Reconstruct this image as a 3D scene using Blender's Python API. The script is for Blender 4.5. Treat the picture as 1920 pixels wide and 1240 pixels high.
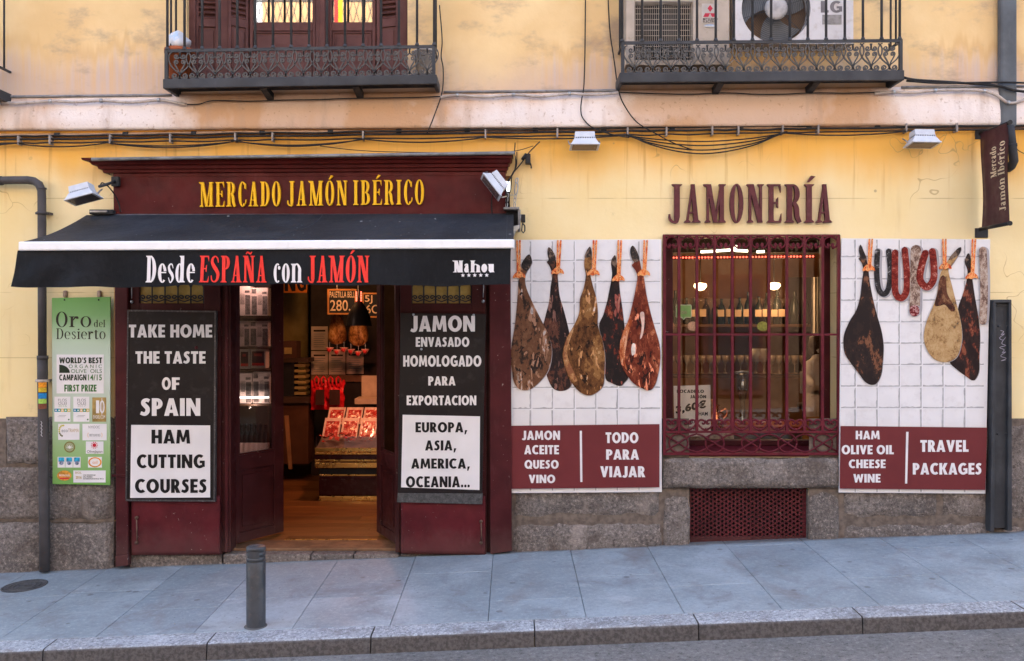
import bpy, math, random
from mathutils import Vector, Matrix, noise as mnoise

for o in list(bpy.data.objects): bpy.data.objects.remove(o)
sc = bpy.context.scene
COL = sc.collection
R = math.radians
# ------------------------------------------------------------------ camera, sky, sun, exposure
D = 7.0                      # camera to facade, metres
S = 240.0                    # photo pixels per metre on the facade plane
CZ = 1.806                   # eye height above the pavement at the door
cd = bpy.data.cameras.new('camera'); cam = bpy.data.objects.new('camera', cd); COL.objects.link(cam)
cam.location = (0, -D, CZ); cam.rotation_euler = (R(90), 0, 0)
cd.sensor_width = 36; cd.lens = 36 * S * D / 1920; cd.shift_y = -20 / 1920
cd.clip_start = 0.05; cd.clip_end = 500
sc.camera = cam
wd = bpy.data.worlds.new('World'); sc.world = wd; wd.use_nodes = True
wn = wd.node_tree; bg = wn.nodes['Background']
sky = wn.nodes.new('ShaderNodeTexSky'); sky.sky_type = 'NISHITA'; sky.sun_disc = False
SUN_EL, SUN_AZ = 50, 168     # the sun stands behind this house: the street is in open shade, the houses opposite are sunlit
sky.sun_elevation = R(SUN_EL); sky.sun_rotation = R(180 - SUN_AZ)
sky.dust_density = 2.5; sky.ozone_density = 1.0
wn.links.new(sky.outputs[0], bg.inputs[0]); bg.inputs[1].default_value = 0.15
sl = bpy.data.lights.new('sun', 'SUN'); sun = bpy.data.objects.new('sun', sl); COL.objects.link(sun)
sl.energy = 2.4; sl.angle = R(.5); sl.color = (1.0, 0.95, 0.88)
dv = Vector((math.sin(R(SUN_AZ)) * math.cos(R(SUN_EL)), -math.cos(R(SUN_AZ)) * math.cos(R(SUN_EL)), math.sin(R(SUN_EL))))
sun.rotation_euler = dv.to_track_quat('Z', 'Y').to_euler(); sun.location = (2, 6, 14)
vs = sc.view_settings
sc.display_settings.display_device = 'sRGB'
vs.view_transform = 'Standard'; vs.look = 'None'; vs.gamma = 1; vs.exposure = 2.5
vs.use_curve_mapping = False
sc.render.engine = 'CYCLES'
sc.cycles.use_denoising = True
sc.cycles.max_bounces = 8; sc.cycles.transparent_max_bounces = 12
sc.cycles.sample_clamp_indirect = 6
sc.cycles.caustics_reflective = False; sc.cycles.caustics_refractive = False

# ------------------------------------------------------------------ helpers
rnd = random.Random(7)
def W(px, py, y=0.0):
    """photo position on a plane y metres behind the facade -> metres"""
    k = (D + y) / D
    return Vector(((px - 960) / S * k, y, CZ + (600 - py) / S * k))
def WX(px, y=0.0): return (px - 960) / S * (D + y) / D
def WZ(py, y=0.0): return CZ + (600 - py) / S * (D + y) / D
def gz(x, y): return 0.04 * x + 0.02 * y          # pavement falls along the street and to the kerb
WL = {}                                            # world location of every object
def _reg(o, loc, parent):
    WL[o.name] = Vector(loc)
    o.location = Vector(loc) - (WL[parent.name] if parent else Vector())
    if parent: o.parent = parent
def tag(o, label=None, cat=None, group=None, kind=None):
    if label: o['label'] = label
    if cat: o['category'] = cat
    if group: o['group'] = group
    if kind: o['kind'] = kind
    return o
def thing(name, label, cat, loc, group=None):
    o = bpy.data.objects.new(name, None); COL.objects.link(o); o.empty_display_size = .1
    _reg(o, loc, None)
    return tag(o, label, cat, group)
def sub(name, parent, loc):
    o = bpy.data.objects.new(name, None); COL.objects.link(o); o.empty_display_size = .05
    _reg(o, loc, parent); return o
def clone(o, delta, parent=None):
    """copy an object (sharing its mesh) shifted by delta; parent stays unless given"""
    p = parent or o.parent
    c = o.copy(); COL.objects.link(c); c.parent = p
    w = WL[o.name] + Vector(delta); WL[c.name] = w
    c.location = w - (WL[p.name] if p else Vector())
    return c
def clone_tree(o, delta, parent=None):
    c = clone(o, delta, parent) if parent else clone(o, delta)
    for ch in list(o.children):
        if ch != c: clone_tree(ch, delta, c)
    return c

class MB:
    def __init__(s): s.v = []; s.f = []; s.sm = []
    def add(s, vs, fs, smooth=False):
        b = len(s.v); s.v += [Vector(v) for v in vs]
        for f in fs: s.f.append([b + i for i in f]); s.sm.append(smooth)
        return s
    def box(s, x0, x1, y0, y1, z0, z1):
        return s.add([(x0,y0,z0),(x1,y0,z0),(x1,y1,z0),(x0,y1,z0),(x0,y0,z1),(x1,y0,z1),(x1,y1,z1),(x0,y1,z1)],
              [(3,2,1,0),(4,5,6,7),(0,1,5,4),(1,2,6,5),(2,3,7,6),(3,0,4,7)])
    def rp(s, px0, py0, px1, py1, y, th):
        """box whose front face fills a photo rectangle at depth y; th thick, away from the camera"""
        a = W(px0, py1, y); b = W(px1, py0, y)
        return s.box(a.x, b.x, y, y + th, a.z, b.z)
    def prism(s, pts, f, dvec):
        """outline pts (2D) mapped by f to 3D, extruded by dvec"""
        a = [Vector(f(*p)) for p in pts]; n = len(a); d = Vector(dvec)
        s.add(a + [p + d for p in a], [list(range(n)), list(range(2*n-1, n-1, -1))] + [(i, n+i, n+(i+1) % n, (i+1) % n) for i in range(n)])
        return s
    def ngon(s, pts): return s.add(pts, [list(range(len(pts)))])
    def quadp(s, q, y, th=0.0):
        """photo quad (4 px,py) at depth y"""
        pts = [W(a, b, y) for a, b in q]
        if not th: return s.ngon(pts)
        n = len(pts); d = Vector((0, th, 0))
        return s.add(pts + [p + d for p in pts], [list(range(n)), list(range(2*n-1, n-1, -1))] + [(i, n+i, n+(i+1) % n, (i+1) % n) for i in range(n)])
    def tube(s, pts, r, n=6, cap=True, flat=1.0, rs=None):
        pts = [Vector(p) for p in pts]
        m = len(pts); rings = []
        up = None
        for i, p in enumerate(pts):
            t = (pts[min(i+1, m-1)] - pts[max(i-1, 0)])
            if t.length < 1e-9: t = Vector((0,0,1))
            t.normalize()
            if up is None:
                up = Vector((0, 1, 0)) if abs(t.y) < .9 else Vector((1, 0, 0))
            a = up - t * up.dot(t)
            if a.length < 1e-6: a = t.orthogonal()
            a.normalize(); b = t.cross(a); up = a
            rr = rs[i] if rs else r
            rings.append([p + a * (math.cos(2*math.pi*(j+.5)/n) * rr * flat) + b * (math.sin(2*math.pi*(j+.5)/n) * rr) for j in range(n)])
        vs_ = [v for rg in rings for v in rg]
        fs = [(i*n+j, i*n+(j+1) % n, (i+1)*n+(j+1) % n, (i+1)*n+j) for i in range(m-1) for j in range(n)]
        s.add(vs_, fs, n > 4)
        if cap:
            b = len(s.v) - len(vs_)
            s.f.append([b + j for j in range(n-1, -1, -1)]); s.sm.append(False)
            s.f.append([b + (m-1)*n + j for j in range(n)]); s.sm.append(False)
        return s
    def lathe(s, prof, c, n=16, axis='z', sx=1, sy=1):
        c = Vector(c); m = len(prof); vs_ = []
        for r, h in prof:
            for j in range(n):
                a = 2*math.pi*j/n; u, w = r*math.cos(a)*sx, r*math.sin(a)*sy
                vs_.append(c + (Vector((u, w, h)) if axis == 'z' else Vector((u, h, w)) if axis == 'y' else Vector((h, u, w))))
        fs = [(i*n+j, i*n+(j+1) % n, (i+1)*n+(j+1) % n, (i+1)*n+j) for i in range(m-1) for j in range(n)]
        if axis == 'y': fs = [f[::-1] for f in fs]
        return s.add(vs_, fs, True)
    def build(s, name, mat, parent=None, bevel=0, origin=None, sub_=0):
        lo = Vector((min(v.x for v in s.v), min(v.y for v in s.v), min(v.z for v in s.v)))
        hi = Vector((max(v.x for v in s.v), max(v.y for v in s.v), max(v.z for v in s.v)))
        c = Vector(origin) if origin else Vector(((lo.x+hi.x)/2, (lo.y+hi.y)/2, lo.z))
        me = bpy.data.meshes.new(name)
        me.from_pydata([v - c for v in s.v], [], s.f)
        for p, q in zip(me.polygons, s.sm): p.use_smooth = q
        if mat: me.materials.append(mat)
        o = bpy.data.objects.new(name, me); COL.objects.link(o)
        _reg(o, c, parent)
        if bevel:
            b = o.modifiers.new('bevel', 'BEVEL'); b.width = bevel; b.segments = 2; b.limit_method = 'ANGLE'; b.angle_limit = R(40)
        if sub_:
            b = o.modifiers.new('sub', 'SUBSURF'); b.levels = sub_; b.render_levels = sub_
        return o
def cr(pts, n=5, closed=False):
    """Catmull-Rom through points of any dimension"""
    m = len(pts); out = []
    rng = range(m if closed else m - 1)
    for i in rng:
        g = lambda j: pts[j % m] if closed else pts[max(0, min(m-1, j))]
        p0, p1, p2, p3 = g(i-1), g(i), g(i+1), g(i+2)
        for k in range(n):
            t = k / n
            out.append(tuple(.5*((2*b) + (c-a)*t + (2*a-5*b+4*c-d)*t*t + (3*b-a-3*c+d)*t**3) for a, b, c, d in zip(p0, p1, p2, p3)))
    if not closed: out.append(tuple(pts[-1]))
    return out

# ------------------------------------------------------------------ materials
class NT:
    def __init__(s, name):
        s.m = bpy.data.materials.new(name); s.m.use_nodes = True
        s.t = s.m.node_tree; s.b = s.t.nodes['Principled BSDF']; s._pos = None
    def n(s, typ, **kw):
        x = s.t.nodes.new(typ)
        for k, v in kw.items(): setattr(x, k, v)
        return x
    def put(s, sock, v):
        if isinstance(v, bpy.types.NodeSocket): s.t.links.new(v, sock)
        elif isinstance(v, (tuple, list)) and len(v) == 3 and sock.type == 'RGBA': sock.default_value = (*v, 1)
        else: sock.default_value = v
    def pos(s, sx=1, sy=1, sz=1):
        if s._pos is None: s._pos = s.n('ShaderNodeNewGeometry').outputs['Position']
        if (sx, sy, sz) == (1, 1, 1): return s._pos
        x = s.n('ShaderNodeVectorMath', operation='MULTIPLY'); s.put(x.inputs[0], s._pos); x.inputs[1].default_value = (sx, sy, sz)
        return x.outputs[0]
    def xyz(s, i, vec=None):
        x = s.n('ShaderNodeSeparateXYZ'); s.put(x.inputs[0], vec or s.pos()); return x.outputs[i]
    def noise(s, scale, detail=4, vec=None, rough=.55, dist=0):
        x = s.n('ShaderNodeTexNoise'); s.put(x.inputs['Vector'], vec or s.pos()); x.inputs['Scale'].default_value = scale
        x.inputs['Detail'].default_value = detail; x.inputs['Roughness'].default_value = rough; x.inputs['Distortion'].default_value = dist
        return x.outputs['Fac']
    def vor(s, scale, vec=None, out='Distance', feature='F1'):
        x = s.n('ShaderNodeTexVoronoi', feature=feature); s.put(x.inputs['Vector'], vec or s.pos()); x.inputs['Scale'].default_value = scale
        return x.outputs[out]
    def ramp(s, fac, stops, const=False):
        x = s.n('ShaderNodeValToRGB'); r = x.color_ramp
        r.interpolation = 'CONSTANT' if const else 'LINEAR'
        while len(r.elements) < len(stops): r.elements.new(1)
        for e, (p, c) in zip(r.elements, stops):
            e.position = p; e.color = (*c, 1) if isinstance(c, (tuple, list)) else (c, c, c, 1)
        s.put(x.inputs[0], fac); return x.outputs[0]
    def mix(s, fac, a, b, mode='MIX'):
        x = s.n('ShaderNodeMix', data_type='RGBA', blend_type=mode)
        s.put(x.inputs[0], fac); s.put(x.inputs[6], a); s.put(x.inputs[7], b); return x.outputs[2]
    def math(s, op, a, b=0.0, c=None, clamp=False):
        x = s.n('ShaderNodeMath', operation=op, use_clamp=clamp); s.put(x.inputs[0], a); s.put(x.inputs[1], b)
        if c is not None: s.put(x.inputs[2], c)
        return x.outputs[0]
    def mr(s, v, a, b, c=0.0, d=1.0):
        x = s.n('ShaderNodeMapRange', interpolation_type='SMOOTHSTEP'); s.put(x.inputs[0], v)
        for i, q in enumerate((a, b, c, d)): s.put(x.inputs[1+i], q)
        return x.outputs[0]
    def bump(s, h, strength=.3, dist=.01, prev=None):
        x = s.n('ShaderNodeBump'); x.inputs['Strength'].default_value = strength; x.inputs['Distance'].default_value = dist
        s.put(x.inputs['Height'], h)
        if prev: s.put(x.inputs['Normal'], prev)
        s.put(s.b.inputs['Normal'], x.outputs[0]); return x.outputs[0]
    def out(s, col=None, rough=None, metal=None, spec=None):
        if col is not None: s.put(s.b.inputs['Base Color'], col)
        if rough is not None: s.put(s.b.inputs['Roughness'], rough)
        if metal is not None: s.put(s.b.inputs['Metallic'], metal)
        if spec is not None: s.put(s.b.inputs['Specular IOR Level'], spec)
        return s.m
def mat(name, c, rough=.6, var=.18, scale=6, bump=.08, bscale=90, metal=0, spec=.2, dirt=None, dfac=.5, dist=.004):
    t = NT(name)
    v = t.noise(scale, 5)
    col = t.mix(t.mr(v, .3, .7), tuple(x*(1-var) for x in c), tuple(min(1, x*(1+var)) for x in c))
    if dirt:
        d = t.mr(t.noise(scale*2.3, 6, rough=.65), .52, .68, 0, dfac)
        col = t.mix(d, col, dirt)
    if bump: t.bump(t.noise(bscale, 3), bump, dist)
    rr = t.mr(t.noise(scale*3, 3), .3, .7, max(0, rough-.08), min(1, rough+.08))
    return t.out(col, rr, metal, spec)
def emit(name, c, strength):
    t = NT(name); t.b.inputs['Emission Color'].default_value = (*c, 1); t.b.inputs['Emission Strength'].default_value = strength
    return t.out((.02, .02, .02), .5)
def glass(name, tint=(1, 1, 1), refl=1.0):
    t = NT(name); tr = t.n('ShaderNodeBsdfTransparent'); tr.inputs[0].default_value = (*tint, 1)
    gl = t.n('ShaderNodeBsdfGlossy'); gl.inputs['Roughness'].default_value = .02
    fr = t.n('ShaderNodeFresnel'); fr.inputs[0].default_value = 1.5
    mx = t.n('ShaderNodeMixShader'); t.put(mx.inputs[0], t.math('MULTIPLY', fr.outputs[0], refl, clamp=True))
    t.put(mx.inputs[1], tr.outputs[0]); t.put(mx.inputs[2], gl.outputs[0])
    o = [x for x in t.t.nodes if x.type == 'OUTPUT_MATERIAL'][0]; t.put(o.inputs[0], mx.outputs[0])
    return t.m

def wall_lower_mat():
    t = NT('yellow_render')
    z = t.xyz(2); x = t.xyz(0)
    big = t.noise(1.1, 5); fine = t.noise(26, 4)
    col = t.mix(t.mr(big, .3, .7), (.86, .655, .305), (.90, .74, .42))
    # orange stain below the cables: dirt plus painted warm bounced light, uneven lower edge
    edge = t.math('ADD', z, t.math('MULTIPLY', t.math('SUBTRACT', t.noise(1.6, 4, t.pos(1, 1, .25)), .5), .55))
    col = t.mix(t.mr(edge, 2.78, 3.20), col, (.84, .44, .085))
    # vertical wash streaks
    st = t.noise(9, 5, t.pos(1, 1, .10))
    col = t.mix(t.mr(st, .58, .75, 0, .22), col, (.60, .42, .20))
    # grime patches
    col = t.mix(t.mr(t.noise(3.3, 6, rough=.7), .64, .76, 0, .45), col, (.42, .31, .17))
    # hairline cracks, drips under the cables, small knocks
    wv = t.n('ShaderNodeVectorMath', operation='ADD'); t.put(wv.inputs[0], t.pos())
    nz = t.n('ShaderNodeTexNoise'); nz.inputs['Scale'].default_value = 3.0; t.put(nz.inputs['Vector'], t.pos()); t.put(wv.inputs[1], nz.outputs['Color'])
    ck = t.vor(1.1, wv.outputs[0], feature='DISTANCE_TO_EDGE')
    crk = t.math('MULTIPLY', t.mr(ck, .007, .002), t.mr(t.noise(1.7, 3), .50, .60))
    col = t.mix(t.math('MULTIPLY', crk, .55), col, (.42, .26, .10))
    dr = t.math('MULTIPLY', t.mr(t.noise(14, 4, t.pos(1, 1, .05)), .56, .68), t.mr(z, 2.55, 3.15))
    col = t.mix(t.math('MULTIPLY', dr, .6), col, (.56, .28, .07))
    kn = t.math('MULTIPLY', t.mr(t.vor(5.2), .075, .04), t.mr(t.noise(1.9, 2), .52, .56))
    col = t.mix(t.math('MULTIPLY', kn, .6), col, (.34, .24, .14))
    # scored coursing lines
    ln = None
    for zz in (2.755, 2.02, 1.51):
        d = t.math('ABSOLUTE', t.math('SUBTRACT', z, zz))
        a = t.math('LESS_THAN', d, .0035)
        ln = a if ln is None else t.math('MAXIMUM', ln, a)
    ln = t.math('MULTIPLY', ln, t.mr(t.noise(2.2, 2), .42, .55))
    col = t.mix(t.math('MULTIPLY', ln, .45), col, (.40, .26, .09))
    h = t.math('ADD', t.math('MULTIPLY', fine, .5), t.math('MULTIPLY', t.noise(5, 5), 1.2))
    h = t.math('SUBTRACT', h, t.math('MULTIPLY', ln, .5))
    t.bump(h, .22, .012)
    return t.out(col, .82, spec=.25)
def wall_upper_mat():
    t = NT('stained_upper_render')
    z = t.xyz(2)
    col = t.mix(t.mr(t.noise(1.0, 5), .32, .68), (.74, .50, .23), (.88, .65, .34))
    # tide of grey-lilac wash streaks rising from the ledge
    h1 = t.noise(1.0, 3, t.pos(1.2, 1, .02)); h2 = t.noise(13, 3, t.pos(1, 1, .015))
    top = t.math('ADD', t.math('ADD', 3.42, t.math('MULTIPLY', h1, .62)), t.math('MULTIPLY', h2, .38))
    m = t.mr(t.math('SUBTRACT', top, z), -.06, .22)
    stn = t.noise(20, 4, t.pos(1, 1, .04))
    scol = t.mix(t.mr(stn, .35, .65), (.70, .44, .21), (.60, .475, .41))
    pt = t.mr(t.noise(.9, 3, t.pos(1, 1, .4)), .34, .52)
    m = t.math('MULTIPLY', m, pt)
    col = t.mix(m, col, scol)
    low = t.mr(t.math('ADD', z, t.math('MULTIPLY', t.noise(2.1, 5), .5)), 4.22, 3.7)
    col = t.mix(t.math('MULTIPLY', low, .9), col, (.62, .45, .33))
    # darker tide mark where the wash stops
    em = t.mr(t.math('ABSOLUTE', t.math('SUBTRACT', top, z)), .10, 0.0)
    col = t.mix(t.math('MULTIPLY', t.math('MULTIPLY', em, .35), pt), col, (.60, .33, .11))
    bl = t.noise(2.4, 6, t.pos(.7, 1, 1.3), rough=.65)
    col = t.mix(t.mr(bl, .50, .70, 0, .75), col, (.36, .26, .19))
    t.bump(t.math('ADD', t.noise(5, 4), t.math('MULTIPLY', t.noise(45, 3), .4)), .2, .01)
    return t.out(col, .85, spec=.2)
def band_mat():
    t = NT('cornice_plaster')
    z = t.xyz(2)
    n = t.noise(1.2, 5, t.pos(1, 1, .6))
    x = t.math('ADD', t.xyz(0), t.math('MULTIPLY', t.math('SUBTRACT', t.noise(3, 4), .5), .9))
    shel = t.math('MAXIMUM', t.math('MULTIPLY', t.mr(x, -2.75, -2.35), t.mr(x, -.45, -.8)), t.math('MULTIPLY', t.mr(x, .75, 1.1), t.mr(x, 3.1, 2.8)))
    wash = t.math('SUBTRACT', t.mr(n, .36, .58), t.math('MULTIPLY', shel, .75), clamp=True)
    col = t.mix(wash, (.60, .37, .22), (.84, .74, .68))     # tan below the two balconies, paler in uneven patches elsewhere
    col = t.mix(t.mr(t.noise(6, 5, t.pos(1, 1, .12)), .55, .72, 0, .5), col, (.46, .33, .25))
    col = t.mix(t.mr(t.noise(30, 4), .62, .7, 0, .5), col, (.40, .25, .15))
    t.bump(t.math('ADD', t.noise(60, 4), t.noise(9, 4)), .5, .01)
    return t.out(col, .85, spec=.2)
def granite_mat(name, c1, c2, speck=170, dirt=(.10, .075, .06), bump=.8, face=None):
    t = NT(name)
    n = t.noise(2.3, 5); rv = t.n('ShaderNodeObjectInfo').outputs['Random']
    col = t.mix(t.mr(n, .35, .65), c1, c2)
    col = t.mix(t.math('MULTIPLY', rv, .45), col, tuple((c1[0]+c1[1]+c1[2])/3*k for k in (.92, .9, .9)))
    sp = t.noise(speck*.25, 5, rough=.85)
    col = t.mix(t.mr(sp, .52, .62, 0, .85), col, tuple(x*.38 for x in c1))
    col = t.mix(t.mr(sp, .47, .38, 0, .8), col, tuple(min(1, x*1.7) for x in c2))
    col = t.mix(t.mr(t.noise(5, 6, rough=.7), .50, .68, 0, .7), col, dirt)
    col = t.mix(t.mr(t.noise(3.1, 5, t.pos(1, 1, .5), rough=.7), .56, .70, 0, .5), col, tuple(min(1, x*1.55) for x in c2))
    if face is not None:      # darker, mottled tone on the upright kerb face
        nz = t.n('ShaderNodeSeparateXYZ'); t.put(nz.inputs[0], t.n('ShaderNodeNewGeometry').outputs['True Normal'])
        col = t.mix(t.mr(nz.outputs[2], .75, .35), col, t.mix(t.mr(t.noise(40, 4, rough=.7), .4, .6), face, tuple(x*1.7 for x in face)))
    h = t.math('ADD', t.noise(55, 4, rough=.65), t.math('MULTIPLY', t.noise(14, 4), 1.5))
    t.bump(h, bump, .012)
    return t.out(col, .85, spec=.25)
def slab_mat():
    t = NT('pavement_granite')
    rndv = t.n('ShaderNodeObjectInfo').outputs['Random']
    base = t.mix(rndv, (.25, .30, .335), (.38, .43, .46))
    col = t.mix(t.mr(t.noise(1.8, 6), .35, .68), tuple(x*.8 for x in (.31, .36, .39)), base)
    sp = t.noise(27, 6, rough=.95)
    col = t.mix(t.mr(sp, .52, .64, 0, .45), col, (.14, .16, .18))
    col = t.mix(t.mr(sp, .48, .36, 0, .42), col, (.53, .59, .63))
    # grime: brownish walk stains and small dark spots
    col = t.mix(t.mr(t.noise(3.0, 6, rough=.7, dist=.6), .50, .70, 0, .50), col, (.18, .165, .165))
    v = t.vor(6.0)
    gm = t.math('MULTIPLY', t.mr(v, .15, .10), t.mr(t.noise(4.1, 2), .54, .58))
    col = t.mix(t.math('MULTIPLY', gm, .6), col, (.11, .105, .105))
    v2 = t.vor(23)
    col = t.mix(t.math('MULTIPLY', t.mr(v2, .16, .10), t.mr(t.noise(7.3, 2), .55, .60, 0, .55)), col, (.09, .085, .085))
    # pale scuffs and long brownish spills
    col = t.mix(t.mr(t.noise(2.2, 6, t.pos(.5, 1.6, 1), rough=.75, dist=1.2), .57, .72, 0, .4), col, (.52, .545, .57))
    col = t.mix(t.mr(t.noise(1.3, 5, t.pos(1.2, .6, 1), dist=.8), .58, .72, 0, .4), col, (.20, .165, .15))
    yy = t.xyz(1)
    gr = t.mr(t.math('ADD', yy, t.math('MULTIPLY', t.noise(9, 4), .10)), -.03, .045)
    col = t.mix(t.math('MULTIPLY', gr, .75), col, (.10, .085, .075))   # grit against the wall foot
    t.bump(t.noise(190, 3), .18, .004)
    return t.out(col, t.mr(t.noise(3, 4), .3, .7, .5, .72), spec=.35)
def asphalt_mat():
    t = NT('asphalt')
    col = t.mix(t.mr(t.noise(1.1, 5), .3, .7), (.15, .145, .138), (.225, .215, .205))
    sp = t.noise(26, 6, rough=.95)
    col = t.mix(t.mr(sp, .53, .62, 0, .6), col, (.40, .385, .36))
    col = t.mix(t.mr(sp, .47, .38, 0, .8), col, (.045, .042, .04))
    t.bump(t.noise(120, 3, rough=.7), .8, .01)
    return t.out(col, .85, spec=.25)
def wood_floor_mat():
    t = NT('oak_boards')
    c = t.noise(5, 5, t.pos(.35, 6, 6), dist=.4)
    rv = t.n('ShaderNodeObjectInfo').outputs['Random']
    col = t.mix(t.mr(c, .3, .7), (.16, .062, .016), (.32, .14, .042))
    col = t.mix(t.math('MULTIPLY', rv, .85), col, (.11, .042, .012))
    return t.out(col, .38, spec=.4)
def paint_mat(name, c, chip=(.45, .40, .36), amount=.72, rough=.45, scale=5, kick=False):
    """old gloss paint over wood or sheet metal: uneven, scuffed, a few chips"""
    t = NT(name)
    col = t.mix(t.mr(t.noise(scale, 6), .3, .7), tuple(x*.78 for x in c), tuple(x*1.2 for x in c))
    col = t.mix(t.mr(t.noise(13, 6, t.pos(1, 1, .3), rough=.7), .56, .75, 0, .35), col, tuple(min(1, x*1.5+.03) for x in c))
    if kick:      # scuffed, dusty foot of the joinery
        z = t.math('ADD', t.xyz(2), t.math('MULTIPLY', t.noise(8, 5, rough=.7), .35))
        col = t.mix(t.mr(z, .42, .16, 0, .35), col, (.13, .075, .065))
    ch = t.math('MULTIPLY', t.mr(t.noise(34, 4, rough=.7), amount, amount+.03), t.mr(t.noise(3, 2), .45, .6))
    col = t.mix(ch, col, chip)
    t.bump(t.math('ADD', t.noise(40, 3), t.math('MULTIPLY', t.noise(5, 3), 2)), .12, .006)
    return t.out(col, t.mr(t.noise(9, 4), .3, .7, rough-.1, rough+.15), spec=.16)
def ham_mat(name, pal, th=(.40, .52, .62, .72), sc_=9, stretch=.55, seed=0, shine=None):
    """flat posterised print: a few inks with hard edges"""
    t = NT(name)
    v = t.n('ShaderNodeVectorMath', operation='ADD'); t.put(v.inputs[0], t.pos(1.0, 1, stretch)); v.inputs[1].default_value = (seed*3.1, seed*1.7, seed*2.3)
    a = t.noise(sc_, 3, v.outputs[0], dist=.6); b = t.noise(sc_*4.5, 4, v.outputs[0], rough=.7)
    f = t.math('ADD', t.math('MULTIPLY', a, .55), t.math('MULTIPLY', b, .45))
    f = t.math('ADD', t.math('MULTIPLY', t.math('SUBTRACT', f, .5), 1.75), .5)
    stops = [(0, pal[0])] + [(p, c) for p, c in zip(th, pal[1:])]
    col = t.ramp(f, stops, True)
    if shine:
        u = t.n('ShaderNodeVectorMath', operation='MULTIPLY'); t.put(u.inputs[0], v.outputs[0]); u.inputs[1].default_value = (1, 1, .45)
        g = t.noise(30, 3, u.outputs[0], dist=.5); g2 = t.noise(5, 2, v.outputs[0])
        col = t.mix(t.math('MULTIPLY', t.math('GREATER_THAN', g, .585), t.math('GREATER_THAN', g2, .47)), col, tuple(min(1, x*1.9+.03) for x in pal[-2]))
        col = t.mix(t.math('MULTIPLY', t.math('GREATER_THAN', g, .655), t.math('GREATER_THAN', g2, .50)), col, shine)
        col = t.mix(t.math('LESS_THAN', t.noise(11, 5, v.outputs[0], rough=.72, dist=.8), .40), col, pal[0])
    return t.out(col, .5, spec=.08)
def awning_mat(name, c, specks=True):
    t = NT(name)
    col = t.mix(t.mr(t.noise(1.6, 5), .3, .7), tuple(x*.75 for x in c), tuple(x*1.35 for x in c))
    col = t.mix(t.mr(t.noise(60, 4, t.pos(1, .3, .3)), .5, .8, 0, .3), col, tuple(x*2.6+.01 for x in c))
    col = t.mix(t.mr(t.noise(2.6, 6, t.pos(1, .6, .6), rough=.7), .50, .72, 0, .35), col, tuple(x*2.2+.012 for x in c))
    if specks:
        v = t.vor(4.2, t.pos(1, 1.2, 1.2))
        col = t.mix(t.mr(v, .055, .03), col, (.62, .60, .58))
        v2 = t.vor(11, t.pos(1, 1.4, 1.4))
        col = t.mix(t.math('MULTIPLY', t.mr(v2, .07, .04), t.mr(t.noise(2.5, 2), .5, .55)), col, (.5, .5, .5))
    t.bump(t.math('ADD', t.noise(7, 4, t.pos(1, 1, 1)), t.math('MULTIPLY', t.noise(300, 2), .15)), .55, .03)
    return t.out(col, .62, spec=.15)

M = {}
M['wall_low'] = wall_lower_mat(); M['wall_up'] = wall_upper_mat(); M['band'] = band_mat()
M['granite'] = granite_mat('old_granite', (.155, .127, .108), (.24, .20, .172))
M['kerb'] = granite_mat('kerb_granite', (.30, .315, .335), (.38, .40, .425), 200, (.17, .16, .16), .4, (.082, .074, .07))
M['slab'] = slab_mat(); M['asphalt'] = asphalt_mat(); M['boards'] = wood_floor_mat()
M['mortar'] = mat('lime_mortar', (.16, .125, .10), .95, .3, 20, bump=.5); M['joint'] = mat('mortar', (.15, .145, .14), .9)
M['burg'] = paint_mat('burgundy_paint', (.062, .0105, .0125), amount=.665, kick=True)
M['burg_sheet'] = paint_mat('burgundy_sheet', (.095, .012, .016), rough=.42, amount=.68, kick=True)
M['burg_dark'] = paint_mat('dark_burgundy_wood', (.045, .0085, .009), amount=.68, kick=True)
M['fascia'] = paint_mat('fascia_burgundy', (.080, .0105, .0095), amount=.70, rough=.5)
M['grille'] = paint_mat('grille_paint', (.115, .014, .022), amount=.78)
M['brown_door'] = paint_mat('brown_door_paint', (.125, .052, .044), amount=.76, rough=.55)
M['iron'] = paint_mat('grey_iron', (.054, .055, .059), chip=(.16, .10, .07), amount=.74, rough=.5)
M['iron_dark'] = paint_mat('dark_iron', (.038, .038, .04), chip=(.12, .07, .05), amount=.72, rough=.55)
M['scroll'] = mat('scroll_iron', (.042, .041, .042), .4, .25, 30, spec=.5, dirt=(.05, .042, .038)); M['upper_pipe'] = paint_mat('pipe_blue_grey', (.105, .115, .125), chip=(.2, .17, .14), amount=.72, rough=.5)
M['lead'] = mat('lead_flashing', (.23, .225, .22), .5, .25, 9, metal=.3, dirt=(.10, .09, .08))
M['galv'] = mat('galvanised_steel', (.42, .42, .42), .38, .2, 20, metal=.8)
M['black'] = mat('black_plastic', (.018, .018, .019), .5)
M['cable'] = mat('black_cable', (.021, .020, .020), .55, dirt=(.10, .085, .07), dfac=.4)
M['conduit'] = mat('pale_conduit', (.50, .43, .38), .7, .2, 12, dirt=(.22, .16, .12))
M['pipe_pale'] = mat('painted_pipe', (.42, .27, .17), .7, .2, 9, dirt=(.12, .08, .05))
M['lamp_white'] = mat('floodlight_grey', (.58, .60, .64), .45, .08, 12)
M['lamp_glass'] = mat('floodlight_lens', (.12, .10, .10), .2)
M['pipe'] = paint_mat('downpipe_paint', (.075, .068, .068), chip=(.16, .075, .045), amount=.66, rough=.5)
M['post'] = paint_mat('post_paint', (.050, .052, .056), chip=(.16, .12, .10), amount=.72, rough=.5)
M['awning'] = awning_mat('awning_cloth', (.026, .028, .032)); M['valance'] = awning_mat('awning_valance', (.0085, .0092, .0112), False)
M['white'] = mat('white_aluminium', (.87, .87, .87), .4, .03, 8, dirt=(.70, .69, .67), dfac=.3)
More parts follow.
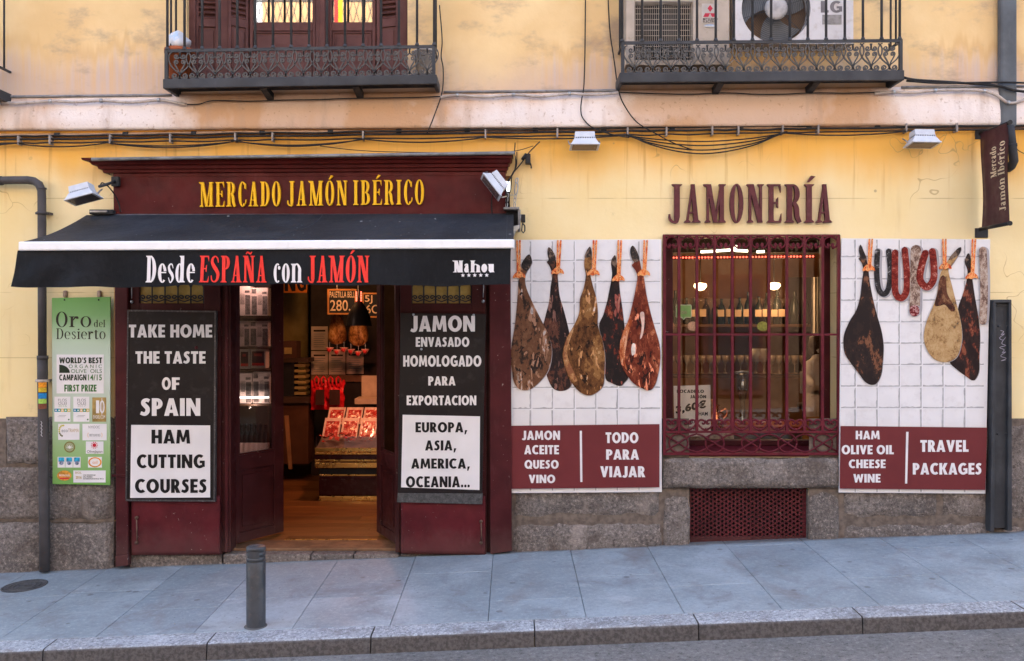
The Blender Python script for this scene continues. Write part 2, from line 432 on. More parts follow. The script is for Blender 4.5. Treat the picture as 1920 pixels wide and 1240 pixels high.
M['white_print'] = mat('white_print', (.78, .75, .745), .5, .03, 8, bump=0)
M['tile_print'] = mat('white_tile_print', (.76, .735, .725), .42, .035, 5, bump=.03, bscale=12, dirt=(.62, .58, .57), dfac=.35)
M['tile_line'] = mat('grey_tile_print', (.44, .43, .43), .45, .15, 30, bump=0)
M['tile_hi'] = mat('pale_tile_print', (.80, .79, .81), .45, .03, bump=0)
M['shadow_print'] = mat('grey_outline_print', (.075, .06, .06), .5, .1, bump=0); M['soft_print'] = mat('pale_shadow_print', (.36, .34, .35), .5, .1, bump=0)
M['panel_black'] = mat('black_sign_face', (.014, .0105, .0105), .42, .15, 4, bump=.05, bscale=14, dirt=(.05, .045, .042), dfac=.3)
M['panel_frame'] = mat('sign_edge', (.07, .065, .065), .4, .2, 25, metal=.3, dirt=(.3, .28, .27), dfac=.5)
M['sign_white'] = mat('sign_white', (.76, .725, .715), .5, .03, 6, bump=0)
M['ink'] = mat('black_ink', (.009, .008, .008), .5, bump=0)
M['yellow_letter'] = mat('yellow_letter', (.90, .50, .012), .45, .06, 12, bump=.05)
M['burg_letter'] = mat('burgundy_letter', (.105, .024, .028), .5, .15, 14, dirt=(.16, .06, .06), bump=.08)
M['red_print'] = mat('red_print', (.82, .045, .032), .6, .06, 30, bump=0)
M['red_band'] = mat('maroon_print', (.155, .028, .030), .45, .05, 5, bump=0)
M['ham_rope'] = ham_mat('rope_print', [(.42, .05, .02), (.78, .20, .05), (.85, .45, .18), (.25, .03, .02)], (.40, .52, .64), 60, .5)
M['pane'] = glass('window_glass', (1, 1, 1), 1.0); M['pane_shop'] = glass('shop_glass', (1, 1, 1), 1.0); M['pane_up'] = glass('upper_glass', (.5, .5, .5), 14.0)
M['terracotta'] = mat('terracotta', (.36, .10, .04), .8)
M['paper'] = mat('paper', (.70, .66, .62), .7, .04, bump=0)
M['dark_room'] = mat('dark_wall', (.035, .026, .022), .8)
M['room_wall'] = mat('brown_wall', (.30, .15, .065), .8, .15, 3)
M['olive_wall'] = mat('olive_wall', (.34, .25, .09), .8)
M['gold'] = mat('brass_trim', (.62, .36, .10), .3, .1, metal=.8)

# ------------------------------------------------------------------ lettering
_fc = {}
def font_mesh(s, off):
    """outline of a line of built-in sans lettering as 2D verts and faces; returns verts, faces, cap height"""
    k = (s, off)
    if k in _fc: return _fc[k]
    cu = bpy.data.curves.new('t', 'FONT'); cu.body = s; cu.offset = off; cu.resolution_u = 4; cu.space_character = 1 + off * 1.6
    o = bpy.data.objects.new('t', cu); COL.objects.link(o)
    bpy.context.view_layer.update()
    me = bpy.data.meshes.new_from_object(o)
    v = [(p.co.x, p.co.y) for p in me.vertices]; f = [list(p.vertices) for p in me.polygons]
    bpy.data.objects.remove(o); bpy.data.curves.remove(cu); bpy.data.meshes.remove(me)
    _fc[k] = (v, f); return _fc[k]
def block_glyph(ch):
    """heavy geometric sans capital; cap height 1"""
    t, h = .265, .20
    rc = lambda a, b, c, d: [[(a, b), (c, b), (c, d), (a, d)]]
    pl = lambda *p: [list(p)]
    if ch == 'A': return .80, [pl((0, 0), (.27, 0), (.47, 1), (.27, 1)), pl((.80, 0), (.53, 0), (.33, 1), (.53, 1)), rc(.20, .17, .60, .35)]
    if ch == 'B': return .62, [rc(0, 0, t, 1), ring(.30, .745, .27, .255, .22, .17, -90, 90, 10), ring(.31, .275, .31, .275, .25, .18, -90, 90, 10), rc(t, .83, .30, 1), rc(t, 0, .31, .18), rc(t, .42, .31, .58)]
    if ch in 'CG':
        g = [ring(.45, .5, .45, .515, .275, .21, 50, 310)]
        if ch == 'G': return .84, g + [rc(.46, .36, .84, .55), rc(.62, .09, .84, .50)]
        return .74, g
    if ch == 'D': return .76, [rc(0, 0, t, 1), ring(.30, .5, .46, .5, .27, .19, -90, 90, 14), rc(t, .81, .30, 1), rc(t, 0, .30, .19)]
    if ch == 'E': return .54, [rc(0, 0, t, 1), rc(t, 0, .54, h), rc(t, .40, .50, .59), rc(t, 1-h, .54, 1)]
    if ch == 'F': return .52, [rc(0, 0, t, 1), rc(t, .38, .48, .57), rc(t, 1-h, .52, 1)]
    if ch == 'H': return .72, [rc(0, 0, .26, 1), rc(.46, 0, .72, 1), rc(.26, .39, .46, .60)]
    if ch == 'I': return t, [rc(0, 0, t, 1)]
    if ch == 'J': return .46, [rc(.46-t, .22, .46, 1), stroke([(.33, .25), (.28, .10), (.15, .06), (.02, .12)], [t, .24, .2, .19], 5)]
    if ch == 'K': return .74, [rc(0, 0, t, 1), pl((.22, .48), (.44, .40), (.74, 1), (.44, 1)), pl((.26, .56), (.44, .62), (.76, 0), (.45, 0))]
    if ch == 'L': return .50, [rc(0, 0, t, 1), rc(t, 0, .50, .21)]
    if ch == 'M': return .96, [pl((0, 0), (.235, 0), (.30, 1), (.08, 1)), pl((.96, 0), (.725, 0), (.66, 1), (.88, 1)), pl((.10, 1), (.32, 1), (.56, .12), (.40, .12)), pl((.86, 1), (.64, 1), (.40, .12), (.56, .12))]
    if ch == 'N': return .78, [rc(0, 0, .245, 1), rc(.535, 0, .78, 1), pl((0, 1), (.26, 1), (.78, 0), (.52, 0))]
    if ch == 'O': return .92, [ring(.46, .5, .46, .52, .275, .22, 0, 360, 26)]
    if ch == 'P': return .60, [rc(0, 0, t, 1), ring(.28, .69, .32, .31, .25, .18, -90, 90, 12), rc(t, .82, .28, 1), rc(t, .38, .28, .56)]
    if ch == 'Q': return .92, block_glyph('O')[1] + [pl((.46, .30), (.66, .36), (.92, -.02), (.66, -.02))]
    if ch == 'R': return .66, block_glyph('P')[1] + [pl((.22, .44), (.46, .46), (.68, 0), (.38, 0))]
    if ch == 'S': return .56, [stroke([(.50, .84), (.36, .90), (.20, .84), (.17, .70), (.29, .56), (.40, .42), (.39, .22), (.24, .10), (.02, .17)], [.19, .20, .22, .24, .25, .25, .24, .21, .19], 6)]
    if ch == 'T': return .60, [rc(.17, 0, .43, .79), rc(0, .79, .60, 1)]
    if ch == 'U': return .70, [rc(0, .34, .25, 1), rc(.45, .34, .70, 1), ring(.35, .36, .35, .375, .25, .21, 180, 360, 14)]
    if ch == 'V': return .76, [pl((.27, 0), (.49, 0), (.27, 1), (0, 1)), pl((.49, 0), (.27, 0), (.49, 1), (.76, 1))]
    if ch == 'W': return 1.1, [pl((.20, 0), (.42, 0), (.25, 1), (0, 1)), pl((.20, 0), (.40, 0), (.66, .95), (.46, .95)), pl((.70, 0), (.90, 0), (.64, .95), (.44, .95)), pl((.68, 0), (.90, 0), (1.1, 1), (.85, 1))]
    if ch == 'X': return .74, [pl((0, 0), (.29, 0), (.74, 1), (.45, 1)), pl((.45, 0), (.74, 0), (.29, 1), (0, 1))]
    if ch == 'Z': return .60, [rc(0, .8, .6, 1), rc(0, 0, .6, .2), pl((0, .18), (.30, .18), (.60, .82), (.30, .82))]
    if ch == ',': return .26, [pl((.02, -.20), (.14, -.20), (.30, .22), (.06, .22))]
    if ch == '.': return .24, [ring(.12, .12, .12, .13, .119, .129, 0, 360, 12)]
    if ch == "'": return .18, [pl((.05, .62), (.13, .62), (.19, 1), (.0, 1))]
    if ch == 'Ó': return .92, block_glyph('O')[1] + [pl((.38, 1.06), (.52, 1.06), (.68, 1.24), (.48, 1.24))]
    return None
def block(name, s, px0, px1, pyt, pyb, y, m, parent, tilt=0., gap=.085):
    gl = [(None if c == ' ' else block_glyph(c)) for c in s]
    tw = sum(.34 if g is None else g[0] + gap for g in gl) - gap; x = 0; mb = MB()
    for g in gl:
        if g is None: x += .34; continue
        for i, grp in enumerate(g[1]):
            for q in grp:
                a = sum(q[k][0]*q[(k+1) % len(q)][1] - q[(k+1) % len(q)][0]*q[k][1] for k in range(len(q)))
                if a < 0: q = q[::-1]
                pts = []
                for u, v in q:
                    A = px0 + (x + u)/tw*(px1 - px0); pts.append(W(A, pyb - v*(pyb - pyt) + tilt*(A - px0), y - .0002*i))
                mb.ngon(pts)
        x += g[0] + gap
    return mb.build(name, m, parent)
def sans(name, s, px0, px1, pyt, pyb, y, m, parent, off=.035, tilt=0.0, mapf=None):
    """flat printed line filling px0..px1, cap height pyt..pyb on the plane y (a hair in front of its sign)"""
    if len(s) == 2 and ' ' not in s:
        f_ = .40 if s[0] in 'L1' else .53
        sans(name, s[0], px0, px0 + (px1-px0)*(f_ - .03), pyt, pyb, y, m, parent, off); return sans(name, s[1], px0 + (px1-px0)*(f_ + .03), px1, pyt, pyb, y, m, parent, off)
    if off >= .03 and not mapf and all(c == ' ' or block_glyph(c) for c in s): return block(name, s, px0, px1, pyt, pyb, y, m, parent, tilt)
    v, f = font_mesh(s, off); H, _ = font_mesh('H', off)
    h0, h1 = min(p[1] for p in H), max(p[1] for p in H)
    x0, x1 = min(p[0] for p in v), max(p[0] for p in v)
    mb = MB(); pts = []
    for a, b in v:
        u = px0 + (a - x0) / (x1 - x0) * (px1 - px0)
        w = pyb - (b - h0) / (h1 - h0) * (pyb - pyt) + tilt * (u - px0)
        pts.append(mapf(u, w) if mapf else W(u, w, y))
    mb.add(pts, f)
    return mb.build(name, m, parent)

def ring(cx, cy, rx, ry, t, h, a0=0, a1=360, n=22):
    A = [R(a0 + (a1 - a0) * i / n) for i in range(n + 1)]
    o = [(cx + rx*math.cos(a), cy + ry*math.sin(a)) for a in A]
    i = [(cx + (rx-t)*math.cos(a), cy + (ry-h)*math.sin(a)) for a in A]
    return [[o[k], o[k+1], i[k+1], i[k]] for k in range(n)]
def stroke(pts, ws, n=6):
    q = cr([(*p, w) for p, w in zip(pts, ws)], n); out = []
    L, Rr = [], []
    for i, (x, y, w) in enumerate(q):
        a, b = q[max(0, i-1)], q[min(len(q)-1, i+1)]
        dx, dy = b[0]-a[0], b[1]-a[1]; l = math.hypot(dx, dy) or 1
        L.append((x - dy/l*w/2, y + dx/l*w/2)); Rr.append((x + dy/l*w/2, y - dx/l*w/2))
    return [[L[i], L[i+1], Rr[i+1], Rr[i]] for i in range(len(q)-1)]
def glyph(ch, t=.15, h=.05, s=.055):
    """condensed display roman; returns (width, list of groups of polygons); cap height 1"""
    rc = lambda a, b, c, d: [[(a, b), (c, b), (c, d), (a, d)]]
    def sf(xc, y, d, tt=t, l=s, r=s):     # bracketed serif
        return [[(xc-tt/2-l, y), (xc+tt/2+r, y), (xc+tt/2+r, y+d*.022), (xc+tt/2, y+d*.07), (xc-tt/2, y+d*.07), (xc-tt/2-l, y+d*.022)]]
    def st(x, y0=0, y1=1, tt=t, lo=True, hi=True):
        g = [rc(x, y0, x+tt, y1)]
        if lo: g.append(sf(x+tt/2, y0, 1, tt))
        if hi: g.append(sf(x+tt/2, y1, -1, tt))
        return g
    dg = lambda x0, y0, x1, y1, w: [[(x0, y0), (x0+w, y0), (x1+w, y1), (x1, y1)]]
    acc = {'Ó': 'O', 'É': 'E', 'Í': 'I', 'ó': 'o', 'é': 'e'}
    if ch in acc:
        w, g = glyph(acc[ch], t, h, s); top = 1.06 if ch.isupper() else .76; c = w/2
        return w, g + [[[(c-.05, top), (c+.01, top), (c+.16, top+.14), (c+.05, top+.16)]]]
    if ch == 'Ñ':
        w, g = glyph('N', t, h, s)
        return w, g + [stroke([(w/2-.13, 1.06), (w/2-.06, 1.13), (w/2+.06, 1.08), (w/2+.13, 1.15)], [.03, .06, .06, .03])]
    X = .70
    if ch == 'I': return t+2*s, st(s)
    if ch == 'E': 
        x = s; return s+.37, st(x) + [rc(x+t, 0, .36+s, h), rc(x+t, 1-h, .34+s, 1), rc(x+t, .49, .26+s, .49+h),
            [[(.31+s, h), (.37+s, h), (.37+s, .24)]], [[(.29+s, 1-h), (.35+s, .78), (.35+s, 1-h)]], [[(.23+s, .41), (.27+s, .38), (.27+s, .66), (.23+s, .62)]]]
    if ch == 'J': 
        return .34, [rc(.34-s-t, .14, .34-s, 1), sf(.34-s-t/2, 1, -1), stroke([(.34-s-t/2, .16), (.20, .02), (.10, .03), (.04, .11), (.035, .22)], [t, .085, .055, .055, .035])]
    if ch == 'A':
        w = .46; return w, [dg(.05, 0, .20, .97, h*1.3), [[(w-.06-t, 0), (w-.06, 0), (.29, 1), (.185, 1)]], rc(.105, .24, .32, .24+h*.9), sf(.085, 0, 1, h*1.3, .06, .06), sf(w-.06-t/2, 0, 1, t, s, s)]
    if ch == 'M':
        w = .66; return w, [rc(s+.02, 0, s+.02+h*1.5, 1), dg(.28, 0, s+.02, 1, t*.95), dg(.31, 0, .49, 1, h*1.3), rc(w-s-t, 0, w-s, 1), sf(s+.045, 0, 1, h*1.5), sf(w-s-t/2, 0, 1), sf(s+.03, 1, -1, t*.8, s, 0), sf(w-s-t/2, 1, -1, t, .02, s)]
    if ch == 'N':
        w = .50; return w, [rc(s, 0, s+h*1.6, 1), dg(w-s-t*.9, 0, s, 1, t*1.05), rc(w-s-h*1.6, 0, w-s, 1), sf(s+.04, 0, 1, h*1.6), sf(s+.05, 1, -1, t*.8, s, 0), sf(w-s-.04, 1, -1, h*1.6)]
    if ch == 'O': return .42, [ring(.21, .5, .205, .515, t*.98, h)]
    if ch == 'C': return .40, [ring(.215, .5, .20, .515, t, h, 52, 308), [[(.30, .74), (.37, .70), (.37, .93), (.31, .91)]], stroke([(.33, .10), (.37, .18), (.375, .28)], [h, h, h*.7])]
    if ch == 'D':
        return .45, st(s) + [ring(.20, .5, .235, .5, t, h, -90, 90, 14), rc(s+t, 0, .20, h), rc(s+t, 1-h, .20, 1)]
    if ch in 'PRB':
        g = st(s) + [ring(.21, .745, .185, .255, t*.95, h, -90, 90, 12), rc(s+t, 1-h, .21, 1), rc(s+t, .49, .21, .49+h)]
        if ch == 'R': g += [stroke([(.25, .50), (.31, .38), (.33, .16), (.40, .0)], [.10, t*.9, t*.9, .10])]; return .45, g
        if ch == 'B': g += [ring(.21, .265, .215, .265, t, h, -90, 90, 12), rc(s+t, 0, .21, h)]; return .43, g
        return .41, g
    if ch == 'S':
        return .38, [stroke([(.325, .74), (.29, .90), (.19, .975), (.09, .90), (.07, .76), (.15, .60), (.25, .46), (.32, .30), (.28, .10), (.18, .025), (.08, .08), (.05, .26)],
                            [.03, .05, h, .09, t*.8, t, t, t*.85, .09, h, .05, .03])]
    if ch == 'H': return .50, st(s) + st(.50-s-t) + [rc(s+t, .47, .5-s-t, .47+h)]
    # lower case
    if ch == 'o': return .40, [ring(.20, X/2, .19, X/2+.015, t*.95, h*.9)]
    if ch == 'e': return .38, [ring(.20, X/2, .185, X/2+.015, t*.95, h*.9, 28, 312), ring(.20, X*.60, .18, X*.42, t*.8, h, 0, 32, 4), rc(.10, X*.50, .375, X*.50+h*.9)]
    if ch == 'c': return .36, [ring(.20, X/2, .185, X/2+.015, t*.95, h*.9, 60, 305), ring(.285, X*.78, .065, .075, .06, .07, 0, 360, 8)]
    if ch in 'dqa' and ch == 'd': return .43, [ring(.185, X/2, .175, X/2+.015, t*.9, h*.9), rc(.40-s-t*.8, 0, .40-s+t*.2, 1.0), sf(.40-s-t*.3, 1.0, -1, t, s, 0), sf(.40-s-t*.3, 0, 1, t, 0, s)]
    if ch == 'b': return .43, [ring(.245, X/2, .175, X/2+.015, t*.9, h*.9), rc(.05, 0, .05+t*.95, 1.0), sf(.05+t/2, 1.0, -1, t, s, 0)]
    if ch == 'l': return t+2*s, st(s, 0, 1.0)
    if ch == 'i': return t+2*s, st(s, 0, X) + [ring(s+t/2, .90, max(.055, t*.55), max(.06, t*.6), max(.054, t*.54), max(.059, t*.59), 0, 360, 10)]
    if ch in 'nmhru':
        hi = 1.0 if ch == 'h' else X
        g = st(s, 0, hi) if ch != 'u' else [rc(s, .12, s+t, X), sf(s+t/2, X, -1, t, s, 0)]
        if ch == 'r': return .34, g + [stroke([(s+t, X*.62), (.23, X*.94), (.30, X*.92)], [h*.7, .07, .10]), ring(.285, X*.86, .055, .065, .054, .064, 0, 360, 8)]
        if ch == 'u': return .46, g + [stroke([(s+t/2, .14), (.16, .02), (.26, .03), (.32, .12)], [t, .08, .06, .04]), rc(.44-s-t, 0, .44-s, X), sf(.44-s-t/2, X, -1, t, s, 0), sf(.44-s-t/2, 0, 1, t, 0, s)]
        def leg(x): return [stroke([(x-.20, X*.72), (x-.12, X*.95), (x-.02, X*.96), (x+t/2, X*.74), (x+t/2, X*.55)], [h*.6, h, .07, t*.9, t]), rc(x, 0, x+t, X*.56), sf(x+t/2, 0, 1)]
        x = s+t+.14; g += leg(x)
        if ch == 'm': g += leg(x+t+.14); return x+2*t+.14+s, g
        return x+t+s, g
    if ch == 'a':
        return .38, [ring(.165, X*.30, .15, X*.32, t*.85, h), rc(.33-s-t*.9, 0, .33-s+.02, X*.72), stroke([(.33-s-t*.4, X*.68), (.24, X*.97), (.14, X*.98), (.06, X*.82)], [t*.9, .07, h, .08]), sf(.33-s-t*.3, 0, 1, t*.8, 0, s)]
    if ch == 's':
        return .32, [stroke([(.265, X*.76), (.22, X*.95), (.14, X*.98), (.07, X*.84), (.11, X*.62), (.20, X*.46), (.26, X*.26), (.20, X*.05), (.12, X*.02), (.05, X*.26)],
                            [.03, .05, h, t*.6, t*.85, t*.9, t*.75, .06, h, .03])]
    if ch == 't': return .28, [rc(.08, .10, .08+t, X+.14), rc(.01, X-h, .26, X), stroke([(.08+t/2, .12), (.15, .02), (.22, .03), (.27, .10)], [t, .07, .05, .03])]
    return .3, []
def glyph_mesh(ch, f, dvec, t, h, step):
    """solid letter: f maps letter units to space; overlapping strokes differ a hair in depth"""
    w, groups = glyph(ch, t, h)
    mb = MB(); d = Vector(dvec); e = d.normalized() * step
    for i, g in enumerate(groups):
        for q in g:
            pts = q
            a = sum(pts[k][0]*pts[(k+1) % len(pts)][1] - pts[(k+1) % len(pts)][0]*pts[k][1] for k in range(len(pts)))
            if a < 0: pts = pts[::-1]
            mb.prism(pts, lambda u, v: Vector(f(u, v)) - e * i, d + e * i)
    return mb
def gwidth(s, t, h, gap): return sum((.22 if c == ' ' else glyph(c, t, h)[0] + gap) for c in s) - gap
def roman(name, s, px0, px1, pyt, pyb, y, m, parent, t=.15, h=.05, gap=.07, th=.012, step=.0003, single=False, tilt=0., mapf=None, dvec=None):
    """a word in the display roman; each letter its own mesh unless single"""
    tw = gwidth(s, t, h, gap); x = 0; mbs = MB(); objs = []
    dvec = dvec or (0, th, 0)
    for c in s:
        if c == ' ': x += .22; continue
        w = glyph(c, t, h)[0]
        def f(u, v, x=x):
            a = px0 + (x + u) / tw * (px1 - px0); b = pyb - v * (pyb - pyt) + tilt * (a - px0)
            return mapf(a, b) if mapf else W(a, b, y)
        g = glyph_mesh(c, f, dvec, t, h, step)
        if single: mbs.add(g.v, g.f)
        else: objs.append(g.build(name, m, parent))
        x += w + gap
    if single: objs = [mbs.build(name, m, parent)]
    return objs

# ------------------------------------------------------------------ ground: road, kerb, pavement slabs
KW = 1.70                                             # pavement width
x0, x1 = -9.0, 9.0
mb = MB(); xs = [x0 - 20, x0, -4, 0, 4, x1, x1 + 20]; ys = [-KW - .02, -3.5, -6, -9.2]
for i in range(len(xs) - 1):
    for j in range(len(ys) - 1):
        q = [(xs[i], ys[j+1]), (xs[i+1], ys[j+1]), (xs[i+1], ys[j]), (xs[i], ys[j])]
        mb.ngon([(a, b, .04*a + .02*(-KW) - .095 + .012*(-(b + KW))) for a, b in q])
tag(mb.build('road', M['asphalt']), kind='structure')
mb = MB()
mb.ngon([(x0 - 20, -KW + .03, gz(x0-20, -KW) - .05), (x1 + 20, -KW + .03, gz(x1+20, -KW) - .05), (x1 + 20, .3, gz(x1+20, .3) - .022), (x0 - 20, .3, gz(x0-20, .3) - .022)])
pav = tag(mb.build('pavement', M['joint']), kind='structure')
def slab(xa, xb, ya, yb, name, m, parent, dz=0.0, th=.05, bev=.004, g=.0013):
    mb = MB(); c = [(xa+g, ya+g), (xb-g, ya+g), (xb-g, yb-g), (xa+g, yb-g)]
    tp = [Vector((a, b, gz(a, b) + dz + rnd.uniform(-.0012, .0012))) for a, b in c]
    mb.add([p - Vector((0, 0, th)) for p in tp] + tp, [(3,2,1,0),(4,5,6,7),(0,1,5,4),(1,2,6,5),(2,3,7,6),(3,0,4,7)])
    return mb.build(name, m, parent, bevel=bev)
KI = -1.52                                           # inner edge of the kerb
col_x = -.146 - .6 * 13
i = 0
cuts = {8: [-.62], 9: [-1.05], 10: [-.9], 11: [-.95], 12: [-.5], 13: [-1.15], 14: [-.72], 15: [-1.0], 16: [-.11], 17: [-.98], 18: [-.34], 19: [-.8]}
while col_x < 8.0:
    cs = [KI] + sorted(cuts.get(i, [rnd.uniform(-1.15, -.35)])) + [.06]
    for a, b in zip(cs[:-1], cs[1:]): slab(col_x, col_x + .6, a, b, 'slab', M['slab'], pav)
    col_x += .6; i += 1
kerb = tag(MB().box(x0-2, x1+2, KI - .11, KI - .06, -.9, -.85).build('kerb', M['joint']), kind='structure')
kx = (80 - 960) / 317.0 - .97 * 6
while kx < 8.2:
    mb = MB(); g = .003; bv = .018
    prof = [(KI - g, 0), (-KW + bv, 0), (-KW + bv*.3, -bv*.3), (-KW, -bv), (-KW - .012, -.17), (KI - g, -.17)]
    n = len(prof); e = []
    for xx in (kx + g, kx + .97 - g): e += [Vector((xx, b, gz(xx, min(b, -KW+.0) if False else b) + z)) for b, z in prof]
    mb.add(e, [list(range(n)), list(range(2*n-1, n-1, -1))] + [(i, n+i, n+(i+1) % n, (i+1) % n) for i in range(n)])
    mb.build('kerb_stone', M['kerb'], kerb, bevel=.004); kx += .97

# ------------------------------------------------------------------ the building
BLD = thing('building', 'old yellow rendered building with granite base holding the shop', 'building', (0, 0, 0))
def holes_wall(xa, xb, za, zb, holes, y, th):
    xs = sorted({xa, xb, *[h[0] for h in holes], *[h[1] for h in holes]}); zs = sorted({za, zb, *[h[2] for h in holes], *[h[3] for h in holes]})
    ins = lambda x, z: any(h[0] < x < h[1] and h[2] < z < h[3] for h in holes)
    mb = MB()
    for i in range(len(xs)-1):
        for j in range(len(zs)-1):
            if not ins((xs[i]+xs[i+1])/2, (zs[j]+zs[j+1])/2):
                a, b, c, d = xs[i], xs[i+1], zs[j], zs[j+1]
                mb.ngon([(a, y, c), (b, y, c), (b, y, d), (a, y, d)])
                mb.ngon([(a, y+th, d), (b, y+th, d), (b, y+th, c), (a, y+th, c)])
    for h in holes:
        a, b, c, d = h
        mb.ngon([(a, y, c), (a, y, d), (a, y+th, d), (a, y+th, c)]); mb.ngon([(b, y, d), (b, y, c), (b, y+th, c), (b, y+th, d)])
        mb.ngon([(a, y, d), (b, y, d), (b, y+th, d), (a, y+th, d)]); mb.ngon([(b, y, c), (a, y, c), (a, y+th, c), (b, y+th, c)])
    return mb
ZB = WZ(243)                       # top of ground-floor wall
DOOR = (WX(214), WX(956), -1.0, WZ(330)); WIN = (WX(1243), WX(1574), WZ(857), WZ(440))
VENT = (WX(1292), WX(1517), -.12, WZ(914))
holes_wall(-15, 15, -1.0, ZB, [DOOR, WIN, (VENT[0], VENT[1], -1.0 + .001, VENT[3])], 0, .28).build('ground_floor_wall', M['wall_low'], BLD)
FW = (WX(350), WX(764), WZ(150), 6.2)
holes_wall(-15, 15, ZB, 8.8, [FW], .004, .3).build('upper_wall', M['wall_up'], BLD)
# string course between the storeys, running very slightly uphill like the photo's
def course(pa, pb):
    mb = MB(); n = int((pb - pa) / 60); ring_ = []
    for i in range(n + 1):
        px = pa + (pb - pa) * i / n
        tp, bt = 183 - .0105*px, 247 - .0055*px
        zt, zb_ = WZ(tp), WZ(bt)
        j = lambda a: mnoise.noise(Vector((px*.02, a, 1.3))) * .004
        ring_.append([(WX(px), .02, zt + .004), (WX(px), -.028, zt), (WX(px), -.030, zt - .02), (WX(px), -.045 + j(1), zt - .10), (WX(px), -.058 + j(2), (zt*.35 + zb_*.65)), (WX(px), -.060 + j(3), zb_ + .02 + j(5)), (WX(px), -.052, zb_ + j(4)), (WX(px), .02, zb_ + .004)])
    m_ = len(ring_[0])
    mb.add([v for r_ in ring_ for v in r_], [(i*m_+j, (i+1)*m_+j, (i+1)*m_+j+1, i*m_+j+1) for i in range(n) for j in range(m_-1)], True)
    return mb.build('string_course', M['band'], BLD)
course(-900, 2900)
def strip_line(name, fn, pa, pb, r, m, parent, y=-.06, n=40, flat=1., k=5):
    pts = [W(pa + (pb-pa)*i/n, fn(pa + (pb-pa)*i/n), y) for i in range(n+1)]
    return MB().tube(pts, r, k, flat=flat).build(name, m, parent)
for a, b in ((-500, 322), (832, 1158), (1690, 2400)):
    strip_line('lead_flashing', lambda p: 182 - .0105*p, a, b, .011, M['lead'], BLD, -.034)

def stone(pa, pb, ta, tb, y, proud=.0, seed=0, rough=.006, name='stone_block', nx=22, nz=12):
    """rough granite block filling a photo rectangle, rounded edges, uneven face"""
    xa, xb, za, zb_ = WX(pa) + .004, WX(pb) - .004, WZ(tb) + .003, WZ(ta) - .003
    w_, h_ = xb - xa, zb_ - za; mb = MB(); vs_ = []
    for j in range(nz + 1):
        for i in range(nx + 1):
            u, v = i/nx, j/nz
            x = xa + w_*u; z = za + h_*v
            d = min(u*w_, (1-u)*w_, v*h_, (1-v)*h_)
            back = (.032 + .02*mnoise.noise(Vector((x*9, z*9, seed+2)))) * max(0, 1 - d/.038)**2
            n_ = mnoise.noise(Vector((x*5, z*5, seed))) * rough*2.6 + mnoise.noise(Vector((x*19, z*19, seed+4))) * rough
            vs_.append((x + mnoise.noise(Vector((z*7, seed, i))) * .002, y - proud + back - n_, z))
    st_ = nx + 1
    mb.add(vs_, [(j*st_+i, j*st_+i+1, (j+1)*st_+i+1, (j+1)*st_+i) for j in range(nz) for i in range(nx)], True)
    bd = [(xa, za), (xb, za), (xb, zb_), (xa, zb_)]
    mb.add([(x, y - proud + .026, z) for x, z in bd] + [(x, y + .20, z) for x, z in bd], [(0, 4, 5, 1), (1, 5, 6, 2), (2, 6, 7, 3), (3, 7, 4, 0)])
    return mb.build(name, M['granite'], BLD)
for a_, b_ in ((-900, 214), (958, 1292), (1517, 2500)):
    MB().rp(a_, 785, b_, 1150, -.004 if a_ != -900 else -.004, .003).build('mortar_bed', M['mortar'], BLD)
SB = 1150                                          # stones run below the pavement
for k, (a, b, c, d, pr) in enumerate([
    (12, 86, 781, 871, .035), (86, 216, 781, 871, .03), (-420, 86, 873, 976, .035), (86, 216, 873, 976, .03),
    (-420, 84, 978, SB, .045), (84, 216, 978, SB, .04),
    (957, 1241, 786, 976, .015), (957, 1241, 979, SB, .028), (1240, 1295, 918, SB, .02), (1514, 1574, 918, SB, .02),
    (1575, 1761, 786, 977, .014), (1762, 1860, 786, 977, .014), (1575, 1860, 979, SB, .024),
    (1860, 2080, 788, 984, .014), (1860, 2080, 986, SB, .022), (2081, 2500, 788, SB, .02),
    (-900, -421, 781, SB, .03)]):
    stone(a, b, c, d, 0, pr, k*3.7)
stone(1241, 1575, 857, 915, 0, .055, 77, .008, 'window_sill_stone')

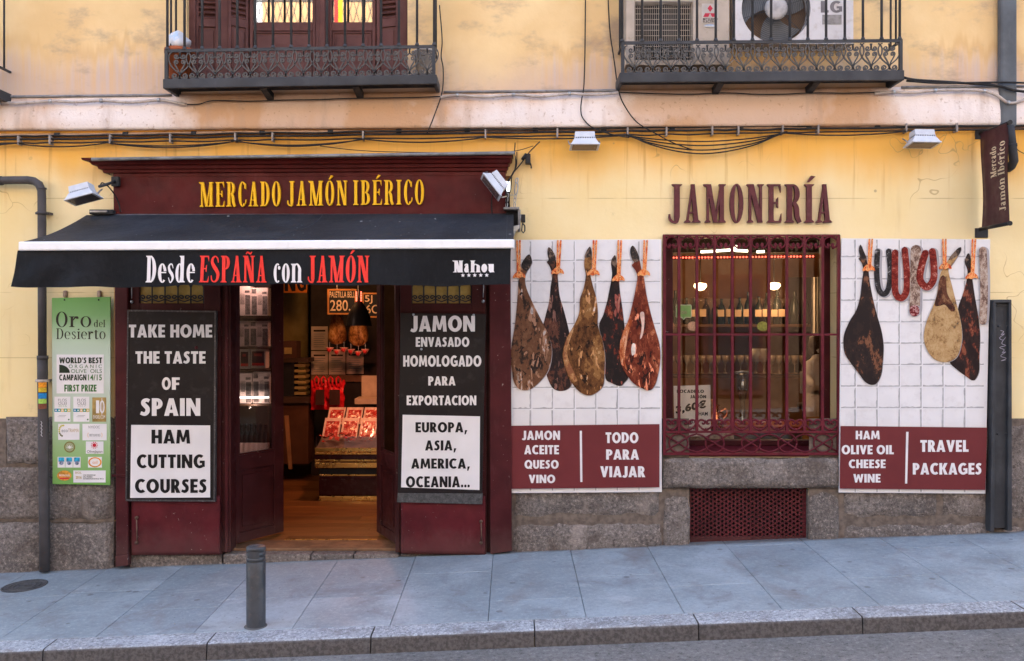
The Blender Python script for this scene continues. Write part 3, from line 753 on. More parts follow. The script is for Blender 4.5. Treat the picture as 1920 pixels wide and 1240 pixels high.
# ------------------------------------------------------------------ facing building across the street (seen mirrored in the panes, shades the street)
FB = thing('facing_building', 'orange rendered building across the street mirrored in the upper panes', 'building', (0, -11.2, -.4))
M['orange'] = mat('orange_render', (.66, .40, .19), .85, .10, 2); M['pale_render'] = mat('pale_render', (.78, .73, .66), .85, .06, 2)
MB().box(-20, 20, -11.6, -11.2, 3.5, 7.0).build('middle_wall', M['pale_render'], FB)
MB().box(-20, 20, -11.6, -11.21, -1.3, 3.5).build('ground_wall', mat('brown_front', (.20, .12, .07), .7, .2, 1.5), FB)
MB().box(-20, 20, -11.6, -11.2, 7.0, 9.6).build('upper_wall', M['orange'], FB)
M['dark_pane'] = mat('dark_glass', (.05, .055, .06), .12, bump=0)
for lv in (0, 3.5, 7.15):
    for xx in (-12.6, -10.2, -6.6, -1.6, 1.4, 4.6, 8.2, 12.2):
        f_ = MB().box(xx-.62, xx+.62, -11.19, -11.13, lv+.25, lv+2.75).build('window', M['white'] if lv > 1 else M['brown_door'], FB)
        MB().box(xx-.52, xx+.52, -11.12, -11.11, lv+.35, lv+2.65).build('pane', M['dark_pane'], f_)
        if lv > 1:
            b_ = MB().box(xx-.85, xx+.85, -11.18, -10.8, lv+.12, lv+.22).build('balcony', M['iron'], FB)
            mb = MB(); mb.box(xx-.85, xx+.85, -10.82, -10.79, lv+1.15, lv+1.2)
            for q in range(13):
                u = xx - .84 + q*.14
                mb.tube([(u, -10.81, lv+.22), (u+.12*(1 if q % 2 else -1)*(1 if q < 12 else 0), -10.81, lv+1.15)], .012, 4)
                mb.tube([(u, -10.80, lv+.22), (u, -10.80, lv+1.15)], .012, 4)
            mb.build('railing', M['iron'], b_)
b_ = MB().box(-6.0, -2.4, -11.18, -10.8, 7.22, 7.32).build('balcony', M['iron'], FB)
mb = MB().box(-6.0, -2.4, -10.83, -10.79, 8.24, 8.28)
for q in range(26):
    u = -6 + q*.14
    mb.tube([(u, -10.81, 7.32), (u + .25, -10.81, 8.25)], .011, 4); mb.tube([(u + .25, -10.80, 7.32), (u, -10.80, 8.25)], .011, 4)
mb.build('railing', M['iron'], b_)
MB().box(-5.55, -5.15, -11.195, -11.14, 7.4, 9.5).build('curtain', M['white'], FB)
MB().box(-3.58, -3.50, -10.76, -10.75, 7.4, 8.9).build('flag_stripe', mat('flag_red', (.55, .03, .03), .7), FB); MB().box(-3.50, -3.42, -10.76, -10.75, 7.4, 8.9).build('flag_stripe', mat('flag_yellow', (.75, .50, .02), .7), FB)

# ------------------------------------------------------------------ balconies
def spiral(cx, cy, r0, r1, a0, a1, n=12):
    return [(cx + (r0 + (r1-r0)*i/n) * math.cos(R(a0 + (a1-a0)*i/n)), cy + (r0 + (r1-r0)*i/n) * math.sin(R(a0 + (a1-a0)*i/n))) for i in range(n+1)]
def scroll_unit(c, k, y, r=.0066):
    """one wrought lyre of the railing, c = node position in metres, k = metres per photo pixel"""
    mb = MB()
    def go(p, sx):
        mb.tube([(c.x + sx*a*k, y, c.z + b*k) for a, b in p], r, 4)
    for sx in (-1, 1):
        go(cr([(0, -6), (1.5, 2), (8, 8), (15, 15), (20, 25), (20.5, 34), (17, 41), (13, 43)], 3), sx)               # long outer arm up to the rail
        go(cr([(.5, 0), (3, 8), (8, 17), (10.5, 23)], 3)[:-1] + spiral(6.4, 23.2, 4.2, 1.0, 0, 470, 14), sx)           # inner arm with curl
        go(cr([(1.5, 43), (-.5, 36), (2.5, 31), (6, 30)], 3)[:-1] + spiral(6.6, 34, 4.0, 1.0, -95, 330, 14), sx)        # upper curl
        go(cr([(0, -1), (3, -5.5), (9, -8)], 3)[:-1] + spiral(9.6, -2.6, 5.4, 1.2, -95, 420, 16), sx)                  # foot curl
    mb.lathe([(.0, -.008), (.008, -.004), (.008, .004), (0, .008)], (c.x, y - .002, c.z), 6)
    return mb
def balcony(label, bars, pf0, pf1, rail, slab_t, slab_b, tilt, node0, dn, nn, y, group='iron balconies', parts=True):
    """front plane at y; tilt = photo rise per pixel; bars = px of uprights"""
    k = (D + y) / D / S
    t = thing('balcony', label, 'balcony', W((pf0+pf1)/2, slab_b, y), group)
    L = lambda py, px: py + tilt * (px - pf0)
    xa, xb = WX(pf0, y), WX(pf1, y)
    def hz(pya, pyb, yf, yb, inset=0., name='slab', m=M['iron'], bev=.006):
        a, b = pf0 + inset, pf1 - inset
        v = []
        for yy in (yf, yb):
            v += [Vector((WX(a, y), yy, WZ(L(pyb, a), y))), Vector((WX(b, y), yy, WZ(L(pyb, b), y))), Vector((WX(b, y), yy, WZ(L(pya, b), y))), Vector((WX(a, y), yy, WZ(L(pya, a), y)))]
        return MB().add(v, [(0, 1, 2, 3), (7, 6, 5, 4), (0, 4, 5, 1), (1, 5, 6, 2), (2, 6, 7, 3), (3, 7, 4, 0)]).build(name, m, t, bevel=bev)
    hz(slab_t, slab_b, y, y + .028, name='edge_beam')
    hz(slab_t + 1, slab_t + 6, y + .028, .0, 2, 'floor_plate', M['iron_dark'], 0)
    for a in (pf0, pf1):
        s = 1 if a == pf0 else -1
        xx = WX(a, y)
        mb = MB(); z0, z1 = WZ(L(slab_b, a), y), WZ(L(slab_t, a), y)
        mb.box(min(xx, xx + s*.028), max(xx, xx + s*.028), y + .029, .03, z0, z1); mb.build('side_beam', M['iron'], t, bevel=.005)
    for f in (.36, .70):                                  # brackets under the floor
        px = pf0 + (pf1 - pf0) * f; c = W(px, L(slab_b - 8, px), y)
        MB().add([(c.x-.025, y+.04, c.z), (c.x+.025, y+.04, c.z), (c.x+.025, 0, c.z-.02), (c.x-.025, 0, c.z-.02), (c.x-.025, 0, c.z-.075), (c.x+.025, 0, c.z-.075), (c.x+.025, y+.04, c.z-.035), (c.x-.025, y+.04, c.z-.035)],
                 [(0,1,2,3), (3,2,5,4), (4,5,6,7), (7,6,1,0), (0,3,4,7), (1,6,5,2)]).build('bracket', M['iron_dark'], t)
    # mid rail and corner posts, then the uprights
    a0, b0 = pf0 + 4, pf1 - 4
    MB().tube([W(a0, L(rail+1, a0), y + .014), W(b0, L(rail+1, b0), y + .014)], .016, 4, flat=.55).build('rail', M['iron'], t)
    for a in (a0 + 2, b0 - 2):
        MB().tube([(WX(a, y), y+.014, -0 + WZ(L(slab_t, a), y)), (WX(a, y), y+.014, WZ(L(rail, a), y))], .017, 4).build('corner_post', M['iron'], t)
        s = 1 if a < (pf0+pf1)/2 else -1
        for zz in (rail + 1, slab_t - 2):
            MB().tube([(WX(a, y), y+.02, WZ(L(zz, a), y)), (WX(a, y), 0, WZ(L(zz, a), y))], .011, 4).build('side_rail', M['iron'], t)
        for q in (.35, .7):
            yy = y * (1 - q)
            MB().tube([(WX(a, y), yy, WZ(L(rail, a), y)), (WX(a, y), yy, 5.1)], .0085, 6).build('side_bar', M['iron'], t)
        su = None
    top = 5.1
    for i, px in enumerate(bars):
        c = W(px, L(rail - 1, px), y + .014)
        mb = MB().tube([(c.x, c.y, c.z), (c.x, c.y, top)], .0098, 8)
        mb.lathe([(.016, 0), (.017, .006), (.014, .014), (.0105, .022)], (c.x, c.y, c.z), 8)
        mb.build('upright', M['iron'], t)
    MB().box(xa, xb, y, y + .03, top, top + .03).build('top_rail', M['iron'], t)
    first = None
    for i in range(nn):
        px = node0 + dn * i; c = W(px, L(slab_t - 8, px), y)
        if first is None: first = scroll_unit(c, k, y + .014).build('scroll', M['scroll'], t); fc = c
        else: clone(first, c - fc)
    return t
bl = [313.8, 346, 379, 411.7, 445, 478.5, 511.8, 546, 579.5, 613, 647, 681, 714.6, 748, 782, 814]
balcony('iron balcony over the shop entrance with dark shuttered doors behind it', bl, 305, 819, 95, 148, 166, -.0165, 336, 33.2, 15, -.29)
br = [1166.5, 1204, 1238.8, 1273, 1307, 1342, 1376, 1411, 1446, 1481, 1514.6, 1549, 1584, 1618, 1653, 1687]
balcony('iron balcony holding two air conditioning units', br, 1162, 1696, 80, 136, 155, -.0085, 1190, 34.2, 15, -.27)
balcony('end of another iron balcony cut off at the photo\'s left edge', [-240, -207, -174, -141, -108, -75, -24], -250, -15, 116, 164, 180, -.004, -226, 33.2, 6, -.29)

# terracotta pot with a rubbish bag and a pale bucket on the balcony floor
c = W(337, 149, -.16)
t = thing('flower_pot', 'terracotta pot behind the scrolls of the balcony above the entrance', 'pot', c)
MB().lathe([(0, 0), (.075, 0), (.10, .19), (.112, .19), (.112, .225), (.098, .225), (.09, .19), (0, .19)], c, 18).build('pot', M['terracotta'], t)
MB().lathe([(0, .196), (.09, .196)], c, 18).build('soil', mat('soil', (.04, .03, .02), .9), t)
mb = MB(); rr = random.Random(3); pr = []
for j in range(8):
    a = j/7; pr.append((math.sin(a*math.pi)**.6 * .075 + .004, a*.17))
mb.lathe(pr, c + Vector((-.012, 0, .20)), 14)
for v in mb.v: v += Vector((mnoise.noise(v*14)*.035, mnoise.noise(v*14 + Vector((5, 0, 0)))*.03, mnoise.noise(v*17 + Vector((0, 9, 0)))*.022))
tb = NT('plastic_bag'); tb.bump(tb.noise(30, 4), .5, .02)
bagm = tb.out(tb.ramp(tb.noise(11, 3), [(0, (.75, .76, .80)), (.5, (.70, .72, .76)), (.56, (.50, .66, .82)), (.62, (.78, .78, .80)), (.70, (.62, .25, .28))]), .35)
tag(mb.build('plastic_bag', bagm), 'crumpled white and blue plastic bag on the terracotta pot', 'bag')
c = W(797, 141, -.12)
t = thing('bucket', 'pale bucket behind the scrolls on the balcony above the entrance', 'bucket', c)
MB().lathe([(0, 0), (.065, 0), (.085, .17), (.09, .17), (.09, .18), (.08, .18), (.063, .01), (0, .01)], c, 18).build('body', mat('pale_plastic', (.55, .50, .46), .6), t)

# ------------------------------------------------------------------ balcony doors above the shop
yf = .14
FWT = thing('french_window', 'brown panelled balcony doors with open louvred shutters above the shop', 'balcony door', W(556, 150, yf))
bd = M['brown_door']
MB().rp(350, -300, 366, 160, .05, .12).build('frame', bd, FWT, bevel=.006)
MB().rp(748, -300, 764, 160, .05, .12).build('frame', bd, FWT, bevel=.006)
MB().rp(350, 145, 764, 160, .06, .10).build('threshold', bd, FWT)
MB().rp(350, -300, 764, 160, .30, .02).build('back_board', M['dark_room'], FWT)
def panelled(pa, pb, y, parent, name, pane=None, lo=58, x_in=6):
    o = sub(name, parent, W((pa+pb)/2, 160, y))
    MB().rp(pa, -300, pa + x_in, 160, y, .04).build('stile', bd, o, bevel=.004); MB().rp(pb - x_in, -300, pb, 160, y, .04).build('stile', bd, o, bevel=.004)
    MB().rp(pa + x_in, 42, pb - x_in, lo, y + .003, .035).build('middle_rail', bd, o, bevel=.004)
    MB().rp(pa + x_in, lo, pb - x_in, 160, y + .018, .02).build('lower_panel', bd, o)
    mb = MB(); q = x_in + 1.5
    a, b = pa + q, pb - q
    for r_ in ((a, lo + 1.5, b, lo + 4.5), (a, lo + 4.5, a + 3, 150), (b - 3, lo + 4.5, b, 150)): mb.rp(*r_, y + .008, .012)
    mb.build('moulding', bd, o, bevel=.003)
    mb = MB().rp(a + 7, lo + 9, b - 7, 150, y + .010, .01); mb.build('raised_field', bd, o, bevel=.006)
    if pane: MB().rp(pa + x_in, -300, pb - x_in, 42, y + .02, .006).build('pane', M['pane_up'], o)
    return o
panelled(468, 592, yf, FWT, 'door_leaf', True)
panelled(616, 704, yf, FWT, 'door_leaf', True)
MB().rp(592, -300, 616, 160, yf - .025, .06).build('mullion', bd, FWT, bevel=.008)
MB().rp(599, -300, 609, 160, yf - .04, .016).build('mullion_bead', bd, FWT, bevel=.004)
def shutter(q, y0, y1, nm='shutter'):
    """louvred leaf between photo columns q[0] (depth y0) and q[1] (depth y1)"""
    o = sub(nm, FWT, W((q[0]+q[1])/2, 160, (y0+y1)/2))
    A = lambda f, py, d=0: Vector((WX(q[0], y0) + (WX(q[1], y1) - WX(q[0], y0))*f, y0 + (y1-y0)*f + d, WZ(py, (y0+y1)/2)))
    def pl(f0, f1, pa, pb, d, th, n_):
        v = [A(f0, pb, d), A(f1, pb, d), A(f1, pa, d), A(f0, pa, d)]; e = Vector((0, th, 0))
        return MB().add(v + [p + e for p in v], [(0,1,2,3), (7,6,5,4), (0,4,5,1), (1,5,6,2), (2,6,7,3), (3,7,4,0)]).build(n_, bd, o, bevel=.003)
    pl(0, .14, -300, 160, 0, .035, 'stile'); pl(.86, 1, -300, 160, 0, .035, 'stile'); pl(.14, .86, 35, 50, .002, .03, 'middle_rail')
    pl(.14, .86, 50, 160, .016, .02, 'lower_panel'); pl(.24, .76, 57, 148, .006, .012, 'raised_field')
    pl(.14, .86, -300, 35, .034, .004, 'louvre_back')
    for i in range(7):
        py = 33 - i*9.5
        v = [A(.14, py, .0), A(.86, py, .0), A(.86, py - 5, .028), A(.14, py - 5, .028)]; e = Vector((0, .004, -.008))
        MB().add(v + [p + e for p in v], [(0,1,2,3), (7,6,5,4), (0,4,5,1), (1,5,6,2), (2,6,7,3), (3,7,4,0)]).build('slat', bd, o)
    return o
shutter((366, 410), .08, .10); shutter((428, 466), .06, .15); shutter((706, 748), .14, .08)
MB().rp(410, -300, 428, 160, .10, .05).build('hinge_post', bd, FWT, bevel=.005)

# ------------------------------------------------------------------ air conditioners on the right balcony
ya = -.16
acb = mat('ac_beige', (.50, .42, .34), .5, .12, 5, dirt=(.33, .25, .18), dfac=.6); acw = mat('ac_white', (.66, .64, .64), .45, .08, 5, dirt=(.48, .42, .37), dfac=.5)
t = thing('air_conditioner', 'beige air conditioner with a square wire grille and red three-diamond badge', 'air conditioner', W(1270, 122, ya), 'air conditioners on the balcony')
MB().rp(1173, -80, 1190.5, 122, ya, .16).build('body_side', acb, t, bevel=.008)
MB().rp(1299, -80, 1368, 122, ya, .16).build('body_front', acb, t, bevel=.008)
MB().rp(1190.5, 113, 1299, 122, ya + .003, .15).build('body_bottom', acb, t); MB().rp(1190.5, -80, 1299, 3, ya + .003, .15).build('body_top', acb, t)
MB().rp(1190.5, 3, 1299, 113, ya + .10, .05).build('coil', mat('coil_dark', (.045, .037, .032), .7), t)
MB().lathe([(0, -.01), (.06, -.01), (.19, 0), (.2, .02)], W(1246, 55, ya + .07), 20, 'y').build('fan', M['black'], t)
mb = MB()
for i in range(28): x = WX(1192 + i*3.9, ya); mb.tube([(x, ya + .004, WZ(113, ya)), (x, ya + .004, WZ(3, ya))], .0016, 4, False)
for i in range(11): z = WZ(6 + i*10.2, ya); mb.tube([(WX(1191, ya), ya + .001, z), (WX(1299, ya), ya + .001, z)], .0018, 4, False)
mb.build('wire_grille', acb, t)
MB().rp(1316, 7, 1347, 43, ya - .002, .002).build('badge', mat('badge_grey', (.52, .47, .42), .5, bump=0), t)
mb = MB(); yb = ya - .004
for cx_, cy_, an in ((1331.5, 16, 90), (1325, 28.5, 210), (1338, 28.5, 330)):
    u = [(0, 0), (5, 6.5), (0, 13), (-5, 6.5)] if an == 90 else [(-6.5, -3.5), (3, -3.5), (6.5, 3.5), (-3, 3.5)] if an == 210 else [(6.5, -3.5), (-3, -3.5), (-6.5, 3.5), (3, 3.5)]
    mb.ngon([W(cx_ + a, (cy_ + 6.5 - b) if an == 90 else cy_ - b, yb) for a, b in u])
mb.build('emblem', mat('emblem_red', (.55, .04, .07), .5, bump=0), t)
sans('lettering', 'MITSUBISHI', 1318, 1346, 34, 38, yb, M['ink'], t, .01); sans('lettering', 'ELECTRIC', 1318, 1343, 38.6, 42.4, yb, M['ink'], t, .01)
MB().lathe([(0, -.004), (.04, -.003), (.045, 0)], W(1331, 49.5, ya), 14, 'y', 1, .35).build('maker_plate', M['galv'], t)
t = thing('air_conditioner', 'white air conditioner with a big round fan guard and grey taped patch', 'air conditioner', W(1488, 80, ya), 'air conditioners on the balcony')
fx, fy, fr = 1455, 16, 64
ox, oz = WX(fx, ya), WZ(fy, ya); rad = fr/S*(D+ya)/D
mb = MB(); xa, xb, za, zb_ = WX(1378, ya), WX(1600, ya), WZ(82, ya), WZ(-90, ya); N = 48
pts_o = []; pts_i = []
for i in range(N):
    a = 2*math.pi*i/N; dx, dz = math.cos(a), math.sin(a)
    tt = min((xb-ox)/dx if dx > 1e-6 else 9, (xa-ox)/dx if dx < -1e-6 else 9, (zb_-oz)/dz if dz > 1e-6 else 9, (za-oz)/dz if dz < -1e-6 else 9)
    pts_o.append((ox + dx*tt, ya, oz + dz*tt)); pts_i.append((ox + dx*rad, ya, oz + dz*rad))
for cx_, cz_ in ((xa, za), (xb, za), (xa, zb_), (xb, zb_)):
    j = min(range(N), key=lambda q: (pts_o[q][0]-cx_)**2 + (pts_o[q][2]-cz_)**2); pts_o[j] = (cx_, ya, cz_)
mb.add(pts_o + pts_i + [(p[0], ya + .1, p[2]) for p in pts_i], [(i, N+i, N+(i+1) % N, (i+1) % N) for i in range(N)] + [(N+i, 2*N+i, 2*N+(i+1) % N, N+(i+1) % N) for i in range(N)])
mb.add([(xa, ya, za), (xa, ya, zb_), (xa, .0, zb_), (xa, .0, za), (xb, ya, za), (xb, ya, zb_), (xb, .0, zb_), (xb, .0, za)], [(0, 1, 2, 3), (7, 6, 5, 4), (0, 3, 7, 4)])
mb.build('casing', acw, t)
MB().lathe([(0, .11), (rad*1.02, .11)], (ox, ya, oz), 32, 'y').build('fan_well', mat('well_brown', (.16, .095, .05), .7), t)
bm_ = mat('fan_blade', (.16, .165, .17), .5)
for q in range(3):
    mb = MB(); a0 = R(-20 + 120*q); vs_ = []
    for i in range(7):
        rr_ = rad*(.22 + .72*i/6)
        for j in range(7):
            a = a0 + R(75)*j/6 + .5*i/6; vs_.append((ox + rr_*math.cos(a), ya + .085 - .045*j/6, oz + rr_*math.sin(a)))
    mb.add(vs_, [(i*7+j, i*7+j+1, (i+1)*7+j+1, (i+1)*7+j) for i in range(6) for j in range(6)], True); mb.build('fan_blade', bm_, t)
mb = MB()
for i in range(13):
    r_ = rad*(.36 + .64*i/12); mb.tube([(ox + r_*math.cos(2*math.pi*j/40), ya - .012 + .010*(i/12)**4, oz + r_*math.sin(2*math.pi*j/40)) for j in range(41)], .0017, 4, False)
for j in range(6):
    a = 2*math.pi*j/6 + .3; mb.tube([(ox + rad*.3*math.cos(a), ya-.011, oz + rad*.3*math.sin(a)), (ox + rad*math.cos(a), ya-.004, oz + rad*math.sin(a))], .0022, 4, False)
mb.build('fan_guard', M['iron'], t)
MB().lathe([(0, -.02), (rad*.25, -.018), (rad*.33, -.01), (rad*.34, 0)], (ox, ya, oz), 24, 'y').build('guard_hub', mat('hub_grey', (.45, .43, .42), .5, .2, 20), t)
sans('lettering', 'LG', 1539, 1579, 2, 24, ya - .002, mat('lg_grey', (.17, .155, .16), .5, bump=0), t, .05)
MB().rp(1542, 28, 1578, 46, ya - .003, .003).build('tape_patch', mat('duct_tape', (.27, .255, .245), .5, .2, 30, metal=.2), t)

# ------------------------------------------------------------------ cables, conduit, pipes on the facade
def cable(name, pts, r, m, parent=None, y=-.07, n=6, k=6):
    q = cr([(*p, (p[2] if len(p) > 2 else y)) if len(p) == 2 else p for p in pts], n)
    return MB().tube([W(a, b, c) for a, b, c in q], r, k).build(name, m, parent)
base = lambda p: 262 - .0138*p
M['clip'] = mat('cable_clip', (.30, .26, .23), .6, .3, 12)
CB = thing('cable_bundle', 'bundle of black cables clipped under the string course, sagging at centre right', 'cables', W(960, 250, -.04))
clips = [-300, 33, 92, 205, 318, 440, 510, 680, 910, 1045, 1177, 1250, 1336, 1385, 1468, 1535, 1700, 1795, 2300]
for off, r, y in ((-6, .0075, -.035), (0, .0085, -.045), (7, .006, -.05)):
    pts = []
    for a, b in zip(clips[:-1], clips[1:]):
        pts += [(a, base(a) + off), ((a+b)/2, base((a+b)/2) + off + rnd.uniform(0, 2.2))]
    cable('cable', pts, r, M['cable'], CB, y)
for mx, sg in (([1177, 1468], 13), ([1177, 1468], 20), ([1177, 1468], 29), ([1177, 1468], 37), ([205, 440], 10), ([205, 440], 7), ([440, 680], 12), ([440, 680], 9), ([680, 910], 8), ([910, 1177], 5), ([1468, 1700], 6), ([-300, 33], 8), ([33, 205], 7)):
    a, b = mx; j = rnd.uniform(-2, 3)
    cable('cable', [(a-8, base(a)+7)] + [(a + (b-a)*q, base(a + (b-a)*q) + 8 + j*.5 + sg*4*q*(1-q)) for q in (.0, .15, .35, .55, .8, 1.0)] + [(b+8, base(b)+7)], .0052, M['cable'], CB, -.055 - rnd.uniform(0, .012))
cable('cable', [(600, 274), (700, 284), (900, 287), (962, 284), (1000, 274)], .003, M['cable'], CB, -.10)
for c_ in clips[1:-1]:
    MB().rp(c_-1.5, base(c_)-7, c_+1.8, base(c_)+10, -.066, .06).build('clip', M['clip'], CB, bevel=.003)
PP = thing('painted_pipe', 'thin painted pipe running just beneath the string course', 'pipe', W(960, 240, -.02))
MB().tube([W(p, 254 - .0105*p + math.sin(p*.01)*.8, -.018) for p in range(-400, 2400, 50)], .013, 8).build('tube', M['pipe_pale'], PP)
for p in range(-20, 1950, 128): MB().tube([W(p-5, 254 - .0105*p, -.020), W(p+5, 254 - .0105*p, -.020)], .017, 8).build('bracket', M['iron_dark'], PP)
def conduit(a, b, pts, label):
    t = thing('conduit', label, 'conduit', W(a, 190, -.07), 'pale conduits on the string course')
    q = [W(*p, -.075) for p in cr(pts, 10)]
    mb = MB(); fine = []
    for u, v in zip(q[:-1], q[1:]):
        for i in range(4): fine.append(u.lerp(v, i/4))
    mb.tube(fine, .011, 8, rs=[.0105 + .0022*(i % 2) for i in range(len(fine))]); mb.build('tube', M['conduit'], t)
    for i in range(1, len(pts)-1, 2):
        MB().tube([W(pts[i][0]-2.5, pts[i][1], -.076), W(pts[i][0]+2.5, pts[i][1], -.076)], .017, 8).build('clip', M['galv'], t)
conduit(-60, 330, [(-60, 193), (0, 193), (45, 193.5), (95, 190), (140, 191.5), (190, 189), (245, 192), (298, 188), (325, 192), (350, 197)], 'corrugated pale conduit left of the entrance balcony')
conduit(826, 1160, [(826, 183), (857, 179), (910, 182), (963, 178), (1015, 181), (1068, 176), (1110, 178), (1160, 174)], 'corrugated pale conduit between the two balconies')
conduit(1675, 1960, [(1640, 176), (1675, 173), (1710, 174), (1753, 170), (1800, 169), (1845, 171), (1870, 180), (1890, 193), (1912, 191), (1935, 180), (1960, 178)], 'pale conduit dipping across the far downpipe')
for lb, pts in (('thin dark wire pinned below the entrance balcony', [(330, 194), (370, 196), (400, 189), (470, 190), (530, 188), (600, 187), (650, 185), (720, 184), (780, 183), (826, 181)]),
                ('thin dark wire pinned below the air conditioner balcony', [(1160, 174), (1172, 174), (1235, 176), (1298, 177), (1360, 174.5), (1415, 177), (1465, 177), (1525, 174.5), (1590, 175), (1650, 173)])):
    tag(cable('wire', pts, .0045, M['cable'], None, -.065), lb, 'wire')
tag(cable('wire', [(1098, -60, -.02), (1097, 80, -.02), (1095, 157, -.03), (1091, 185, -.08), (1089, 205, -.08), (1093, 222, -.075), (1112, 240, -.07), (1150, 253, -.07), (1180, 258, -.06)], .0048, M['cable']), 'straight vertical wire hanging between the balconies and joining the cables', 'wire')
tag(cable('wire', [(1138, -60, -.02), (1143, 50, -.02), (1151, 110, -.03), (1160, 170, -.05), (1172, 200, -.085), (1195, 230, -.085), (1232, 252, -.08), (1262, 268, -.07), (1300, 282, -.07)], .0048, M['cable']), 'slanting wire beside the air conditioner balcony', 'wire')
tag(cable('wire', [(824, 10, -.05), (829, 75, -.05), (827, 105, -.06), (831, 130, -.06), (829, 172, -.05), (815, 215, -.085), (800, 252, -.08)], .0045, M['cable']), 'dark wire dropping off the corner of the entrance balcony', 'wire')
HC = thing('heavy_cable', 'thick black cable leaving the corner of the air conditioner balcony', 'cable', W(1800, 155, -.06))
cable('cable', [(1696, 146, -.2), (1715, 150, -.1), (1760, 153, -.06), (1820, 157, -.06), (1870, 161, -.09), (1905, 170, -.09), (1960, 176, -.08)], .011, M['cable'], HC)
cable('cable', [(1700, 152, -.12), (1760, 156, -.06), (1850, 155, -.08), (1900, 155, -.10), (1960, 158, -.08)], .008, M['cable'], HC)
# loose wires and splice by the fascia corner
LW = thing('loose_wires', 'loose black wires with a small splice box beside the fascia corner', 'wires', W(965, 330, -.05))
cable('wire', [(966, 268, -.06), (965, 285, -.06), (967, 305, -.06), (964, 322, -.07), (955, 338, -.1), (950, 352, -.12)], .0042, M['cable'], LW)
cable('wire', [(969, 285, -.06), (968, 312, -.06), (960, 328, -.07), (958, 350, -.1), (953, 372, -.12)], .0042, M['cable'], LW)
cable('wire', [(1012, 266, -.06), (995, 283, -.06), (988, 292, -.06), (976, 308, -.06), (962, 325, -.07), (952, 340, -.11)], .0045, M['cable'], LW)
mb = MB(); mb.rp(985, 288, 995, 307, -.075, .06); mb.build('splice_box', M['black'], LW, bevel=.006)
MB().tube([W(979, 300, -.07), W(987, 289, -.07)], .013, 8).build('splice', M['black'], LW)
MB().tube([W(993, 304, -.06), W(996, 312, -.06), W(996, 316, -.06)], .006, 6).build('tail', M['black'], LW)
cable('wire', [(452/4.0, 385, -.06), (113.2, 386, -.06)], .001, M['cable'], LW) if False else None

# left downpipe
DP = thing('downpipe', 'dark grey downpipe with stickers running down beside the green board', 'downpipe', W(80, 1070, -.08))
pts = [W(-260, 339, -.09), W(-20, 339, -.09), W(30, 338, -.09), W(52, 338, -.09), W(64, 340, -.09), W(73, 346, -.09), W(78, 357, -.09), W(78.5, 372, -.09), W(79, 540, -.09), W(79.5, 672, -.09)]
MB().tube(pts, .031, 14).build('upper_pipe', M['pipe'], DP)
MB().tube([W(79.5, 668, -.09), W(80, 720, -.09), W(82, 850, -.09), W(83, 960, -.09), W(84, 1071, -.09)], .038, 14).build('lower_pipe', M['pipe'], DP)
MB().tube([W(80, 667, -.09), W(80, 674, -.09)], .041, 14).build('socket', M['pipe'], DP)
MB().tube([W(4, 339, -.09), W(-8, 340, -.09)], .036, 14).build('socket', M['pipe'], DP)
MB().tube([W(78.3, 352.5, -.09), W(78.4, 355.5, -.09)], .034, 14).build('socket', M['pipe'], DP)
for py, m_ in ((400, M['pipe']), (714, M['conduit'])):
    MB().tube([W(79.3, py-2.5, -.09), W(79.3, py+2.5, -.09)], .040 if py == 400 else .046, 14).build('collar', m_, DP)
    MB().rp(66, py-2, 92, py+2, -.07, .06).build('collar_lug', m_, DP)
def curved(px0, px1, pyt, pyb, r, cx_, m, nm, parent):
    mb = MB(); c = W(cx_, 0, -.09); n = 8; vs_ = []
    for py in (pyt, pyb):
        for i in range(n+1):
            x = WX(px0 + (px1-px0)*i/n, -.12) - c.x; x = max(-r*.98, min(r*.98, x)); vs_.append((c.x + x, -.09 - math.sqrt(r*r - x*x), WZ(py, -.12)))
    mb.add(vs_, [(n+1+i, n+2+i, i+1, i) for i in range(n)], True); return mb.build(nm, m, parent)
for a, b, m_ in ((717, 727, (.80, .30, .02)), (727.5, 735.5, (.62, .42, .03)), (737.5, 747.5, (.02, .22, .55)), (748, 757, (.34, .55, .10)), (757.5, 767, (.22, .07, .04))):
    curved(72.5, 85.5, a, b, .0395, 80.5, mat('sticker', m_, .45, .25, 60, bump=0), 'sticker', DP)
t_ = MB()
for i in range(9): t_.tube([(WX(76.5 + (i % 2)*2.2, -.13), -.1295, WZ(790 + i*3.2, -.13)), (WX(76.5 + ((i+1) % 2)*2.2 + .4*(i % 3), -.13), -.1295, WZ(793.2 + i*3.2, -.13))], .0016, 4)
t_.build('scribble', M['sign_white'], DP)
# right downpipe (wide) and its foot bend
RP = thing('wide_downpipe', 'wide blue grey downpipe at the far end of the facade beside the banner', 'downpipe', W(1892, 240, -.05))
MB().rp(1877, -300, 1908, 238, -.07, .065).build('channel', M['upper_pipe'], RP, bevel=.018)
MB().tube([W(1893, 236, -.06), W(1896, 262, -.06), W(1899, 285, -.07), W(1901, 302, -.06), W(1896, 312, -.04), W(1890, 316, -.0)], .033, 14).build('outlet_bend', M['iron_dark'], RP)
MB().tube([W(1897, 270, -.06), W(1897.5, 276, -.06)], .038, 14).build('collar', M['iron_dark'], RP)
tag(cable('wire', [(1903, 276, -.05), (1912, 284, -.05), (1925, 289, -.05), (1950, 290, -.05)], .003, M['cable']), 'thin wire trailing past the bend of the wide downpipe', 'wire')
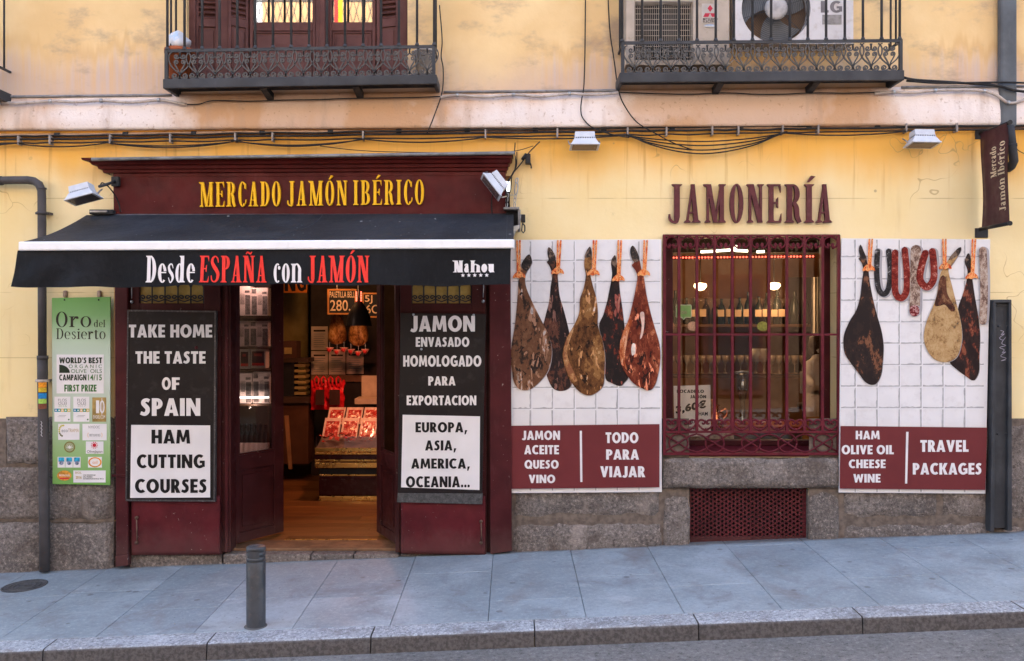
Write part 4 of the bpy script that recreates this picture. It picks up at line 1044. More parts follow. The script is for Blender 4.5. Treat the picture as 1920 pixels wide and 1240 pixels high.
# square iron channel post
PO = thing('channel_post', 'grey iron channel fixed upright to the wall beside the right ham poster', 'post', W(1879, 998, -.06))
mb = MB().quadp([(1866, 566), (1895, 566), (1893, 990), (1864, 990)], -.055, .05); mb.build('web', M['post'], PO)
for q in ([(1863, 563), (1868, 563), (1864, 998), (1857, 998)], [(1892, 563), (1897, 563), (1898, 996), (1889, 996)]):
    MB().quadp(q, -.085, .08).build('flange', M['post'], PO, bevel=.004)
MB().rp(1863, 562, 1897, 568, -.088, .085).build('cap', M['post'], PO, bevel=.005)
MB().rp(1868, 571, 1891, 574, -.065, .02).build('cap_lip', M['post'], PO, bevel=.003)
for px, py in ((1872, 612), (1888, 612), (1870, 813.5), (1886, 813.5)):
    MB().lathe([(0, -.012), (.007, -.010), (.009, -.002), (.009, 0)], W(px, py, -.055), 8, 'y').build('bolt', M['post'], PO)
t_ = MB(); gp = [(1876, 620), (1882, 622), (1877, 628), (1884, 626), (1874, 634), (1881, 638), (1886, 632), (1878, 644), (1886, 648), (1874, 652), (1883, 656), (1879, 662), (1886, 660), (1876, 668), (1887, 672), (1877, 677), (1886, 675)]
t_.tube([W(a, b, -.0565) for a, b in cr(gp, 3)], .0022, 4); t_.build('scribble', mat('marker', (.42, .40, .48), .5), PO)

# ------------------------------------------------------------------ floodlights
def flood(label, c, ang_roll, pitch, sc_=1.0, arm=None):
    """LED flood: tapered ribbed body on a wider bezel; local: lens faces -Z"""
    t = thing('floodlight', label, 'floodlight', c, 'grey LED floodlights')
    Rm = Matrix.Rotation(R(ang_roll), 3, 'Y') @ Matrix.Rotation(R(pitch), 3, 'X')
    def frus(z0, z1, a0, b0, a1, b1, nm, m, bev=.003):
        v = [(-a0, -b0, z0), (a0, -b0, z0), (a0, b0, z0), (-a0, b0, z0), (-a1, -b1, z1), (a1, -b1, z1), (a1, b1, z1), (-a1, b1, z1)]
        v = [Vector(c) + Rm @ (Vector(p)*sc_) for p in v]
        return MB().add(v, [(3,2,1,0),(4,5,6,7),(0,1,5,4),(1,2,6,5),(2,3,7,6),(3,0,4,7)]).build(nm, m, t, bevel=bev)
    frus(-.012, .0, .112, .085, .110, .083, 'bezel', M['lamp_white'])
    frus(-.0135, -.0122, .095, .070, .095, .070, 'lens', M['lamp_glass'], 0)
    frus(0, .045, .104, .078, .080, .056, 'reflector_housing', M['lamp_white'])
    frus(.045, .055, .072, .050, .072, .050, 'fin_core', M['black'], 0)
    frus(.055, .100, .077, .054, .074, .050, 'driver_box', M['lamp_white'])
    for i in range(12):
        x = -.072 + .0131*i
        v = [(x, -.058, .044), (x+.006, -.058, .044), (x+.006, .056, .044), (x, .056, .044), (x, -.055, .056), (x+.006, -.055, .056), (x+.006, .055, .056), (x, .055, .056)]
        v = [Vector(c) + Rm @ (Vector(p)*sc_) for p in v]
        MB().add(v, [(3,2,1,0),(4,5,6,7),(0,1,5,4),(1,2,6,5),(2,3,7,6),(3,0,4,7)]).build('fin', M['lamp_white'], t)
    for s in (-1, 1):
        p = [Vector(c) + Rm @ (Vector(q)*sc_) for q in ((s*.112, 0, .01), (s*.118, .02, .03), (s*.118, .07, .06))]
        MB().tube(p, .006, 4).build('yoke', M['galv'], t)
    for a in (arm or []): a(t)
    return t
flood('grey floodlight under the cables between the fascia and the window', W(1096, 274, -.17), 0, -6, 1.0, [lambda t: MB().tube([W(1096, 266, -.12), W(1096, 262, 0)], .012, 6).build('bracket', M['iron_dark'], t)])
flood('grey floodlight under the cables next to the banner', W(1729, 270, -.17), 1, -6, 1.0, [lambda t: MB().tube([W(1729, 262, -.12), W(1729, 258, 0)], .012, 6).build('bracket', M['iron_dark'], t)])
def arm_l(t):
    MB().rp(208, 331, 222, 349, -.16, .04).build('wall_plate', M['iron_dark'], t, bevel=.004)
    MB().tube([W(215, 341, -.16), W(200, 346, -.30), W(186, 350, -.38)], .011, 8).build('arm', M['iron'], t)
    MB().tube([W(*p) for p in cr([(188, 348, -.37), (192, 343, -.33), (203, 350, -.25), (214, 364, -.15), (222, 380, -.11), (226, 398, -.105)], 5)], .005, 5).build('lead', M['cable'], t)
flood('grey floodlight on an arm at the left end of the fascia', W(157, 372, -.42), -15, -8, .98, [arm_l])
def arm_r(t):
    MB().tube([W(*p) for p in cr([(948, 352, -.17), (950, 375, -.14), (949, 392, -.12)], 5)], .007, 6).build('arm', M['iron_dark'], t)
    MB().tube([W(*p) for p in cr([(925, 362, -.2), (922, 375, -.13), (922, 390, -.108), (923, 402, -.108)], 5)], .005, 5).build('lead', M['cable'], t)
flood('grey floodlight tilted at the right end of the fascia by the chain', W(922, 350, -.30), 52, -10, .98, [arm_r])

# ------------------------------------------------------------------ hanging banner
BX = 3.655
BN = thing('banner', 'maroon vertical cloth banner projecting from the wall above the right ham poster', 'banner', (BX, 0, WZ(440)))
def bmap(u, v, off=0.0):
    """u 0..1 outwards from the wall, v 0..1 upwards, onto the gently curling cloth"""
    y = -.03 - .375*u; z = WZ(430) + v*(WZ(252) - WZ(430))
    x = BX + .010*math.sin(v*5 + u*2) * (1-u*.3) - .022*max(0, v-.86)**1.0*u*6 - .012*math.exp(-((u-.18)/.07)**2)*(1-abs(v-.45))
    return Vector((x - off, y, z))
mb = MB(); nu, nv = 16, 30
for sd, off in ((0, .0015), (1, -.0015)):
    vs_ = [bmap(i/nu, j/nv, off) for j in range(nv+1) for i in range(nu+1)]
    fs = [(j*(nu+1)+i, j*(nu+1)+i+1, (j+1)*(nu+1)+i+1, (j+1)*(nu+1)+i) for j in range(nv) for i in range(nu)]
    mb.add(vs_, fs if sd else [f[::-1] for f in fs], True)
mb.build('cloth', mat('maroon_cloth', (.060, .021, .027), .5, .2, 6, bump=.25, bscale=9, dist=.01), BN)
for z in (WZ(252), WZ(430)):
    MB().tube([(BX, .0, z), (BX, -.42, z)], .014, 10).build('rod', M['black'], BN)
    MB().tube([(BX, -.42, z), (BX, -.428, z)], .018, 10).build('rod_end', M['black'], BN)
for py in (252, 437): MB().rp(1829, py-9, 1853, py+9, -.012, .012).build('wall_plate', M['iron_dark'], BN, bevel=.003)
cream = mat('cream_print', (.62, .52, .36), .5, bump=0)
for wd_, u0, u1, v0, v1 in (('Jamón Ibérico', .90, .66, .14, .84), ('Mercado', .60, .38, .50, .81)):
    f = lambda a, b, u0=u0, u1=u1, v0=v0, v1=v1: bmap(u0 + (u1-u0)*b, v0 + (v1-v0)*a, .004)
    mp = lambda a, b: f(a, 1 - b)
    roman('lettering', wd_, 0, 1, 0, 1, 0, cream, BN, .13, .05, .05, single=True, step=.0002, mapf=mp, dvec=(.0005, 0, 0))

# ------------------------------------------------------------------ shopfront joinery
SF = thing('shopfront', 'burgundy wooden shopfront with yellow raised letters on its fascia', 'shopfront', W(586, 1045, -.05))
MB().quadp([(212, 322), (948, 319), (949, 404), (213, 404)], -.105, .12).build('fascia_board', M['fascia'], SF, bevel=.003)
MB().quadp([(222, 327), (936, 324), (936, 329), (222, 332)], -.110, .01).build('fascia_bead', M['fascia'], SF)
# cornice: stepped profile, mitred ends
prof = [(-.105, 326), (-.125, 324), (-.130, 319), (-.150, 317), (-.158, 311), (-.185, 309), (-.200, 303), (-.235, 300), (-.24, 296)]
for i in range(0, len(prof)-1):
    (ya_, pa_), (yb_, pb_) = prof[i], prof[i+1]
    e0, e1 = -ya_ - .105, -yb_ - .105
    v = []
    for (yy, pp, e) in ((ya_, pa_, e0), (yb_, pb_, e1)):
        za, zb_ = WZ(pp, yy), WZ(pp - 4, yy)
        v += [(WX(212) - e, .03, za), (WX(212) - e, yy, za), (WX(949) + e*.35, yy, zb_), (WX(949) + e*.35, .03, zb_)]
    MB().add(v, [(0, 1, 5, 4), (1, 2, 6, 5), (2, 3, 7, 6)]).build('cornice_moulding', M['fascia'], SF)
v = [(WX(172, -.24), -.26, WZ(301, -.24)), (WX(963, -.24), -.26, WZ(290, -.24)), (WX(963, -.24), .02, WZ(287, -.24)), (WX(180, -.24), .02, WZ(298, -.24))]
MB().add(v + [Vector(p) + Vector((0, 0, .012)) for p in v], [(3,2,1,0),(4,5,6,7),(0,1,5,4),(1,2,6,5),(2,3,7,6),(3,0,4,7)]).build('cornice_top', M['burg_dark'], SF)
MB().tube([W(172, 299, -.26), W(560, 293, -.26), W(965, 287, -.26)], .013, 8).build('lead_edge', M['lead'], SF)
for s, a, b in (('MERCADO', 374, 526), ('JAMÓN', 538, 651), ('IBÉRICO', 662, 795)):
    roman('letter', s, a, b, 342 - (a-374)*.012, 388 - (a-374)*.012, -.128, M['yellow_letter'], SF, .125, .042, .105, th=.022, tilt=-.010)
# pilasters
bq = M['burg']
for q, yy in (([(214, 404), (239, 404), (240, 1062), (217, 1062)], -.085), ([(917, 404), (957, 404), (960, 1034), (919, 1040)], -.085)):
    MB().quadp(q, yy, .13).build('pilaster', bq, SF, bevel=.008)
MB().quadp([(237, 404), (244, 404), (246, 1050), (241, 1052)], -.035, .07).build('pilaster_reveal', M['burg_dark'], SF)
MB().quadp([(209, 890), (237, 890), (239, 894), (209, 894)], -.095, .02).build('pilaster_joint', bq, SF, bevel=.003)
MB().quadp([(216, 1043), (240, 1041), (240, 1061), (217, 1063)], -.105, .02).build('pilaster_foot', bq, SF, bevel=.004)
MB().rp(214, 404, 958, 470, .02, .2).build('lintel', M['burg_dark'], SF)
MB().rp(214, 470, 958, 530, .03, .05).build('transom', M['burg_dark'], SF)
# door posts between shutters and leaves
MB().rp(413, 470, 433, 1036, -.02, .14).build('door_post', M['burg_dark'], SF, bevel=.006)
MB().rp(421, 470, 427, 1036, -.035, .02).build('door_bead', bq, SF, bevel=.004)
MB().rp(741, 470, 750, 1036, -.02, .14).build('door_post', M['burg_dark'], SF, bevel=.006)
MB().rp(910, 470, 919, 1038, .0, .08).build('door_post', M['burg_dark'], SF)
MB().rp(239, 470, 247, 1046, .0, .08).build('door_post', M['burg_dark'], SF)
# side shutters: frame, ironwork light, sheet-covered lower panel
M['amber'] = mat('amber_glass', (.42, .30, .09), .25, .15, 9)
def side_shutter(a, b, wa, wb, bot_l, bot_r):
    o = sub('side_shutter', SF, W((a+b)/2, 1040, -.05)); y = -.055
    MB().rp(a, 470, wa, 585, y, .05).build('stile', M['burg_dark'], o, bevel=.004); MB().rp(wb, 470, b, 585, y, .05).build('stile', M['burg_dark'], o, bevel=.004)
    MB().rp(wa, 569, wb, 585, y, .05).build('rail', M['burg_dark'], o, bevel=.004); MB().rp(wa, 470, wb, 530, y, .05).build('rail', M['burg_dark'], o, bevel=.004)
    MB().rp(wa, 530, wb, 569, y + .03, .006).build('pane', M['amber'], o)
    n = 5; wd_ = (wb - wa)/n
    for i in range(n+1):
        MB().tube([W(wa + wd_*i, 530, y + .012), W(wa + wd_*i, 569, y + .012)], .006, 6).build('iron_bar', M['iron_dark'], o)
    for i in range(n):
        cx_ = wa + wd_*(i+.5); k = wd_
        p1 = spiral(cx_ - k*.22, 558, k*.05, k*.2, 200, -180, 12); p2 = spiral(cx_ + k*.22, 558, k*.05, k*.2, -20, 360, 12)
        for p_ in (p1, p2, [(cx_ - k*.45, 562), (cx_, 566), (cx_ + k*.45, 562)], [(cx_ - k*.48, 538), (cx_ - k*.3, 531), (cx_ + k*.3, 531), (cx_ + k*.48, 538)]):
            MB().tube([W(u, v, y + .008) for u, v in p_], .006, 4).build('iron_scroll', M['iron_dark'], o)
    MB().quadp([(a, 585), (b, 585), (b + 1, bot_r), (a + 1, bot_l)], y, .05).build('panel', M['burg_dark'], o)
    # sheet metal over the foot, gently dented
    mb = MB(); nx, nz = 26, 14; vs_ = []
    for j in range(nz+1):
        for i in range(nx+1):
            u, v = i/nx, j/nz; px = a + 2 + (b - a - 3)*u; py = 930 + ((bot_l + (bot_r-bot_l)*u) - 930)*v
            e = min(u, 1-u, v*1.2, (1-v)*1.2)
            d = mnoise.noise(Vector((px*.016, py*.02, a*.1))) * .010 * min(1, e*8)
            p = W(px, py, y - .014); vs_.append((p.x, p.y - d, p.z))
    mb.add(vs_, [((j+1)*(nx+1)+i, (j+1)*(nx+1)+i+1, j*(nx+1)+i+1, j*(nx+1)+i) for j in range(nz) for i in range(nx)], True)
    o2 = mb.build('sheet_panel', M['burg_sheet'], o)
    so = o2.modifiers.new('thick', 'SOLIDIFY'); so.thickness = .004
    return o
M['bolt'] = mat('old_brass', (.14, .085, .06), .5, .3, 30, metal=.3)
s1 = side_shutter(245, 413, 261, 382, 1041, 1040); s2 = side_shutter(750, 911, 772, 884, 1038, 1041)
for o, px, pa, pb in ((s1, 256, 971, 1018), (s2, 902, 978, 1018)):
    MB().tube([W(px, pa, -.085), W(px + 1, pb, -.085)], .005, 6).build('bolt_rod', M['bolt'], o)
    for py in (pa, pb): MB().lathe([(0, -.012), (.012, -.010), (.013, 0), (.012, .008)], W(px, py, -.082), 10, 'y').build('bolt_knob', M['bolt'], o)
MB().tube([W(247, 530, -.07), W(247, 560, -.07)], .003, 5).build('pull_chain', M['galv'], s1); MB().lathe([(0, 0), (.012, .01), (.012, .022), (0, .03)], W(247, 570, -.07), 8).build('chain_knob', M['galv'], s1)
MB().tube([W(907, 530, -.07), W(906, 558, -.07)], .004, 5).build('pull_chain', M['galv'], s2); MB().lathe([(0, 0), (.012, .01), (.012, .022), (0, .03)], W(906, 569, -.07), 8).build('chain_knob', M['galv'], s2)
# glazed door leaves, opened inwards
def leaf(hx, hy, fx, fy, nm='door_leaf'):
    o = sub(nm, SF, (hx, hy, 0)); u = Vector((fx-hx, fy-hy, 0)); L = u.length; u.normalize()
    nrm = Vector((u.y, -u.x, 0));  nrm = nrm if nrm.y < 0 else -nrm
    z0, z1 = .022, 2.55
    def pl(a, b, za, zb_, d, th, n_, m=M['burg_dark'], bev=.004):
        p = [Vector((hx, hy, 0)) + u*q + nrm*d for q in (a, b)]
        v = [Vector((p[0].x, p[0].y, za)), Vector((p[1].x, p[1].y, za)), Vector((p[1].x, p[1].y, zb_)), Vector((p[0].x, p[0].y, zb_))]
        e = -nrm*th
        return MB().add(v + [q + e for q in v], [(0,1,2,3), (7,6,5,4), (0,4,5,1), (1,5,6,2), (2,6,7,3), (3,7,4,0)]).build(n_, m, o, bevel=bev)
    pl(0, .075, z0, z1, 0, .045, 'stile'); pl(L-.10, L, z0, z1, 0, .045, 'stile'); pl(.075, L-.10, z0, .10, 0, .045, 'bottom_rail'); pl(.075, L-.10, .60, .72, 0, .045, 'lock_rail'); pl(.075, L-.10, 2.4, z1, 0, .045, 'top_rail')
    pl(.075, L-.10, .10, .60, -.016, .015, 'lower_panel'); pl(.115, L-.14, .14, .56, -.006, .010, 'raised_field', bev=.006)
    for a, b, c, d in ((.075, L-.10, .72, .735), (.075, L-.10, 2.385, 2.4), (.075, .09, .735, 2.385), (L-.115, L-.10, .735, 2.385)): pl(a, b, c, d, -.008, .02, 'glazing_bead', bev=.002)
    pl(.09, L-.115, .735, 2.385, -.018, .005, 'pane', M['pane'], 0)
    return o
lf = leaf(WX(434, .10), .10, WX(532, .55), .55)
leaf(WX(745, .10), .10, WX(706, .55), .55)
MB().lathe([(0, -.02), (.012, -.018), (.014, -.006), (.008, 0), (.008, .02)], W(434.5, 908, .07), 10, 'y').build('door_knob', M['galv'], lf)
# stone step and threshold
stp = thing('door_step', 'worn granite step at the shop door', 'step', W(590, 1046, -.02))
for a, b in ((418, 582), (583, 662), (663, 748)):
    p0, p1 = WX(a, -.05), WX(b, -.05)
    MB().box(p0 + .002, p1 - .002, -.05, .30, -.25, -.014).build('step_stone', M['granite'], stp, bevel=.008)
MB().box(WX(246), WX(416, -.03), -.03, .2, -.3, -.022).build('step_side', M['granite'], stp, bevel=.008); MB().box(WX(751), WX(916), -.02, .2, -.3, -.02).build('step_side', M['granite'], stp, bevel=.008)
MB().box(WX(432), WX(746), .05, .32, -.0135, .008).build('threshold', mat('threshold_wood', (.20, .11, .06), .5, .3, 8), stp, bevel=.004)
MB().box(WX(532, .3), WX(706, .3), .318, .34, .004, .0125).build('brass_strip', M['gold'], stp)

# ------------------------------------------------------------------ awning
AW = thing('awning', 'black folding awning with white front bar over the shop door', 'awning', W(560, 404, -.12))
ax0, ax1 = -3.262, .012
yb0, zb0, yf0 = -.13, WZ(402, -.13), -1.045
zf0 = WZ(452.5, yf0)
def roofp(u, v):
    x = ax0 + (ax1-ax0)*u; y = yb0 + (yf0-yb0)*v
    sag = -.030*math.sin(math.pi*v) + .010*math.sin(v*3)*math.sin(u*4.0+.6)*v*(1-v)*2 + .009*mnoise.noise(Vector((x*1.3, y*2.2, 2)))*math.sin(math.pi*v) + .004*math.sin(x*16 + y*3)*v**3*mnoise.noise(Vector((x*.9, 4, 1)))
    rise = .012*(u-.5) - .010*math.exp(-((u - .18 - .25*v)/.03)**2)*v*(1-v)*3 + .008*math.exp(-((u - .72 + .2*v)/.025)**2)*v*(1-v)*3
    return Vector((x, y, zb0 + (zf0-zb0)*v + sag*(1 if 0 < v < 1 else 0) + rise))
mb = MB(); nu, nv = 60, 16
for off, fl in ((0, 0), (-.003, 1)):
    vs_ = [roofp(i/nu, j/nv) + Vector((0, 0, off)) for j in range(nv+1) for i in range(nu+1)]
    fs = [(j*(nu+1)+i, j*(nu+1)+i+1, (j+1)*(nu+1)+i+1, (j+1)*(nu+1)+i) for j in range(nv) for i in range(nu)]
    mb.add(vs_, fs if fl else [f[::-1] for f in fs], True)
mb.build('cloth', M['awning'], AW)
for u in (.555, .985):                                   # sewn seams
    du = (0.09 if u < .9 else 0)
    MB().tube([roofp(u - du*(q/10)**2, q/10) + Vector((0, 0, .001)) for q in range(11)], .003, 4, flat=.5).build('seam', mat('seam', (.06, .065, .075), .6), AW)
def tl(px): return -.006*(px - 33)                       # the bar rises slightly to the right
def abar(pa, pb, ya_, yb_, nm, m, bev=.006):
    v = []
    for yy in (ya_, yb_):
        v += [Vector((ax0 - .002, yy, WZ(pb, yf0))), Vector((ax1 + .004, yy, WZ(pb - 4.5, yf0))), Vector((ax1 + .004, yy, WZ(pa - 4.5, yf0))), Vector((ax0 - .002, yy, WZ(pa, yf0)))]
    return MB().add(v, [(0,1,2,3), (7,6,5,4), (0,4,5,1), (1,5,6,2), (2,6,7,3), (3,7,4,0)]).build(nm, m, AW, bevel=bev)
abar(454, 471, yf0 - .035, yf0 + .02, 'front_bar', M['white'], .009)
yv = yf0 - .012
def vdis(px, py):
    d = (py - 470)/68.
    return (-.014*d*math.sin(px*.021) - .009*d*math.sin(px*.083 + 2*math.sin(px*.017)) - .016*d*math.exp(-((px-90)/70.)**2)*math.cos((px+py*1.3)*.06) - .006*d*math.sin(px*.05+1) - .01*d)
def vmap(px, py, off=0.0):
    k = (D + yv)/D
    return Vector(((px-960)/S*k, yv + vdis(px, py) - off, CZ + (600-py)/S*k))
mb = MB(); nu, nv = 90, 12
for off, fl in ((.0, 1), (-.003, 0)):
    vs_ = []
    for j in range(nv+1):
        for i in range(nu+1):
            u, v = i/nu, j/nv; xa = 33 - 8*v; px = xa + (958 - 2*v - xa)*u
            py = (470 - 4.5*u) + 68*v + (0 if j < nv else 1.8*math.sin(u*9) + 1.1*math.sin(u*31) + .6*math.sin(u*67))
            vs_.append(vmap(px, py, off))
    fs = [(j*(nu+1)+i, j*(nu+1)+i+1, (j+1)*(nu+1)+i+1, (j+1)*(nu+1)+i) for j in range(nv) for i in range(nu)]
    mb.add(vs_, fs if not fl else [f[::-1] for f in fs], True)
mb.build('valance', M['valance'], AW)
vm = lambda a, b: vmap(a, b, .005)
for s, a, b, m_ in (('Desde', 275, 367, M['white_print']), ('ESPAÑA', 376, 500, M['red_print']), ('con', 513, 567, M['white_print']), ('JAMÓN', 577, 693, M['red_print'])):
    roman('lettering', s, a, b, 480, 530, 0, m_, AW, .145, .05, .05, single=True, mapf=vm, dvec=(0, .001, 0), step=.0003)
roman('lettering', 'Mahou', 850, 928, 489, 511, 0, M['white_print'], AW, .22, .09, .035, single=True, mapf=vm, dvec=(0, .001, 0), step=.0003)
for i in range(5):
    cx_, cy_ = 868 + i*11.2, 516.5
    MB().add([vm(cx_ + r_*math.sin(R(36*j)), cy_ - r_*math.cos(R(36*j))) for j in range(10) for r_ in [4.2 if j % 2 == 0 else 1.8]], [list(range(10))]).build('star', M['white_print'], AW)
# roller box, folding arms, end brackets
MB().tube([(ax0 + .05, yb0 + .02, zb0 - .03), (ax1 - .03, yb0 + .02, zb0 - .03)], .035, 10).build('roller', M['galv'], AW)
for xx, s in ((ax0 + .35, 1), (ax1 - .35, -1)):
    zz = zb0 - .12
    MB().tube([(xx, yb0, zz), (xx + s*.55, -.55, zz - .20), (xx + s*.05, yf0 + .03, zf0 - .07)], .02, 6).build('folding_arm', M['white'], AW)
MB().rp(167, 393, 211, 402, -.16, .14).build('end_bracket', M['iron_dark'], AW, bevel=.004); MB().rp(168, 395, 200, 398, -.175, .02).build('bracket_edge', M['galv'], AW)
mb = MB().rp(944, 388.5, 974, 393, -.20, .19); mb.rp(971, 393, 976, 432, -.18, .16); mb.build('end_bracket', M['lead'], AW, bevel=.004)
MB().rp(946, 393, 971, 424, -.09, .08).build('bracket_web', M['iron_dark'], AW)
MB().tube([W(972, 408, -.15), W(982, 408, -.15)], .024, 10).build('gearbox', M['galv'], AW)
MB().rp(977, 402, 985, 417, -.18, .05).build('crank_gear', M['black'], AW, bevel=.006)
MB().tube([W(a, b, -.16) for a, b in ((981, 417), (979, 423), (978, 433), (981, 437), (984, 433), (984, 424), (981.5, 420))], .005, 6).build('crank_eye', M['iron_dark'], AW)
MB().add([W(962, 424, -.12), W(974, 422, -.12), W(974, 428, -.12), W(967, 434, -.12), W(963, 446, -.12), W(961, 447, -.12), W(962, 424, -.2), W(974, 422, -.2), W(974, 428, -.2), W(967, 434, -.2), W(963, 446, -.2), W(961, 447, -.2)],
         [(0,1,2,3,4,5), (11,10,9,8,7,6)] + [(i, 6+i, 6+(i+1) % 6, (i+1) % 6) for i in range(6)]).build('end_casting', M['galv'], AW, bevel=.003)
# chain with turnbuckle
CH = thing('chain', 'short steel chain with turnbuckle holding the awning bracket to the wall', 'chain', W(966, 390, -.12))
def link(a, b, w_, y, nm='link', r=.0032):
    c = Vector(W((a[0]+b[0])/2, (a[1]+b[1])/2, y)); P, Q = W(*a, y), W(*b, y); d = (Q-P); L = d.length; d.normalize(); n_ = Vector((d.z, 0, -d.x))
    pts = [c + d*(L/2*math.cos(q*math.pi/6)) + n_*(w_*math.sin(q*math.pi/6)) for q in range(13)]
    return MB().tube(pts, r, 5).build(nm, M['galv'], CH)
link((968, 344), (970, 334), .010, -.03, r=.005); link((967, 366), (969, 342), .012, -.05, 'turnbuckle', .005); link((965.5, 373), (967, 364), .008, -.07); link((965, 380), (966, 371), .008, -.09); link((965, 390), (965, 379), .007, -.11)
link((951, 372), (952, 362), .008, -.13); link((950, 380), (951, 370), .008, -.13); link((950, 390), (950, 379), .007, -.13)
MB().tube([W(952, 366, -.1), W(966, 366, -.06)], .003, 5).build('tie', M['galv'], CH)

# ------------------------------------------------------------------ text boards on the shutters
ys = -.10
B1 = thing('sign_board', 'black and white board on the left shutter advertising ham cutting courses', 'sign', W(320, 940, ys), 'text boards on the door shutters')
MB().quadp([(240, 582), (404, 584), (402, 939), (236, 938)], ys, .03).build('board', M['panel_black'], B1, bevel=.003)
mb = MB()
for q in ([(239, 581), (405, 583), (405, 586), (239, 584)], [(402, 586), (405, 586), (403, 937), (400, 937)], [(236, 937), (403, 938), (403, 941), (235, 940)], [(238.5, 584), (241, 584), (237.5, 937), (235, 937)]): mb.quadp(q, ys - .005, .037)
mb.build('edge_trim', M['panel_frame'], B1)
yt = ys - .004
MB().quadp([(246, 797), (394, 798), (394, 933), (244, 934)], ys - .002, .0015).build('white_field', M['sign_white'], B1)
for s, a, b, c, d in (('TAKE HOME', 241.5, 398, 609, 633), ('THE TASTE', 254, 385.5, 659, 682), ('OF', 303.5, 337, 708, 731), ('SPAIN', 263, 375.5, 747, 780)): sans('lettering', s, a, b, c, d, yt, M['sign_white'], B1, .045)
for s, a, b, c, d in (('HAM', 284, 356.5, 806, 832), ('CUTTING', 256.5, 384, 852.5, 878), ('COURSES', 253, 387.5, 898.5, 924.5)): sans('lettering', s, a, b, c, d, yt, M['ink'], B1, .045)
MB().lathe([(0, -.008), (.012, -.006), (.014, 0)], W(368, 652, ys), 10, 'y').build('screw', M['burg'], B1)
B2 = thing('sign_board', 'black and white board on the right shutter listing packed ham for export', 'sign', W(828, 945, ys), 'text boards on the door shutters')
MB().quadp([(751, 587), (911, 589), (904, 926), (746, 925)], ys, .03).build('board', M['panel_black'], B2, bevel=.003)
MB().quadp([(746, 925), (905, 926), (904, 946), (744, 942)], ys - .002, .032).build('bare_strip', mat('scratched_grey', (.085, .085, .085), .4, .3, 30, metal=.3, dirt=(.25, .25, .25), dfac=.4), B2, bevel=.002)
MB().quadp([(755, 778), (900, 781), (899, 919), (752, 914)], ys - .002, .0015).build('white_field', M['sign_white'], B2)
for s, a, b, c, d in (('JAMON', 770, 890.5, 592.5, 622), ('ENVASADO', 779.5, 880, 632.5, 650.5), ('HOMOLOGADO', 756, 902.5, 667, 687.5), ('PARA', 803, 854, 706, 723), ('EXPORTACION', 762.5, 893, 742, 760)): sans('lettering', s, a, b, c, d, yt, M['sign_white'], B2, .045)
for s, a, b, c, d in (('EUROPA,', 779, 875.5, 792, 811), ('ASIA,', 797, 855, 826, 845), ('AMERICA,', 771, 880.5, 860, 879), ('OCEANIA...', 761, 881, 893.5, 914)): sans('lettering', s, a, b, c, d, yt, M['ink'], B2, .045)
for px, py in ((775, 590), (888, 591), (790, 655)): MB().lathe([(0, -.006), (.008, -.005), (.01, 0)], W(px, py, ys), 8, 'y').build('screw', M['galv'], B2)

# ------------------------------------------------------------------ green olive-oil board
yg = -.075
GB = thing('olive_oil_board', 'green and white vertical board for olive oil awards beside the downpipe', 'sign', W(152, 909, yg))
tg = NT('green_fade_print'); zz = tg.xyz(2)
hi, lo = WZ(557, yg), WZ(909, yg)
f_ = tg.math('DIVIDE', tg.math('SUBTRACT', hi, zz), hi - lo)
gm = tg.out(tg.ramp(f_, [(0, (.145, .345, .075)), (.10, (.22, .43, .15)), (.24, (.50, .62, .45)), (.42, (.56, .62, .57)), (.60, (.46, .56, .42)), (.80, (.30, .46, .20)), (1, (.155, .355, .07))]), .45, spec=.35)
MB().quadp([(97, 559), (207, 557), (206.5, 910), (98.5, 908)], yg, .012).build('board', gm, GB, bevel=.002)
for px in (121, 185):
    MB().lathe([(0, -.003), (.006, -.002), (.007, 0)], W(px, 562.5, yg), 8, 'y').build('screw', M['ink'], GB)
    mb = MB().rp(px-4, 545, px+4, 558, -.02, .02); mb.build('wall_bracket', mat('rusty_lug', (.36, .26, .2), .7, .3, 30, dirt=(.16, .07, .03)), GB, bevel=.012)
y1_, y2_, y3_ = yg - .002, yg - .0035, yg - .005
oi = mat('brown_ink', (.035, .028, .018), .5, bump=0)
for s, a, b, c, d, t_ in (('Oro', 104.5, 171.5, 585, 613.5, .085), ('del', 176, 197, 600, 613.5, .08), ('Desierto', 105.5, 198, 616, 636, .08)):
    roman('lettering', s, a, b, c, d, y1_, oi, GB, t_, .032, .05, th=.001, single=True, step=.0002)
wf = lambda a, b, c, d: MB().rp(a, b, c, d, y1_, .001).build('printed_field', M['white_print'], GB)
wf(106, 665, 194.5, 738)
gi = mat('green_ink', (.06, .17, .045), .5, bump=0); dk = mat('dark_ink', (.022, .035, .018), .5, bump=0); gy = mat('grey_ink', (.22, .22, .22), .5, bump=0)
